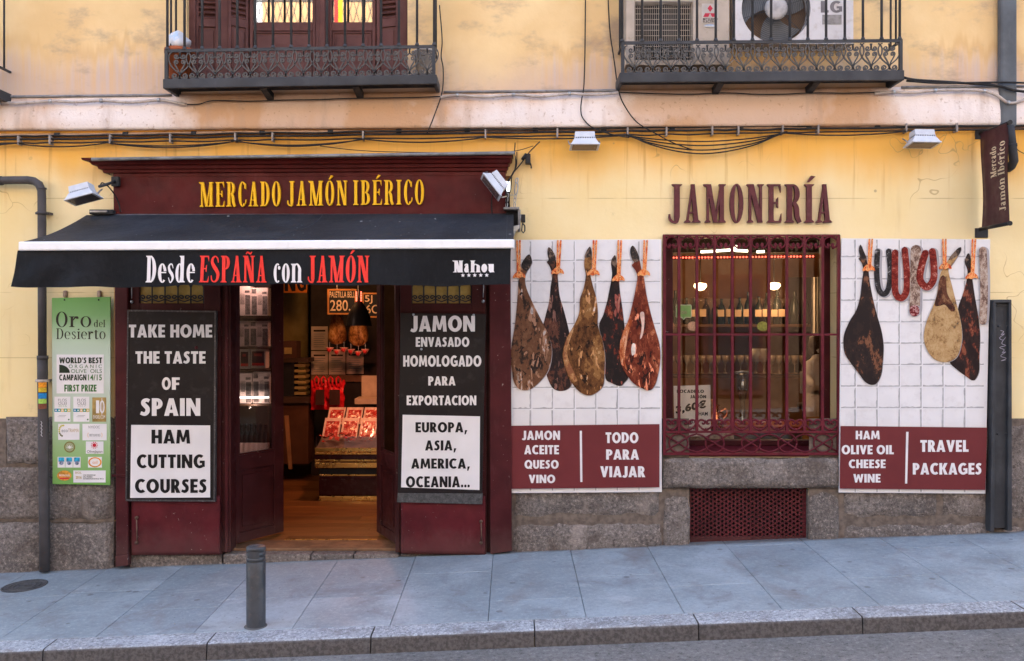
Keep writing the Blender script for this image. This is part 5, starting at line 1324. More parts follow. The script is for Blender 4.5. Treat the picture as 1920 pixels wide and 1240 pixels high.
for s, a, b, c, d, m_, of in (("WORLD'S BEST", 111, 191.5, 670.5, 681.5, dk, .03), ('O R G A N I C', 129, 191, 684, 690.5, gi, .0), ('OLIVE  OILS', 133, 191, 692.5, 699.5, gi, .0), ('CAMPAIGN', 111, 162, 702.5, 713.5, dk, .035), ('14/15', 165, 191, 702.5, 713.5, gi, .02), ('FIRST PRIZE', 120.5, 181, 721.5, 734.5, gi, .03),
        ('FLOS', 109, 125, 748, 753, gy, .0), ('OLEI', 109, 125, 754, 759, gy, .0), ('2016', 109, 125, 759.5, 763.5, mat('pale_green_ink', (.42, .52, .34), .5, bump=0), .0), ('FLOS', 145, 161, 748, 753, gy, .0), ('OLEI', 145, 161, 754, 759, gy, .0), ('2017', 145, 161, 759.5, 763.5, M['tile_line'], .0),
        ('eco', 115.5, 127, 804, 810.5, gy, .0), ('TRAMA', 127.5, 148, 804, 810.5, mat('tan_ink', (.50, .36, .18), .5, bump=0), .0), ('NYIOOC', 166, 187, 798.5, 803.5, gy, .0), ('BEST OLIVE OILS', 168, 188, 814, 818.5, gy, .01), ('OliveJapan', 163, 192, 844.5, 849, dk, .0),
        ('BIOL', 141, 153, 884.5, 888.5, mat('tan_ink', (.55, .42, .2), .5, bump=0), .02), ('2016', 142, 153, 893, 898, mat('gold_ink', (.5, .32, .06), .5, bump=0), .03), ('XXI EDIZIONE', 156, 179, 890, 892.3, dk, .02), ('DEL PREMIO', 156, 173, 893.4, 895.7, dk, .02), ('INTERNAZIONALE BIOL', 156, 195, 896.8, 899.1, dk, .02)):
    if s == 'FLOS' and a == 109:
        for q in ((102, 744, 132, 791), (137.5, 744, 167.5, 791), (109, 795, 149, 825), (154.5, 795, 200, 826), (161, 828, 194, 851), (137.5, 882.5, 198, 905), (165, 857, 191, 877)): wf(*q)
    sans('lettering', s, a, b, c, d, y2_, m_, GB, of)
def disc(cx_, cy_, rx, ry, y, m, nm='printed_mark', a0=0, a1=360, inner=0):
    n = 24; A = [R(a0 + (a1-a0)*i/n) for i in range(n+1)]
    o = [W(cx_ + rx*math.cos(a), cy_ - ry*math.sin(a), y) for a in A]
    i_ = [W(cx_ + rx*inner*math.cos(a), cy_ - ry*inner*math.sin(a), y) for a in A]
    return MB().add(o + i_, [(k, k+1, n+2+k, n+1+k) for k in range(n)]).build(nm, m, GB)
disc(111, 699.5, 20, 15.5, y2_, dk, a0=0, a1=90)
for x0_ in (102, 137.5):
    for i, c_ in enumerate(((.02, .22, .42), (.02, .30, .28), (.70, .45, .12), (.03, .32, .18), (.62, .48, .10))):
        MB().rp(x0_ + 6*i, 766.5, x0_ + 6*i + 6, 772.5, y2_, .0005).build('printed_mark', mat('swatch', c_, .5, bump=0), GB)
        disc(x0_ + 6*i + 3, 769.5, 1.6, 1.3, y3_, M['white_print'])
    MB().rp(x0_ + 8, 779, x0_ + 22, 779.6, y2_, .0005).build('printed_mark', gy, GB); MB().rp(x0_ + 6, 781.5, x0_ + 20, 782, y2_, .0005).build('printed_mark', gy, GB); disc(x0_ + 27, 787, 1.5, 1.5, y2_, gi)
MB().rp(173, 745.5, 199, 791, y1_, .001).build('printed_field', mat('gold_print', (.36, .24, .075), .5, .35, 14, bump=0), GB)
sans('lettering', '10', 180, 196, 751, 775, y2_, M['white_print'], GB, .0); MB().rp(190.5, 747, 191.5, 778, y2_, .0005).build('printed_mark', M['white_print'], GB)
sans('lettering', 'EVOOL.COM', 175, 197, 779, 785, y2_, M['white_print'], GB, .0)
for i in range(9):
    a = R(80 + i*22); MB().add([W(118 + 7*math.cos(a) + 2*math.cos(a + q), 808 - 10*math.sin(a) - 2.2*math.sin(a + q), y2_) for q in (0, 1.6, 3.1, 4.7)], [(0, 1, 2, 3)]).build('printed_mark', mat('leaf', (.55, .48, .10) if i < 6 else (.16, .16, .05), .5, bump=0), GB)
disc(167, 816, 3, 5, y2_, mat('peach', (.75, .45, .2), .5, bump=0), a0=110, a1=250, inner=.75); disc(189, 816, 3, 5, y2_, mat('peach', (.75, .45, .2), .5, bump=0), a0=-70, a1=70, inner=.75)
ol = mat('olive_ink', (.22, .19, .045), .5, bump=0)
disc(130.5, 838.5, 10.5, 10.5, y1_, ol); disc(130.5, 838.5, 8.3, 8.3, y2_, mat('sage', (.34, .36, .20), .5, bump=0))
for an in (-60, -30, 0, 30, 60):
    a = R(90 + an); MB().add([W(130.5 + u, 842 - v, y3_) for u, v in ((0, 0), (4.5*math.cos(a) - 1, 4.5*math.sin(a)), (8*math.cos(a), 8*math.sin(a)), (4.5*math.cos(a) + 1, 4.5*math.sin(a)))], [(0, 1, 2, 3)]).build('printed_mark', M['white_print'], GB)
rd = mat('red_ink', (.55, .02, .04), .5, bump=0)
disc(177, 835, 3.6, 3.6, y2_, rd)
for i in range(10): a = R(36*i); disc(177 + 5.6*math.cos(a), 835 - 5.6*math.sin(a), 1.0, 1.0, y2_, rd)
for i in range(3):
    x0_ = 108 + 14.6*i
    MB().rp(x0_, 857, x0_ + 13.8, 877, y1_, .001).build('printed_field', M['white_print'], GB); MB().rp(x0_ + 1.6, 858, x0_ + 12.4, 866, y2_, .0005).build('printed_mark', mat('sky_ink', (.03, .32, .50), .5, .4, 40, bump=0), GB); disc(x0_ + 7, 868.5, 4, 3.6, y3_, mat('globe', (.20, .22, .30), .5, .6, 60, bump=0))
oc = mat('orange_ink', (.75, .28, .02), .5, bump=0)
disc(178, 867, 12.5, 9.5, y2_, oc, inner=.78); sans('lettering', 'oil', 173.5, 182.5, 864, 870, y2_, oc, GB, .0)
disc(120.5, 892, 13.5, 9.5, y1_, mat('amber_oval', (.60, .27, .04), .5, .3, 60, bump=0)); sans('lettering', 'Armonia', 110.5, 130.5, 888.5, 893.5, y2_, M['white_print'], GB, .0); MB().rp(112, 896, 129, 898.5, y2_, .0005).build('printed_mark', rd, GB)

# ------------------------------------------------------------------ ham posters
def poster(label, off, panel, band, vx, hy, hams, ropes, sausages, texts, div):
    yp = -.045; zx = lambda p: (p[0]/2.431 + off, p[1]/2.431 + 430)
    t = thing('ham_poster', label, 'poster', W((panel[0][0]+panel[1][0])/2, panel[2][1], yp), 'ham posters on either side of the window')
    MB().quadp(panel, yp, .014).build('board', M['tile_print'], t, bevel=.002)
    rr = random.Random(int(off))
    x0_, x1_, y0_, y1p = panel[3][0] + 2, panel[2][0] - 2, panel[0][1] + 1, panel[2][1] - 2
    xs_ = [x0_] + [v for v in vx] + [x1_]; ys_ = [y0_] + list(hy) + [y1p]
    lm, lh = MB(), MB()
    for a, b in zip(xs_[:-1], xs_[1:]):
        for c, d in zip(ys_[:-1], ys_[1:]):
            n = 7; fade = rr.choice([.4, 1, 1, 1])
            if b < x1_:      # right-hand joint shade
                L = [W(b - .4, c + 2 + (d-c-3)*i/n, yp - .001) for i in range(n+1)]; Q = [W(b - 2.0 - rr.random()*2.0*fade, c + 2 + (d-c-3)*i/n, yp - .001) for i in range(n+1)]
                lm.add(Q + L, [(i+1, i, n+1+i, n+2+i) for i in range(n)])
                lh.add([W(b + .2, c+1, yp - .0012), W(b + 1.4, c+1, yp - .0012), W(b + 1.4, d-1, yp - .0012), W(b + .2, d-1, yp - .0012)], [(0, 1, 2, 3)])
            if d < y1p:
                L = [W(a + 2 + (b-a-3.5)*i/n, d - .4, yp - .0015) for i in range(n+1)]; Q = [W(a + 2 + (b-a-3.5)*i/n, d - 2.0 - rr.random()*1.9*fade, yp - .0015) for i in range(n+1)]
                lm.add(L + Q, [(i, i+1, n+2+i, n+1+i) for i in range(n)])
                lh.add([W(a+1, d + .2, yp - .0018), W(b-1, d + .2, yp - .0018), W(b-1, d + 1.3, yp - .0018), W(a+1, d + 1.3, yp - .0018)], [(0, 1, 2, 3)])
    lm.build('tile_shading', M['tile_line'], t); lh.build('tile_highlight', M['tile_hi'], t)
    lay = [0]
    def nxt(): lay[0] += 1; return yp - .0025 - .0005*lay[0]
    def shape(pts, m, nm, grow=None):
        q = cr([zx(p) for p in pts], 4, True)
        if grow:
            cx_ = sum(p[0] for p in q)/len(q); n = len(q); out = []
            for i in range(n):
                a, b = q[i-1], q[(i+1) % n]; dx, dy = b[0]-a[0], b[1]-a[1]; l = math.hypot(dx, dy) or 1
                out.append((q[i][0] - dy/l*grow[0] + grow[1], q[i][1] + dx/l*grow[0] + grow[2]))
            q = out
        y = nxt(); return MB().ngon([W(a, b, y) for a, b in q][::-1]).build(nm, m, t)
    def area(pts): return sum(pts[i][0]*pts[(i+1) % len(pts)][1] - pts[(i+1) % len(pts)][0]*pts[i][1] for i in range(len(pts)))
    for pts, m, extra in hams:
        if area(pts) > 0: pts = pts[::-1]
        shape(pts, M['soft_print'], 'printed_shadow', (-2.2, 3.0, 2.2)); shape(pts, M['shadow_print'], 'printed_shadow', (-1.2, 1.2, 1.0))
        o = shape(pts, m, 'ham_picture')
        top = min(p[1] for p in pts); hf = [p for p in pts if p[1] < top + 78]
        shape(hf, hoof_m, 'hoof_picture')
        for e, me_ in extra: shape(e, me_, 'ham_highlight')
    for cl, w_, m in sausages:
        q = cr(cl, 12); n = len(q)
        for gm_, ww, ox_, nm in ((M['soft_print'], w_ + 9, 6, 'printed_shadow'), (m, w_, 0, 'sausage_picture')):
            L, Q = [], []; y = nxt()
            for i, (a, b) in enumerate(q):
                u, v = q[max(0, i-1)], q[min(n-1, i+1)]; dx, dy = v[0]-u[0], v[1]-u[1]; l = math.hypot(dx, dy) or 1
                e = min(sum(math.dist(q[j], q[j+1]) for j in range(i)), sum(math.dist(q[j], q[j+1]) for j in range(i, n-1))); f = ww/2*(math.sqrt(max(.02, 1 - (1 - e/(ww*.5))**2)) if e < ww*.5 else 1)
                L.append(zx((a - dy/l*f + ox_, b + dx/l*f))); Q.append(zx((a + dy/l*f + ox_, b - dx/l*f)))
            MB().add([W(*p, y) for p in L + Q], [(i, i+1, n+i+1, n+i) for i in range(n-1)]).build(nm, gm_, t)
    for rx, ry0, ry1, kx, ky in ropes:
        y = nxt()
        for s in (-6.5, 6.5):
            MB().add([W(*zx(p), y) for p in ((rx + s - 4.5, ry0), (rx + s + 4.5, ry0), ((rx*.4 + kx*.6) + s*.6 + 4.5, ky), ((rx*.4 + kx*.6) + s*.6 - 4.5, ky))], [(0, 1, 2, 3)]).build('rope_picture', M['ham_rope'], t)
        kn = [(kx - 28, ky + 8), (kx - 18, ky - 6), (kx - 4, ky - 16), (kx + 10, ky - 14), (kx + 26, ky - 2), (kx + 30, ky + 14), (kx + 14, ky + 10), (kx, ky + 16), (kx - 14, ky + 12), (kx - 24, ky + 16)]
        shape(kn, M['ham_rope'], 'knot_picture')
    y = nxt(); MB().quadp(band, y, .0003).build('maroon_field', M['red_band'], t)
    y = nxt(); MB().quadp(div, y, .0003).build('divider', M['white_print'], t)
    y = nxt()
    for s, a, b, c, d in texts: sans('lettering', s, a, b, c, d, y, M['white_print'], t, .05)
    return t
hoof_m = ham_mat('hoof_print', [(.022, .018, .017), (.035, .028, .025), (.12, .075, .055), (.20, .14, .10)], (.36, .52, .60), 14, .8, 3)
dkb, brn = (.028, .018, .015), (.085, .045, .030)
h1 = ham_mat('ham_brown', [dkb, (.045, .028, .02), (.14, .062, .033), (.175, .085, .046), (.30, .22, .17)], (.34, .42, .56, .74), 9, .6, 1, (.48, .42, .38))
h2 = ham_mat('ham_dark', [(.022, .016, .015), (.032, .02, .018), (.105, .042, .028), (.17, .075, .045)], (.44, .58, .70), 9, .5, 2, (.30, .16, .11))
h3 = ham_mat('ham_golden', [(.026, .014, .009), (.085, .034, .014), (.145, .060, .022), (.27, .125, .042), (.45, .26, .12)], (.34, .45, .60, .76), 9, .6, 3, (.74, .60, .48))
h4 = ham_mat('ham_blackred', [(.02, .015, .014), (.03, .018, .016), (.15, .03, .018), (.32, .09, .045)], (.48, .60, .70), 9, .45, 4, (.42, .22, .16))
h5 = ham_mat('ham_red', [(.028, .012, .01), (.13, .024, .013), (.20, .045, .022), (.42, .13, .06), (.72, .52, .42)], (.36, .50, .62, .76), 8, .5, 5, (.80, .60, .50))
r2 = ham_mat('ham_pale', [(.13, .09, .06), (.30, .17, .07), (.44, .27, .12), (.50, .33, .16)], (.30, .42, .55), 13, .8, 6)
cutf = ham_mat('ham_flesh', [(.26, .10, .045), (.42, .20, .08), (.55, .32, .16)], (.46, .58), 10, .6, 8)
LH = [
 ([(215,82),(235,100),(248,140),(255,180),(258,230),(265,300),(285,370),(305,450),(320,530),(325,620),(322,700),(300,730),(265,738),(235,725),(215,690),(200,640),(190,560),(185,470),(200,400),(218,330),(225,260),(232,210),(220,170),(207,150),(215,140),(210,110)], h2, []),
 ([(518,118),(525,150),(530,180),(535,215),(540,280),(550,350),(560,430),(570,520),(582,600),(580,670),(560,700),(540,715),(500,700),(475,680),(470,600),(462,510),(445,440),(465,390),(482,330),(490,290),(500,240),(505,200),(500,150)], h4, []),
 ([(128,115),(140,150),(118,190),(108,220),(115,270),(150,350),(190,430),(222,500),(230,570),(215,640),(180,690),(140,725),(110,735),(75,725),(55,690),(48,640),(42,590),(48,520),(60,450),(68,380),(75,300),(78,240),(85,215),(90,170),(105,135)], h1, []),
 ([(405,80),(412,120),(412,170),(405,200),(415,250),(432,310),(440,380),(440,440),(462,510),(472,580),(470,660),(465,710),(440,740),(405,758),(370,750),(335,720),(305,670),(285,610),(280,560),(295,500),(330,440),(355,380),(358,320),(375,270),(385,210),(378,170),(380,130),(388,100)], h3,
   [([(330,445),(322,480),(308,520),(300,565),(312,610),(330,650),(345,690),(325,690),(300,650),(286,605),(283,560),(297,502)], cutf)]),
 ([(600,75),(618,100),(630,140),(640,190),(650,220),(660,290),(680,380),(700,450),(720,520),(725,590),(715,660),(700,710),(675,735),(640,725),(600,700),(570,660),(545,610),(538,550),(550,480),(580,410),(600,330),(612,270),(620,220),(612,190),(595,165),(605,150),(590,120),(588,90)], h5,
   [([(580,415),(596,420),(580,470),(570,530),(562,590),(572,640),(556,620),(542,590),(540,550),(552,482)], ham_mat('ham_orange', [(.30, .06, .02), (.50, .16, .06), (.66, .34, .20)], (.48, .60), 12, .4, 9)),
    ([(632,385),(650,380),(652,430),(645,480),(632,500),(640,440)], mat('ham_sheen', (.66, .45, .36), .4, .2, 30, bump=0)), ([(600,520),(612,530),(608,565),(596,575),(592,545)], mat('ham_sheen', (.70, .58, .50), .4, .2, 30, bump=0))])]
poster('white tiled poster of five hanging hams between the door and the window', 940,
  [(957, 450), (1240, 449), (1241, 923), (957, 925)], [(958.5, 798.5), (1236.5, 795.5), (1236.5, 914), (958.5, 917)],
  [996.5, 1037.5, 1078, 1118.5, 1159, 1199.5], [490, 529.5, 569, 608.5, 648, 688, 728, 767.5], LH,
  [(78, 50, 0, 80, 208), (264, 50, 0, 255, 190), (427, 50, 0, 418, 196), (540, 50, 0, 532, 222), (658, 50, 0, 648, 198)], [],
  [('JAMON', 979, 1050, 808, 825), ('ACEITE', 983, 1048, 835, 852), ('QUESO', 983.5, 1047.5, 863, 879), ('VINO', 991.5, 1041, 890.5, 906), ('TODO', 1135.5, 1197, 811, 831), ('PARA', 1136.5, 1198, 843, 862), ('VIAJAR', 1125.5, 1209.5, 874.5, 895)],
  [(1087, 808), (1091, 808), (1092, 904), (1088, 904)])
RH = [
 ([(620,110),(632,130),(635,180),(640,230),(650,300),(665,390),(675,480),(672,580),(670,650),(645,690),(610,670),(570,640),(535,600),(560,520),(575,430),(575,360),(595,300),(612,240),(618,190),(605,150)], ham_mat('ham_dark_red', [(.025, .015, .014), (.035, .02, .017), (.12, .03, .02), (.24, .075, .04)], (.46, .58, .64), 9, .5, 11), []),
 ([(130,70),(145,100),(158,140),(165,180),(172,240),(185,310),(205,390),(225,460),(235,530),(232,600),(225,660),(205,700),(180,710),(150,695),(120,655),(85,610),(60,570),(52,530),(55,480),(80,420),(110,370),(128,310),(135,250),(142,200),(138,160),(122,135),(128,125),(122,95)], ham_mat('ham_darkest', [(.026, .018, .017), (.034, .022, .019), (.15, .06, .032), (.20, .09, .05)], (.45, .60, .66), 8, .55, 12), []),
 ([(590,85),(575,120),(545,165),(530,185),(545,250),(560,310),(580,390),(592,460),(590,520),(570,580),(530,605),(480,600),(445,570),(422,520),(420,470),(435,410),(465,340),(482,280),(490,220),(500,190),(530,140),(570,90)], r2,
   [([(488,235),(505,210),(520,230),(525,290),(545,330),(562,365),(545,375),(515,345),(490,350),(468,345),(483,285)], ham_mat('ham_shank', [(.05, .02, .014), (.12, .045, .025), (.24, .12, .06)], (.44, .58), 12, .5, 13))])]
blk = ham_mat('black_pudding', [(.018, .016, .016), (.028, .025, .025), (.05, .045, .045), (.34, .33, .33)], (.42, .56, .67), 30, 1, 14)
red = ham_mat('chorizo', [(.11, .012, .01), (.19, .02, .014), (.28, .045, .03), (.50, .22, .18)], (.42, .56, .67), 26, 1, 15)
sal = ham_mat('salami', [(.14, .08, .06), (.30, .20, .15), (.40, .29, .22), (.50, .40, .33)], (.42, .5, .6), 30, .6, 16)
slc = ham_mat('salami_slice', [(.12, .012, .014), (.24, .03, .03), (.52, .33, .31)], (.44, .55), 60, 1, 17)
RS = [([(208, 88), (204, 190), (212, 270), (236, 296), (258, 268), (266, 190), (257, 88)], 25, blk), ([(288, 92), (287, 210), (290, 290), (315, 314), (338, 285), (341, 200), (330, 80)], 30, red),
      ([(383, 72), (380, 200), (376, 396)], 48, sal), ([(376, 346), (376, 372), (376, 398)], 44, slc), ([(430, 95), (408, 170), (402, 230), (432, 264), (462, 230), (464, 160), (455, 86)], 32, red), ([(686, 80), (692, 200), (692, 330), (686, 436)], 36, sal)]
poster('white tiled poster of three hams and hanging sausages beside the iron post', 1560,
  [(1578, 447), (1857, 449), (1848, 926), (1573, 924)], [(1576, 799), (1851, 802), (1847.5, 919), (1574.5, 916.5)],
  [1605, 1646, 1687.5, 1728.5, 1769.5, 1810.5], [483, 524.5, 564.5, 605, 645, 685, 725.5, 766], RH,
  [(177, 44, 0, 166, 176), (512, 44, 0, 515, 168), (647, 44, 0, 636, 212)], RS,
  [('HAM', 1604.5, 1649.5, 808, 824), ('OLIVE OIL', 1578, 1676, 835, 852), ('CHEESE', 1591.5, 1660.5, 862, 878), ('WINE', 1600, 1651, 889, 905), ('TRAVEL', 1725.5, 1816, 825.5, 847.5), ('PACKAGES', 1711.5, 1840.5, 868.5, 890)],
  [(1699, 810), (1703.5, 810), (1701, 907), (1697, 907)])

# ------------------------------------------------------------------ JAMONERIA in raised letters
JM = thing('raised_lettering', 'burgundy raised letters spelling JAMONERÍA on the yellow wall above the window', 'lettering', W(1407, 418, -.03))
for ch, a, b in (('J', 1253, 1279), ('A', 1283.5, 1314), ('M', 1321, 1361), ('O', 1368.5, 1394.5), ('N', 1401, 1432.5), ('E', 1439, 1465.5), ('R', 1472.5, 1503.5), ('Í', 1509, 1526.5), ('A', 1531, 1560.5)):
    roman('letter', ch, a, b, 345.5, 417.5, -.042, M['burg_letter'], JM, .135, .045, th=.028)

# ------------------------------------------------------------------ barred shop window
SW = thing('shop_window', 'burgundy framed shop window behind the iron grille', 'window', W(1408, 850, .2))
yw = .20; bw = M['burg']
MB().rp(1240, 428, 1262, 862, yw, .07).build('frame', bw, SW, bevel=.005); MB().rp(1541, 428, 1557, 862, yw, .07).build('frame', bw, SW, bevel=.005)
MB().rp(1262, 428, 1541, 446, yw, .07).build('frame', bw, SW, bevel=.005); MB().rp(1262, 826, 1541, 836, yw - .01, .08).build('frame', bw, SW, bevel=.005)
MB().rp(1551, 428, 1580, 862, yw + .03, .02).build('side_board', M['burg_dark'], SW)
MB().rp(1262, 446, 1541, 826, yw + .04, .006).build('pane', M['pane_shop'], SW)
v = [(WX(1244), .005, WZ(853)), (WX(1573), .005, WZ(853)), (WX(1573), yw + .02, WZ(842)), (WX(1244), yw + .02, WZ(842))]
MB().add(v + [Vector(p) - Vector((0, 0, .03)) for p in v], [(0,1,2,3),(7,6,5,4),(4,5,1,0)]).build('sill', M['grille'], SW)
# grille
GR = thing('window_grille', 'burgundy wrought iron grille of bars and scrolls over the shop window', 'grille', W(1408, 851, -.02))
yq = -.022; gm2 = M['grille']
bx_ = [1245.5, 1273, 1306.5, 1339.5, 1373, 1407, 1441.5, 1475, 1508, 1541.7, 1572]
for i, px in enumerate(bx_):
    e = i in (0, 10)
    MB().tube([W(px, 441, yq), W(px, 853 if e else 810, yq)], .016 if e else .0145, 4).build('bar', gm2, GR)
for py, r_ in ((441.5, .010), (627.5, .011), (810, .012), (851, .014)):
    MB().tube([W(1243, py, yq - .004), W(1574, py, yq - .004)], r_, 4).build('crossbar', gm2, GR)
def cell(a, b):
    c = (a+b)/2; w_ = (b-a)/2 - 2
    mb = MB()
    for s in (-1, 1):       # hanging C scroll under the top rail
        p = [(c, 444)] + [(c + s*w_*.98*math.sin(q), 455.5 - 11*math.cos(q)) for q in (.5, 1.0, 1.6, 2.2, 2.75)] + [(c + s*a_, b_) for a_, b_ in [(w_*.30, 465)]] + [(c + s*x, y) for x, y in spiral(w_*.36, 461, w_*.26, w_*.08, -80 if s > 0 else -80, -340, 8)]
        mb.tube([W(u, v, yq - .002) for u, v in cr(p, 2)], .0078, 5)
    o = mb.build('top_scroll', gm2, GR)
    mb = MB()
    for s in (-1, 1):       # heart standing on the lower rail
        p = [(c, 807), (c + s*w_*.55, 803), (c + s*w_*.95, 796), (c + s*w_*.9, 790), (c + s*w_*.55, 787.5), (c + s*w_*.18, 790), (c + s*w_*.15, 794), (c + s*w_*.34, 795), (c + s*w_*.40, 793)]
        mb.tube([W(u, v, yq - .002) for u, v in cr(p, 4)], .0082, 5)
    mb.lathe([(0, -.009), (.008, -.004), (.008, .004), (0, .009)], W(c, 805, yq - .006), 8)
    mb.build('heart_scroll', gm2, GR)
for a, b in zip(bx_[:-1], bx_[1:]): cell(a, b)
cc = [1272, 1340, 1408, 1476, 1543]
for c in cc:
    MB().tube([W(c + 17.5*math.cos(2*math.pi*q/28), 831 + 17.5*math.sin(2*math.pi*q/28), yq) for q in range(29)], .0075, 5).build('ring', gm2, GR)
zg = [(1245, 0), (1272, 1), (1306, 2), (1340, 3), (1374, 4), (1408, 5), (1442, 6), (1476, 7), (1509, 8), (1543, 9), (1571, 10)]
for s in (1, -1):
    p = [(px, 831 + (0 if i % 2 else s*17*(1 if (i//2) % 2 else -1))) for px, i in zg]
    MB().tube([W(a, b, yq + .004*s) for a, b in cr(p, 3)], .0075, 5).build('zigzag', gm2, GR)
# perforated vent plate
VP = thing('vent_plate', 'perforated burgundy metal vent plate at pavement level below the window', 'vent', W(1403, 1013, .02))
yv_ = .045; mb = MB(); cw = 7.05; chh = 8.2
r_in = .0108
for i in range(33):
    for j in range(13):
        px = 1291 + cw*i; py = 916 + chh*j + (chh/2 if i % 2 else 0)
        if px > 1516 or py > 1011: continue
        c = W(px, py, yv_); hw, hh = cw/2/S*1.006, chh/2/S*1.006; n = 12
        vo, vi, vb = [], [], []
        # rectangular cell split round a hole, staggered by half a cell
        for q in range(n):
            a = 2*math.pi*q/n + .26; dx, dz = math.cos(a), math.sin(a)
            t_ = min(hw/abs(dx) if abs(dx) > 1e-6 else 9, hh/abs(dz) if abs(dz) > 1e-6 else 9)
            vo.append((c.x + dx*t_, yv_, c.z + dz*t_)); vi.append((c.x + dx*r_in, yv_, c.z + dz*r_in)); vb.append((c.x + dx*r_in, yv_ + .004, c.z + dz*r_in))
        for s1_, s2_ in ((1, 1), (1, -1), (-1, 1), (-1, -1)):
            k = min(range(n), key=lambda q: (vo[q][0]-c.x-s1_*hw)**2 + (vo[q][2]-c.z-s2_*hh)**2); vo[k] = (c.x + s1_*hw, yv_, c.z + s2_*hh)
        mb.add(vo + vi + vb, [(q, (q+1) % n, n+(q+1) % n, n+q) for q in range(n)] + [(n+q, n+(q+1) % n, 2*n+(q+1) % n, 2*n+q) for q in range(n)])
mb.build('perforated_sheet', paint_mat('vent_paint', (.085, .016, .018), chip=(.2, .14, .11), amount=.66, rough=.55), VP)
MB().rp(1508, 914, 1517, 1016, yv_ + .002, .004).build('rim', M['grille'], VP); MB().rp(1290, 1006, 1517, 1040, yv_ - .002, .006).build('rim', M['burg'], VP)
MB().rp(1280, 900, 1525, 1060, .24, .02).build('dark_back', M['black'], VP)
# debris swept against the wall foot
mb = MB(); rr = random.Random(11)
for i in range(150):
    px = rr.choice([rr.uniform(1262, 1520), rr.uniform(1285, 1330), rr.uniform(960, 1260)]); x = WX(px); y = -rr.uniform(.002, .05) - (.0 if px > 1292 else .03); s = rr.uniform(.002, .007)
    z = gz(x, y) + .001
    a = rr.uniform(0, 6.28); u = Vector((math.cos(a), math.sin(a), rr.uniform(-.1, .5)))*s; w_ = Vector((-math.sin(a), math.cos(a), .3))*s*.6
    p = Vector((x, y, z)); mb.add([p, p+u, p+u+w_, p+w_], [(0, 1, 2, 3)])
for i in range(26):
    x = rr.uniform(-3.9, 4.2); y = rr.uniform(-1.6, -.06); s = rr.uniform(.004, .011); a = rr.uniform(0, 6.28); p = Vector((x, y, gz(x, y) + .002))
    u = Vector((math.cos(a), math.sin(a), .05))*s; w_ = Vector((-math.sin(a), math.cos(a), .25))*s*rr.uniform(.3, .8)
    mb.add([p, p+u, p+u+w_, p+w_], [(0, 1, 2, 3)])
tag(mb.build('litter', mat('litter', (.30, .22, .17), .8, .5, 80, bump=0)), 'fine dry litter gathered along the foot of the wall', 'litter', kind='stuff')

# ------------------------------------------------------------------ bollard and manhole
bp = Vector((WX(480, -1.45), -1.45, 0)); bp.z = gz(bp.x, bp.y)
BO = thing('bollard', 'short grey cylindrical metal bollard at the kerb before the shop door', 'bollard', bp)
r_ = .0585
BH = .85
pr = [(a_, b_*BH) for a_, b_ in [(r_*1.0, -.01), (r_, .47), (r_*.97, .474), (r_*.90, .476), (r_*.90, .484), (r_, .486), (r_, .508), (r_*.9, .510), (r_*.9, .520), (r_, .522), (r_, .542), (r_*.9, .544), (r_*.9, .552), (r_, .554), (r_, .574), (r_*.97, .582), (r_*.85, .586), (0, .588)]]
bom = mat('bollard_paint', (.048, .051, .056), .45, .35, 9, bump=.2, bscale=60, spec=.5, dirt=(.11, .085, .075), dfac=.6)
MB().lathe(pr, bp, 28).build('post', bom, BO)
mb = MB(); vs_ = []
for zq in (.512*BH, .560*BH):
    for i in range(7): a = R(-125 + 70*i/6); vs_.append((bp.x + r_*1.03*math.cos(a), bp.y + r_*1.03*math.sin(a), bp.z + zq))
mb.add(vs_, [(i, i+1, 8+i, 7+i) for i in range(6)], True); mb.build('crest_plate', M['iron'], BO)
mb = MB(); mb.lathe([(0, .592*BH), (.02, .5915*BH), (.022, .588*BH)], bp, 12); mb.build('top_emblem', M['iron'], BO)
MB().lathe([(r_*1.25, .001), (r_*1.12, .006), (r_*1.0, .006)], bp, 22).build('base_seal', M['joint'], BO)
mc = Vector((WX(46, -.41), -.41, 0)); mc.z = gz(mc.x, mc.y) + .001
MH = thing('manhole_cover', 'small round dark manhole cover in the pavement by the downpipe', 'manhole cover', mc)
rm = .155
def tilt_mb(mb):
    for v in mb.v: v.z += .04*(v.x - mc.x) + .02*(v.y - mc.y)
    return mb
mi = mat('cast_iron', (.10, .098, .098), .55, .3, 20, metal=.3)
tilt_mb(MB().lathe([(rm, 0), (rm, .002), (rm*.9, .002), (rm*.9, .0005)], mc, 40)).build('rim', mi, MH)
tilt_mb(MB().lathe([(0, .0008), (rm*.9, .0008)], mc, 40)).build('lid', mi, MH)
for k in range(3): tilt_mb(MB().lathe([(rm*(.25 + .2*k), .0010), (rm*(.25 + .2*k), .003), (rm*(.32 + .2*k), .003), (rm*(.32 + .2*k), .0010)], mc, 36)).build('ridge', mi, MH)
# wall-foot screws and rubbed scuffs on the kerb are left to the materials

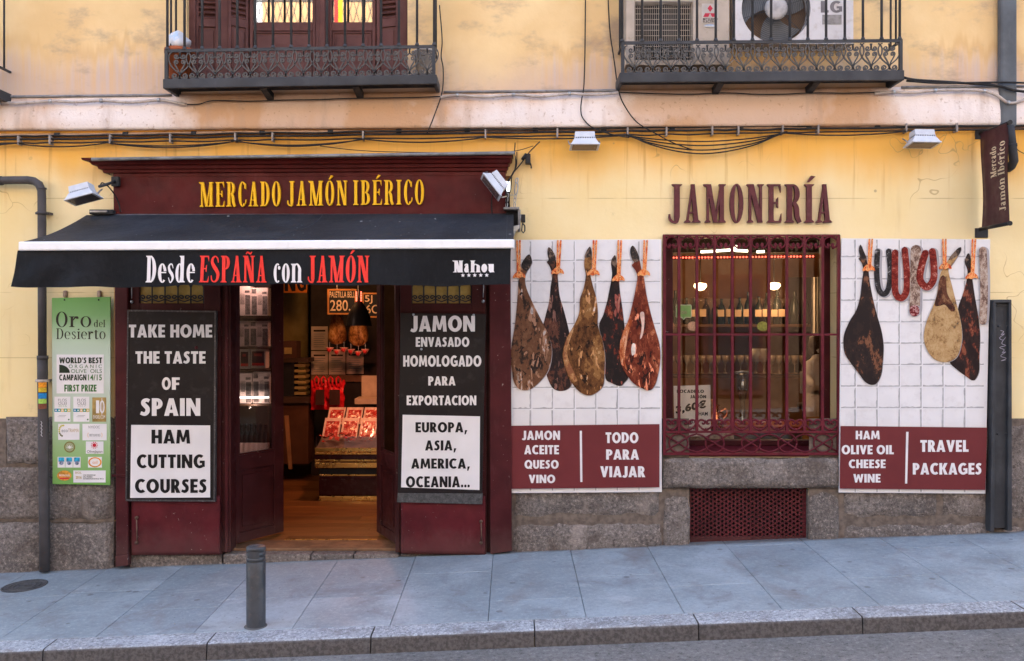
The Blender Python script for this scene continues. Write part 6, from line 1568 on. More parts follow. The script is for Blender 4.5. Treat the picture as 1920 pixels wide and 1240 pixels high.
# ------------------------------------------------------------------ rooms behind the glass
def room(x0_, x1_, y0_, y1_, z1_, wm, floor=True):
    o = []
    for nm, b in (('room_wall_back', (x0_, x1_, y1_, y1_ + .1, -.1, z1_)), ('room_wall_left', (x0_ - .1, x0_, y0_, y1_ + .1, -.1, z1_)), ('room_wall_right', (x1_, x1_ + .1, y0_, y1_ + .1, -.1, z1_)), ('room_ceiling', (x0_ - .1, x1_ + .1, y0_, y1_ + .1, z1_, z1_ + .1))):
        tag(MB().box(*b).build(nm, wm), kind='structure')
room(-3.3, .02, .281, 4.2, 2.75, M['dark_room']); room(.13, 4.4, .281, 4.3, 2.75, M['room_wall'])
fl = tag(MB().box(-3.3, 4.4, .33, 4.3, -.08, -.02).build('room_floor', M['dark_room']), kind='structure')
for i in range(26):
    ya_ = .345 + i*.15; xo = rnd.uniform(-.5, .5)
    for a, b in ((-3.3, -1.7 + xo), (-1.7 + xo, .0)):
        MB().box(a + .001, b - .001, ya_ + .001, ya_ + .149, -.019, .0 + rnd.uniform(-.0008, .0008)).build('floorboard', M['boards'], fl)
# --- door side
def hang(name, label, cat, mbs, group=None):
    """thing from [(part name, MB, material)]"""
    lo = [min(v[i] for _, m_, _ in mbs for v in m_.v) for i in range(3)]; hi_ = [max(v[i] for _, m_, _ in mbs for v in m_.v) for i in range(3)]
    t = thing(name, label, cat, ((lo[0]+hi_[0])/2, (lo[1]+hi_[1])/2, lo[2]), group)
    for n_, m_, mt in mbs: m_.build(n_, mt, t)
    return t
yb_ = 3.4
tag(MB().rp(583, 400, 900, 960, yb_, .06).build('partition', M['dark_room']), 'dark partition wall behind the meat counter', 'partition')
tag(MB().rp(526, 470, 577, 760, 4.1, .05).build('olive_partition', M['olive_wall']), 'olive green wall panel at the back of the shop', 'panel')
hang('orange_sign', 'orange sign with black letters over the olive panel', 'sign', [('board', MB().rp(532, 500, 576, 549, 3.2, .02), mat('orange_board', (.62, .17, .02), .6))])
sg = bpy.data.objects['orange_sign']; sans('lettering', 'NG', 534, 574, 515, 546, 3.19, M['ink'], sg, .05)
# wine rack with bottle boxes
WR = thing('wine_rack', 'dark wooden rack with bottles at the back left of the doorway', 'rack', W(553, 880, 3.0))
rk = mat('rack_wood', (.05, .028, .018), .6)
MB().rp(528, 672, 578, 680, 3.0, .3).build('shelf', rk, WR); MB().rp(528, 745, 580, 756, 2.95, .3).build('shelf', rk, WR); MB().rp(530, 640, 556, 672, 3.05, .2).build('crate', mat('crate', (.07, .03, .018), .6), WR)
MB().rp(533, 652, 547, 664, 3.045, .004).build('crate_label', M['olive_wall'], WR)
for a in range(6): MB().rp(552, 683 + a*10.5, 573, 688 + a*10.5, 3.05, .2).build('bottle_slot', M['olive_wall'], WR)
MB().rp(528, 680, 551, 745, 3.05, .2).build('rack_side', M['black'], WR)
MB().rp(528, 756, 578, 870, 3.0, .3).build('cupboard', mat('cupboard', (.085, .035, .015), .55), WR)
MB().quadp([(533, 780), (540, 780), (547, 880), (541, 880)], 2.5, .03).build('prop_board', mat('plank', (.30, .15, .06), .6), WR)
hang('skirting_block', 'pale block at the foot of the dark partition', 'block', [('block', MB().rp(577, 896, 592, 910, 3.35, .05), M['olive_wall'])])
# chalk price boards
wood = mat('orange_wood', (.50, .20, .05), .5)
def chalk(label, q, y, lines):
    t = thing('price_board', label, 'price board', W((q[0]+q[2])/2, q[3], y), 'chalk price boards')
    MB().rp(q[0]+2, q[1]+2, q[2]-2, q[3]-2, y, .01).build('slate', M['black'], t)
    for r_ in ((q[0], q[1], q[2], q[1]+3), (q[0], q[3]-3, q[2], q[3]), (q[0], q[1]+3, q[0]+3, q[3]-3), (q[2]-3, q[1]+3, q[2], q[3]-3)): MB().rp(*r_, y - .006, .02).build('frame', wood, t)
    ch_ = mat('chalk', (.72, .52, .34), .8, bump=0)
    for s, a, b, c, d in lines: sans('lettering', s, a, b, c, d, y - .003, ch_, t, .008)
    return t
chalk('chalk board priced 280 hanging over the meat counter', (614, 542, 668, 590), 2.6, [('PALETILLA BELL', 618, 665, 547, 558), ('280.', 619, 657, 563, 583)])
chalk('chalk board half hidden behind the right door leaf', (679, 549, 735, 596), 2.6, [('5J 60', 684, 728, 554, 566), ('6O,0', 686, 728, 572, 588)])
# hams on hooks with drip cups
hm = ham_mat('real_ham', [(.10, .04, .012), (.20, .085, .024), (.30, .14, .04), (.38, .21, .08)], (.42, .52, .62), 12, .6, 21); hm.node_tree.nodes['Principled BSDF'].inputs['Roughness'].default_value = .35
cupm = mat('drip_cup', (.62, .30, .25), .5); rdm = mat('cup_dot', (.45, .03, .03), .5)
for k, (cx_, pt, pb, w_, lb) in enumerate(((632, 590, 647, 19, 'cured ham hanging under the 280 price board'), (672, 592, 650, 18, 'cured ham hanging behind the pendant lamp'))):
    y = 2.75; c = W(cx_, pb, y); H_ = W(0, pt, y).z - c.z; ww = w_/S*(D+y)/D
    mb = MB().lathe([(.004, 0), (ww*.62, .02), (ww*.95, H_*.18), (ww, H_*.36), (ww*.86, H_*.6), (ww*.6, H_*.85), (ww*.35, H_*1.05), (ww*.25, H_*1.3), (0, H_*1.34)], c, 18, sy=.55)
    for v_ in mb.v: v_ += Vector((mnoise.noise(v_*6)*.02, mnoise.noise(v_*6 + Vector((3, 0, 0)))*.02, 0))
    t = hang('hanging_ham', lb, 'ham', [('meat', mb, hm), ('cord', MB().tube([c + Vector((0, 0, H_*1.25)), c + Vector((0, 0, H_*1.25 + .4))], .006, 5), M['paper'])], 'hams over the counter')
    for q in (-14, 0, 13):
        cc_ = W(cx_ + q, pb + 10 + (4 if q == 0 else 0), y - .05)
        tc = hang('drip_cup', 'small drip cup, %s below the ham %s' % ({-14: 'leftmost', 0: 'middle', 13: 'rightmost'}[q], ('under the 280 price board', 'behind the pendant lamp')[k]), 'cup', [('cone', MB().lathe([(.003, -.03), (.045, .025), (.047, .03), (.04, .028), (.0, -.02)], cc_, 12), cupm), ('pin', MB().tube([cc_ + Vector((0, 0, .02)), cc_ + Vector((0, 0, .09))], .003, 4), M['galv'])], 'drip cups')
        MB().lathe([(0, -.001), (.022, -.001), (.022, .004)], cc_ + Vector((0, -.04, .005)), 10, 'y').build('dot', rdm, tc)
# papers
pm = mat('pinned_paper', (.50, .38, .30), .7, .08, bump=0)
for k, (a, b, c, d, lb) in enumerate(((583, 612, 615, 657, 'printed sheet pinned highest on the dark partition'), (583, 658, 615, 703, 'printed price sheet at the left of the lower row'), (616, 658, 648, 703, 'printed price sheet in the middle of the lower row'), (649, 657, 682, 702, 'printed price sheet at the right of the lower row'))):
    t = hang('pinned_sheet', lb, 'paper', [('sheet', MB().rp(a + .4, b + .4, c - .4, d - .4, 3.38, .004), pm)], 'sheets on the partition')
    MB().rp(a+5, b+7, c-5, b+10, 3.377, .001).build('heading', M['ink'], t)
    for r_ in range(7): MB().rp(a+5, b+14+r_*4, c-5-(r_*3 % 5), b+15.2+r_*4, 3.377, .001).build('print_line', gy, t)
# red carrier bags
rb = mat('red_bag', (.62, .012, .018), .35, .25, 9, bump=.5, bscale=14, dist=.02)
def bag(px0, px1, pt, pb, y, lb):
    mb = MB(); nx, nz = 12, 14; vs_ = []
    for sd in (0, 1):
        for j in range(nz+1):
            for i in range(nx+1):
                u, v_ = i/nx, j/nz; n_ = 1 - .25*math.sin(u*math.pi)**2*(1-v_)**3*2
                px = px0 + (px1-px0)*u + mnoise.noise(Vector((v_*4, sd, px0)))*3; py = pb + (pt-pb)*(1-v_) if False else pt + (pb-pt)*v_ + (9*math.sin(u*math.pi) if v_ < .15 else 0)
                p = W(px, py, y); p.y += (-1 if sd == 0 else 1)*(.02 + .05*math.sin(math.pi*u)*math.sin(math.pi*min(1, v_*1.05))) + mnoise.noise(Vector((u*5, v_*6, px0)))*.03
                vs_.append(p)
    st_ = nx+1; B = st_*(nz+1)
    fs = [(b_+j*st_+i, b_+(j+1)*st_+i, b_+(j+1)*st_+i+1, b_+j*st_+i+1) for b_ in (0, B) for j in range(nz) for i in range(nx)]
    mb.add(vs_, fs, True)
    t = hang('carrier_bag', lb, 'bag', [('body', mb, rb)], 'red carrier bags')
    a, b = px0 + (px1-px0)*.24, px0 + (px1-px0)*.78
    pn = MB().rp(a, pt + (pb-pt)*.34, b, pt + (pb-pt)*.85, y - .105, .01); pn.build('printed_panel', mat('bag_print', (.05, .02, .015), .4), t)
    for s in (.3, .7):
        px = px0 + (px1-px0)*s; MB().tube([W(px-3, pt+14, y-.06), W(px-4, pt-1, y-.03), W(px, pt-6, y), W(px+4, pt-1, y-.02), W(px+3, pt+14, y-.06)], .012, 5, flat=.5).build('handle', rb, t)
bag(584, 616, 712, 768, 3.0, 'red carrier bag hung at the left behind the meat packs'); bag(609, 645, 712, 768, 2.9, 'red carrier bag with dark printed panel overlapping the other bag')
tag(MB().rp(583, 704, 690, 716, 3.36, .05).build('hook_rail', mat('rail_wood', (.20, .10, .05), .6)), 'wooden hook rail above the red bags', 'rail')
hang('till', 'pale till at the end of the counter by the right door leaf', 'till', [('screen', MB().rp(678, 705, 712, 748, 2.8, .06), mat('till_cream', (.40, .30, .20), .6)), ('base', MB().rp(665, 748, 720, 758, 2.6, .3), mat('till_cream', (.40, .30, .20), .6))])
# refrigerated counter
yc = 1.92
CT = thing('meat_counter', 'low refrigerated meat counter with brass bands inside the doorway', 'counter', W(660, 945, yc))
xr = 760
dk_ = mat('counter_maroon', (.050, .010, .010), .25)
for a, b, m_, dy, nm in ((840, 848, M['gold'], 0, 'brass_band'), (849, 853, M['gold'], -.02, 'brass_band'), (853, 862, dk_, .0, 'front_panel'), (862, 866, M['gold'], -.01, 'brass_band'), (866, 868, dk_, .01, 'front_panel'), (868, 878, M['gold'], -.015, 'brass_band'), (878, 890, M['black'], .03, 'recess'), (890, 893, M['gold'], .02, 'brass_band'), (893, 899, dk_, .025, 'front_panel'), (899, 930, dk_, .02, 'front_panel'), (931, 940, M['gold'], .01, 'brass_band')):
    MB().rp(590 if b < 880 else 598, a, xr, b, yc + dy, .55).build(nm, m_, CT, bevel=.006)
MB().rp(604, 940, xr, 950, yc + .08, .45).build('foot', M['black'], CT)
z0_ = WZ(840, yc); x0_ = WX(593, yc)
mb = MB().add([(x0_, yc + .02, z0_), (WX(xr, yc), yc + .02, z0_), (WX(xr, yc), yc + .60, z0_ + .18), (x0_, yc + .60, z0_ + .18), (x0_, yc + .60, z0_), (WX(xr, yc), yc + .60, z0_)], [(0, 1, 2, 3), (0, 3, 4), (3, 2, 5, 4)]); mb.build('sloping_deck', mat('deck_steel', (.25, .20, .18), .35, metal=.6), CT)
MB().rp(593, 818, xr, 840, yc - .005, .006).build('glass_front', M['pane'], CT)
# vacuum packs of sliced ham
mt = ham_mat('sliced_ham', [(.20, .010, .010), (.40, .022, .02), (.52, .07, .05), (.80, .42, .36)], (.42, .54, .64), 26, 1, 31); mt.node_tree.nodes['Principled BSDF'].inputs['Roughness'].default_value = .2; mt.node_tree.nodes['Principled BSDF'].inputs['Specular IOR Level'].default_value = .6
pkm = mat('pack_card', (.60, .40, .33), .3, .15, 20)
rr = random.Random(5); pos_words = {(0, 0): 'at the left of the back row', (0, 1): 'in the middle of the back row', (0, 2): 'at the right of the back row', (1, 0): 'at the left of the front row', (1, 1): 'in the middle of the front row', (1, 2): 'at the right of the front row'}
for row, (yy, zz, xs0) in enumerate(((yc + .50, z0_ + .225, 612), (yc + .24, z0_ + .10, 603))):
    for i in range(3):
        a = xs0 + i*(34.5 if row else 33.5); k = (D+yy)/D; x = (a - 960)/S*k; w_ = 32.5/S*k; hgt = .20 if row else .16; ti = R(rr.uniform(-4, 4))
        def pk(u, v, d, x=x, w_=w_, yy=yy, zz=zz, ti=ti, hgt=hgt): 
            return Vector((x + w_*u + math.sin(ti)*v*hgt*.3, yy + .17*v - d*.8, zz - .03 + hgt*v - .02 + d*.5))
        def qd(u0, u1, v0, v1, d0, d1):
            f0 = [pk(u0, v0, d0), pk(u1, v0, d0), pk(u1, v1, d0), pk(u0, v1, d0)]; f1 = [pk(u0, v0, d1), pk(u1, v0, d1), pk(u1, v1, d1), pk(u0, v1, d1)]
            return MB().add(f1 + f0, [(3,2,1,0),(4,5,6,7),(0,1,5,4),(1,2,6,5),(2,3,7,6),(3,0,4,7)])
        mb = MB(); nx = 8
        vs_ = [pk(.12 + .76*p/nx, .10 + .74*q/nx, .013 + .014*mnoise.noise(Vector((p*.9, q*.9, i + row*9)))*(0 if p in (0, nx) or q in (0, nx) else 1)) for q in range(nx+1) for p in range(nx+1)]
        mb.add(vs_, [(q*(nx+1)+p, q*(nx+1)+p+1, (q+1)*(nx+1)+p+1, (q+1)*(nx+1)+p) for q in range(nx) for p in range(nx)], True)
        lab = 'vacuum pack of sliced ham ' + pos_words.get((row, i), 'on the counter hidden by the right door leaf')
        hang('ham_pack', lab, 'meat pack', [('card', qd(0, .96, 0, 1, .008, 0), pkm), ('slices', mb, mt)], 'packs of sliced ham')
mb = MB(); 
for i in range(70):
    p = Vector((WX(600 + rr.random()*130, yc), yc + .04 + rr.random()*.13, 0)); p.z = z0_ + .03 + (p.y - yc)*.5; s = rr.uniform(.02, .05); a = rr.uniform(0, 6.28)
    u = Vector((math.cos(a), math.sin(a)*.6, rr.uniform(-.2, .5)))*s; v_ = Vector((-math.sin(a), math.cos(a)*.6, rr.uniform(.1, .6)))*s
    mb.add([p, p+u, p+u+v_, p+v_], [(0, 1, 2, 3)])
tag(mb.build('meat_offcuts', mt), 'loose wrapped ham pieces heaped along the counter front', 'meat', kind='stuff')
# pendant lamp with its light
pc = W(673, 611, 1.75); k = (D+1.75)/D/S
PL = thing('pendant_lamp', 'black bell shaped pendant lamp over the meat counter', 'lamp', pc)
MB().lathe([(24.5*k, 0), (24*k, 3*k), (22*k, 14*k), (18*k, 26*k), (12*k, 37*k), (7*k, 43*k), (5*k, 52*k), (4.4*k, 52*k), (6*k, 42*k), (11*k, 35*k), (17*k, 24*k), (21*k, 12*k), (23*k, 2*k)], pc, 28).build('shade', mat('lamp_black', (.02, .017, .015), .4), PL)
MB().tube([pc + Vector((0, 0, 52*k)), pc + Vector((0, 0, 150*k))], .006, 6).build('cord', M['black'], PL)
MB().lathe([(0, 0), (.03, .015), (.04, .05), (.02, .09)], pc + Vector((0, 0, .06)), 12).build('bulb', emit('warm_bulb', (1, .55, .28), 6), PL)
for s in (-5, 4):
    mb = MB()
    for q in range(6): mb.rp(673 + s - 1.2, 547 + q*3.2, 673 + s + 1.2, 549 + q*3.2, 1.70, .004)
    mb.build('led_strip', emit('red_led', (1, .12, .06), 1.0), PL)
def lamp(name, loc, e, col, size, parent=None):
    l = bpy.data.lights.new(name, 'POINT'); l.energy = e; l.color = col; l.shadow_soft_size = size
    o = bpy.data.objects.new(name, l); COL.objects.link(o); WL[o.name] = Vector(loc); o.location = Vector(loc) - (WL[parent.name] if parent else Vector()); o.parent = parent
lamp('lamp_light', pc + Vector((0, 0, .03)), 9, (1, .36, .20), .05, PL)
CL = thing('ceiling_lamp', 'warm ceiling lamp inside the shop hidden above the doorway', 'lamp', (-1.9, 2.0, 2.6))
MB().lathe([(0, 0), (.12, .0), (.14, .04), (.14, .1)], (-1.9, 2.0, 2.6), 18).build('diffuser', emit('warm_diffuser', (1, .5, .22), 3), CL)
lamp('lamp_light', (-1.9, 2.0, 2.5), 4.5, (1, .45, .18), .12, CL)
# display shelves seen through the left leaf
DS = thing('display_shelf', 'tall shelf of boxed goods and wine seen through the left door leaf', 'shelf', W(470, 870, .95))
for py in (594, 652, 694, 758, 862): MB().rp(425, py, 512, py+3, .93, .28).build('shelf_board', rk, DS)
MB().rp(420, 500, 516, 1000, 1.25, .03).build('back_board', M['dark_room'], DS)
def printed_box(lb, a, b, c, d, kind, y=.95):
    t = hang('product_box', lb, 'box', [('carton', MB().rp(a, b, c, d, y, .12), mat('carton', (.52, .42, .40) if kind != 2 else (.50, .42, .36), .6, .06, bump=0))], 'boxed goods on the shelf')
    w_ = (c-a); dkm = mat('carton_ink', (.10, .085, .085), .6, .5, 50, bump=0)
    if kind == 1:
        MB().rp(a+1, b+(d-b)*.30, a+w_*.34, d-2, y-.002, .001).build('print', dkm, t); MB().rp(a+w_*.68, b+(d-b)*.30, c-1, d-2, y-.002, .001).build('print', dkm, t)
        for q in range(5): MB().add([W(a+w_*(.40+.05*q), b+(d-b)*.62, y-.002), W(a+w_*(.43+.05*q), b+(d-b)*.62, y-.002), W(a+w_*(.425+.05*q), b+(d-b)*.25, y-.002), W(a+w_*(.41+.05*q), b+(d-b)*.25, y-.002)], [(0, 1, 2, 3)]).build('print', dkm, t)
        MB().rp(a+w_*.66, b+(d-b)*.14, c-2, b+(d-b)*.22, y-.002, .001).build('print', dkm, t); MB().rp(a+1, b+2, a+w_*.3, b+(d-b)*.2, y-.002, .001).build('print', dkm, t)
    else:
        MB().rp(a+2.5, b+5, c-2.5, d-5, y-.002, .001).build('print', mat('dark_print', (.045, .015, .015), .5, bump=0), t); MB().rp(a+2.5, d-10, c-2.5, d-5, y-.003, .001).build('print', mat('red_strip', (.55, .03, .02), .5, bump=0), t)
        disc_ = MB().rp(a+6, b+9, c-7, b+14, y-.003, .001); disc_.build('print', mat('dull_red', (.30, .03, .025), .5, bump=0), t)
for lb, *q in (('grey printed carton on the top shelf by the glass', 438, 537, 470, 592, 1), ('grey printed carton on the top shelf by the door edge', 471, 540, 502, 592, 1), ('grey printed carton on the second shelf by the glass', 438, 602, 468, 650, 1), ('grey printed carton on the second shelf by the door edge', 469, 602, 503, 650, 1),
        ('small carton with red stripe on the third shelf by the glass', 449, 655, 468, 692, 2), ('small carton with red stripe on the third shelf by the door edge', 470, 654, 498, 691, 2), ('grey printed carton on the fourth shelf by the glass', 438, 700, 472, 757, 1), ('grey printed carton on the fourth shelf by the door edge', 474, 698, 506, 757, 1)): printed_box(lb, *q)
MB().rp(439, 744, 504, 747, .90, .01).build('led_tube', emit('white_tube', (1, .93, .85), 0.9), DS)
lamp('lamp_light', W(470, 520, .82), 1.36, (1, .62, .50), .06, DS); lamp('lamp_light', W(470, 765, .86), .5, (1, .70, .55), .008, DS)
gb = mat('bottle_glass', (.010, .010, .009), .12, bump=0); lbm = mat('bottle_label', (.80, .55, .52), .6, .1, bump=0)
proto = None
ORD = [w_ + ' from the left' for w_ in 'first second third fourth fifth sixth seventh eighth ninth tenth eleventh twelfth thirteenth fourteenth fifteenth sixteenth seventeenth eighteenth'.split()]
for i in range(7):
    c = W(443 + i*9.2, 861, .97)
    if proto is None:
        t = thing('wine_bottle', 'dark wine bottle, first from the left on the low shelf behind the left door leaf', 'bottle', c, 'wine bottles by the door leaf')
        MB().lathe([(0, 0), (.036, 0), (.038, .01), (.038, .19), (.030, .225), (.014, .25), (.013, .30), (.015, .302), (.015, .315), (0, .316)], c, 14).build('body', gb, t)
        MB().lathe([(.0385, .06), (.0385, .15)], c, 14).build('label_paper', lbm, t); proto = (t, c)
    else: 
        n_ = proto[0].copy(); COL.objects.link(n_); n_.location = c; WL[n_.name] = c
        for ch_ in proto[0].children:
            q = ch_.copy(); COL.objects.link(q); q.parent = n_; WL[q.name] = c
        n_['label'] = 'dark wine bottle, %s on the low shelf behind the left door leaf' % ORD[i]
# --- window side: bar room
hang('ceiling_beam', 'dark beam across the bar room ceiling', 'beam', [('beam', MB().box(.2, 4.3, 2.2, 2.35, 2.5, 2.75), M['dark_room'])])
BC = thing('bar_counter', 'bar counter with red edged top inside the window', 'counter', W(1400, 850, 1.2))
MB().rp(1235, 800, 1560, 812, 1.2, .5).build('red_edge', mat('red_edge', (.32, .05, .03), .5), BC); MB().rp(1235, 812, 1560, 960, 1.24, .4).build('front', mat('bar_front', (.10, .075, .055), .6), BC)
BS = thing('back_shelf', 'back bar shelf carrying bottles and small cards', 'shelf', W(1400, 600, 3.3))
swd = mat('shelf_wood', (.07, .036, .018), .5)
for py in (608, 704): MB().rp(1240, py, 1520, py + 5, 3.1, .3).build('shelf_board', swd, BS)
MB().rp(1250, 560, 1480, 606, 3.38, .02).build('back_panel', mat('brown_panel', (.13, .085, .055), .6), BS)
cm = mat('tag_card', (.34, .24, .15), .6, .1, bump=0)
for i, px in enumerate((1272, 1292, 1312, 1346, 1362, 1378, 1394, 1416, 1430, 1446, 1460)): MB().rp(px, 580 + (i % 2), px + 12, 594, 3.05, .004).build('price_card', cm, BS)
gg = mat('green_bottle', (.014, .018, .014), .15, bump=0)
mesh0 = None
for i in range(16):
    c = W(1252 + i*17 + rnd.uniform(-4, 4), 608, 3.2 + rnd.uniform(-.05, .08))
    if mesh0 is None:
        o = MB().lathe([(0, 0), (.042, 0), (.044, .02), (.044, .22), (.03, .27), (.016, .30), (.016, .36), (.018, .37), (0, .372)], c, 12).build('bar_bottle', gg); tag(o, 'green bottle, first from the left in the row on the back bar shelf', 'bottle', 'bottles on the back bar'); mesh0 = o; c0 = c
    else:
        q_ = clone(mesh0, c - c0); q_.scale = (rnd.uniform(.85, 1.1), 1, rnd.uniform(.7, 1.08)); q_['label'] = 'green bottle, %s in the row on the back bar shelf' % ORD[i]
glm = mat('clear_glassware', (.16, .12, .09), .1, bump=0)
g0 = None
for i in range(18):
    c = W(1258 + i*14.5, 700, 3.15)
    if g0 is None:
        g0 = tag(MB().lathe([(.035, 0), (.035, .005), (.006, .01), (.006, .09), (.035, .13), (.042, .2), (.040, .2), (.032, .135), (0, .1)], c, 12).build('wine_glass', glm), 'stemmed glass, first from the left on the lower back shelf', 'glass', 'glasses on the back bar'); gc = c
    else: clone(g0, c - gc)['label'] = 'stemmed glass, %s on the lower back shelf' % ORD[i]
tap = hang('beer_tap', 'chrome beer tap column on the bar', 'tap', [('column', MB().lathe([(.05, 0), (.03, .03), (.022, .22), (.05, .34), (.055, .48), (.0, .5)], W(1392, 800, 1.4), 16), mat('tap_grey', (.25, .24, .22), .2, metal=.8)), ('arm', MB().tube([W(1376, 700, 1.4), W(1392, 697, 1.4), W(1412, 700, 1.4)], .012, 8), M['galv'])])
hang('canister_pair', 'two pale canisters behind the beer tap', 'canister', [('canister', MB().lathe([(0, 0), (.05, 0), (.05, .13), (0, .13)], W(1417, 678, 2.2), 16), mat('tin', (.45, .38, .28), .3)), ('canister', MB().lathe([(0, 0), (.045, 0), (.045, .13), (0, .13)], W(1432, 678, 2.2), 16), mat('tin', (.45, .38, .28), .3))])
# lit discs, tubes and red LED strip
for lb, px, py, w_, y in (('glowing round lamp behind the left bars of the window', 1313, 537.5, 12, 2.6), ('glowing round lamp behind the right bars of the window', 1451, 536.5, 12, 2.9)):
    c = W(px, py, y); r_ = w_/S*(D+y)/D
    t = thing('disc_lamp', lb, 'lamp', c, 'round lamps in the bar room')
    MB().lathe([(0, -.045), (r_*.6, -.035), (r_, 0), (r_*.9, .03), (0, .04)], c, 24).build('globe', emit('warm_globe', (1, .62, .28), 2.2), t)
    MB().tube([c + Vector((0, 0, .04)), (c.x, c.y, 2.75)], .005, 5).build('cord', M['black'], t)
    lamp('lamp_light', c - Vector((0, .1, .12)), 3.0, (1, .58, .28), .1, t)
TB = thing('tube_lamps', 'row of lit fluorescent tubes near the bar room ceiling', 'lamp', W(1375, 470, 1.5))
for a, b, p, q in ((1314, 1338, 472.5, 471.5), (1340, 1369, 471, 469), (1379, 1402, 470, 471), (1419, 1433, 472.5, 472)): MB().tube([W(a, p, 1.6), W(b, q, 1.6)], .012, 6).build('tube', emit('cool_tube', (1, .82, .55), 1.3), TB)
MB().tube([W(1374, 470, 1.58), W(1382, 462, 1.55)], .016, 6).build('spot', emit('cool_tube', (1, .85, .6), 1.3), TB)
MB().rp(1300, 462, 1440, 467, 1.62, .03).build('track', M['black'], TB)
lamp('lamp_light', W(1375, 480, 1.6), 1.2, (1, .66, .34), .2, TB)
LD = thing('led_strip', 'red LED strip along the top of the window inside', 'lamp', W(1390, 483, .32))
MB().quadp([(1254, 480), (1528, 477.5), (1528, 485), (1254, 487.5)], .33, .01).build('channel', mat('led_channel', (.12, .01, .01), .4), LD)
e1 = emit('red_led_bright', (1, .10, .05), 0.9); d0 = None
for i in range(46):
    px = 1257 + i*5.95; c = W(px, 483.5 - .0095*(px-1254), .326)
    if d0 is None: d0 = MB().lathe([(0, -.003), (.007, -.002), (.008, .002)], c, 8, 'y').build('diode', e1, LD); dc = c
    else: clone(d0, c - dc)
# price card, copper jug, stickers in the window
CD = thing('price_card', 'white sandwich price card standing in the shop window', 'sign', W(1300, 822, .30))
MB().quadp([(1263, 724), (1332, 722), (1333, 818), (1265, 820)], .262, .006).build('card', mat('cream_card', (.86, .80, .75), .6, .03, bump=0), CD)
for s, a, b, c, d, of in (('BOCADILLO', 1269, 1320, 731, 737, .03), ('JAMÓN', 1294, 1324, 741, 747, .03), ('HAM', 1310, 1327, 772.5, 779.5, .02), ('SANDWICH', 1280, 1328, 787, 794, .02), ('PANINI', 1278, 1304, 800, 806, .02)): sans('lettering', s, a, b, c, d, .258, M['ink'], CD, of)
sans('lettering', '3,60€', 1267, 1324, 762, 776, .258, M['ink'], CD, .05, tilt=-.2)
jm = mat('copper', (.62, .20, .09), .25, .15, metal=1)
c = W(1338, 812, .55)
hang('copper_jug', 'copper jug with curved handle behind the price card', 'jug', [('body', MB().lathe([(0, 0), (.05, 0), (.085, .07), (.08, .14), (.05, .20), (.055, .235), (.05, .235), (.045, .2), (0, .1)], c, 20), jm), ('handle', MB().tube([W(*p, .55) for p in cr([(1346, 775), (1354, 770), (1361, 768), (1363, 775), (1358, 784), (1348, 794)], 4)], .011, 7), jm), ('spout', MB().tube([W(1338, 762, .55), W(1336, 750, .55)], .014, 7), jm)])
gs = mat('green_sticker', (.20, .34, .10), .5, bump=0)
ST = thing('window_sticker', 'green speech bubble sticker on the shop window glass', 'sticker', W(1282, 600, .235))
MB().add([W(a, b, .237) for a, b in ((1267, 574), (1269, 571.5), (1295, 571.5), (1297, 574), (1297, 594), (1295, 596), (1286, 596), (1282, 600), (1278, 596), (1269, 596), (1267, 594))], [list(range(11))]).build('border', mat('sticker_edge', (.50, .50, .30), .5, bump=0), ST)
MB().add([W(a, b, .2355) for a, b in ((1268.5, 573), (1295.5, 573), (1295.5, 594.5), (1285, 594.5), (1282, 598), (1279, 594.5), (1268.5, 594.5))], [list(range(7))]).build('field', gs, ST)
for px in (1279.5, 1285): MB().add([W(px + r_*math.cos(2*math.pi*q/14), 586 - r_*math.sin(2*math.pi*q/14), .234) for r_ in (2.6, 1.6) for q in range(14)], [(q, (q+1) % 14, 14+(q+1) % 14, 14+q) for q in range(14)]).build('ring', cm, ST)
for lb, px, py, rx, ry, m_ in (('peach oval sticker on the window glass under the speech bubble', 1299, 612, 10, 9, (.50, .28, .16)), ('green round sticker in the middle of the window glass', 1430, 612, 10.5, 9, (.28, .26, .05)), ('orange sticker at the left edge of the window glass', 1259.5, 612, 5, 8, (.50, .22, .10))):
    tag(MB().add([W(px + rx*math.cos(2*math.pi*q/20), py - ry*math.sin(2*math.pi*q/20), .237) for q in range(20)], [list(range(20))[::-1]]).build('window_sticker', mat('sticker', m_, .5, .3, 60, bump=0)), lb, 'sticker')
# potted cards along the sill, curtain, seated customer
for i, px in enumerate((1262, 1296, 1331, 1352)):
    tag(MB().quadp([(px, 813), (px + 24, 812), (px + 24, 829), (px, 830)], .34, .05).build('leaf_print_box', mat('box_cream', (.42, .34, .24), .6, .4, 40)), ['cream box at the frame end of the window sill', 'cream box under the price card on the sill', 'cream box below the copper jug handle', 'cream box nearest the middle of the window sill'][i], 'box')
mb = MB(); vs_ = []
for j in range(2):
    for i in range(25): p = W(1523 + i*1.0, 520 if j == 0 else 660, 3.0); p.y += .03*math.sin(i*1.3); vs_.append(p)
mb.add(vs_, [(i, i+1, 26+i, 25+i) for i in range(24)], True); tag(mb.build('curtain', mat('white_curtain', (.55, .52, .47), .8)), 'pale curtain at the right of the bar room', 'curtain')
tag(MB().rp(1475, 520, 1560, 700, 3.6, .05).build('alcove_panel', M['dark_room']), 'dark alcove panel behind the seated customer', 'panel')
y = 2.1
def jp(px, py, dy=0): return W(px, py, y + dy)
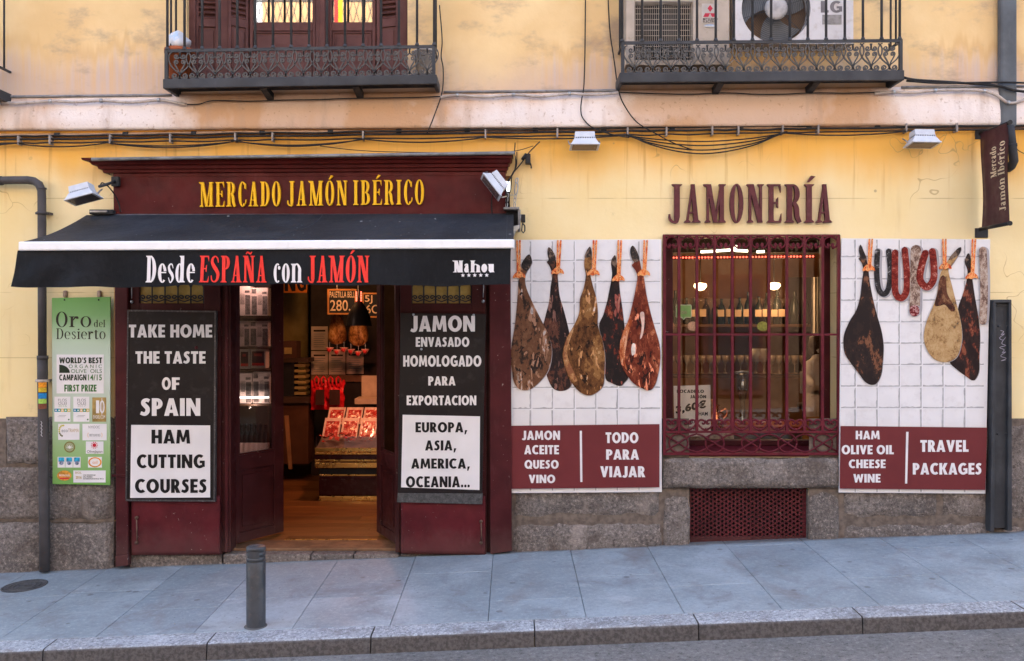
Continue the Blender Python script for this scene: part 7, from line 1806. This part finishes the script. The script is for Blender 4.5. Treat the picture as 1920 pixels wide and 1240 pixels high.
J = [(jp(1528, 748), .13), (jp(1529, 725), .125), (jp(1530, 700), .14), (jp(1530, 682), .12), (jp(1532, 670), .05), (jp(1534, 660), .085), (jp(1534, 648), .09),
     (jp(1518, 683, -.05), .055), (jp(1513, 708, -.1), .045), (jp(1524, 724, -.3), .035), (jp(1545, 684, .05), .055), (jp(1549, 708, .0), .045), (jp(1542, 726, -.25), .035),
     (jp(1522, 752, -.25), .085), (jp(1520, 785, -.35), .06), (jp(1520, 815, -.3), .045), (jp(1536, 752, -.25), .085), (jp(1538, 785, -.35), .06), (jp(1538, 815, -.3), .045)]
E = [(0,1),(1,2),(2,3),(3,4),(4,5),(5,6),(3,7),(7,8),(8,9),(3,10),(10,11),(11,12),(0,13),(13,14),(14,15),(0,16),(16,17),(17,18)]
me = bpy.data.meshes.new('person'); org = J[0][0]
me.from_pydata([p - org for p, _ in J], E, []); po = bpy.data.objects.new('person', me); COL.objects.link(po); po.location = org; WL[po.name] = org
sk = po.modifiers.new('skin', 'SKIN')
import bmesh
if not len(me.skin_vertices):
    b_ = bmesh.new(); b_.from_mesh(me); b_.verts.layers.skin.verify(); b_.to_mesh(me); b_.free()
for i, (_, r_) in enumerate(J): me.skin_vertices[0].data[i].radius = (r_, r_*.8)
me.skin_vertices[0].data[0].use_root = True
po.modifiers.new('sub', 'SUBSURF').render_levels = 2
me.materials.append(mat('white_shirt', (.60, .56, .52), .8)); tag(po, 'seated customer in a white shirt at the bar behind the window', 'person')
MB().lathe([(.03, .13), (.085, .11), (.10, .03), (.09, -.06), (.06, -.09)], jp(1534, 652, .02), 16).build('hair', mat('dark_hair', (.035, .018, .010), .6), po)
STL = thing('bar_stool', 'bar stool with pale back under the seated customer', 'stool', W(1525, 900, y))
MB().lathe([(0, 0), (.17, 0), (.18, .03), (.17, .05), (0, .05)], jp(1528, 766), 18).build('seat', rk, STL)
zf = jp(1528, 766).z; xc = jp(1528, 766).x
for a in range(4): MB().tube([(xc + .12*math.cos(a*1.57+.78), y + .12*math.sin(a*1.57+.78), zf), (xc + .19*math.cos(a*1.57+.78), y + .19*math.sin(a*1.57+.78), -.02)], .014, 6).build('leg', M['black'], STL)
MB().rp(1500, 697, 1516, 738, y + .16, .02).build('backrest', mat('stool_white', (.45, .42, .40), .5), STL, bevel=.01)
tag(MB().rp(1506, 782, 1545, 830, .75, .03).build('wooden_chair_back', mat('chair_oak', (.40, .20, .06), .5)), 'wooden chair back just inside the window corner', 'chair')
print('objects', len(bpy.data.objects))
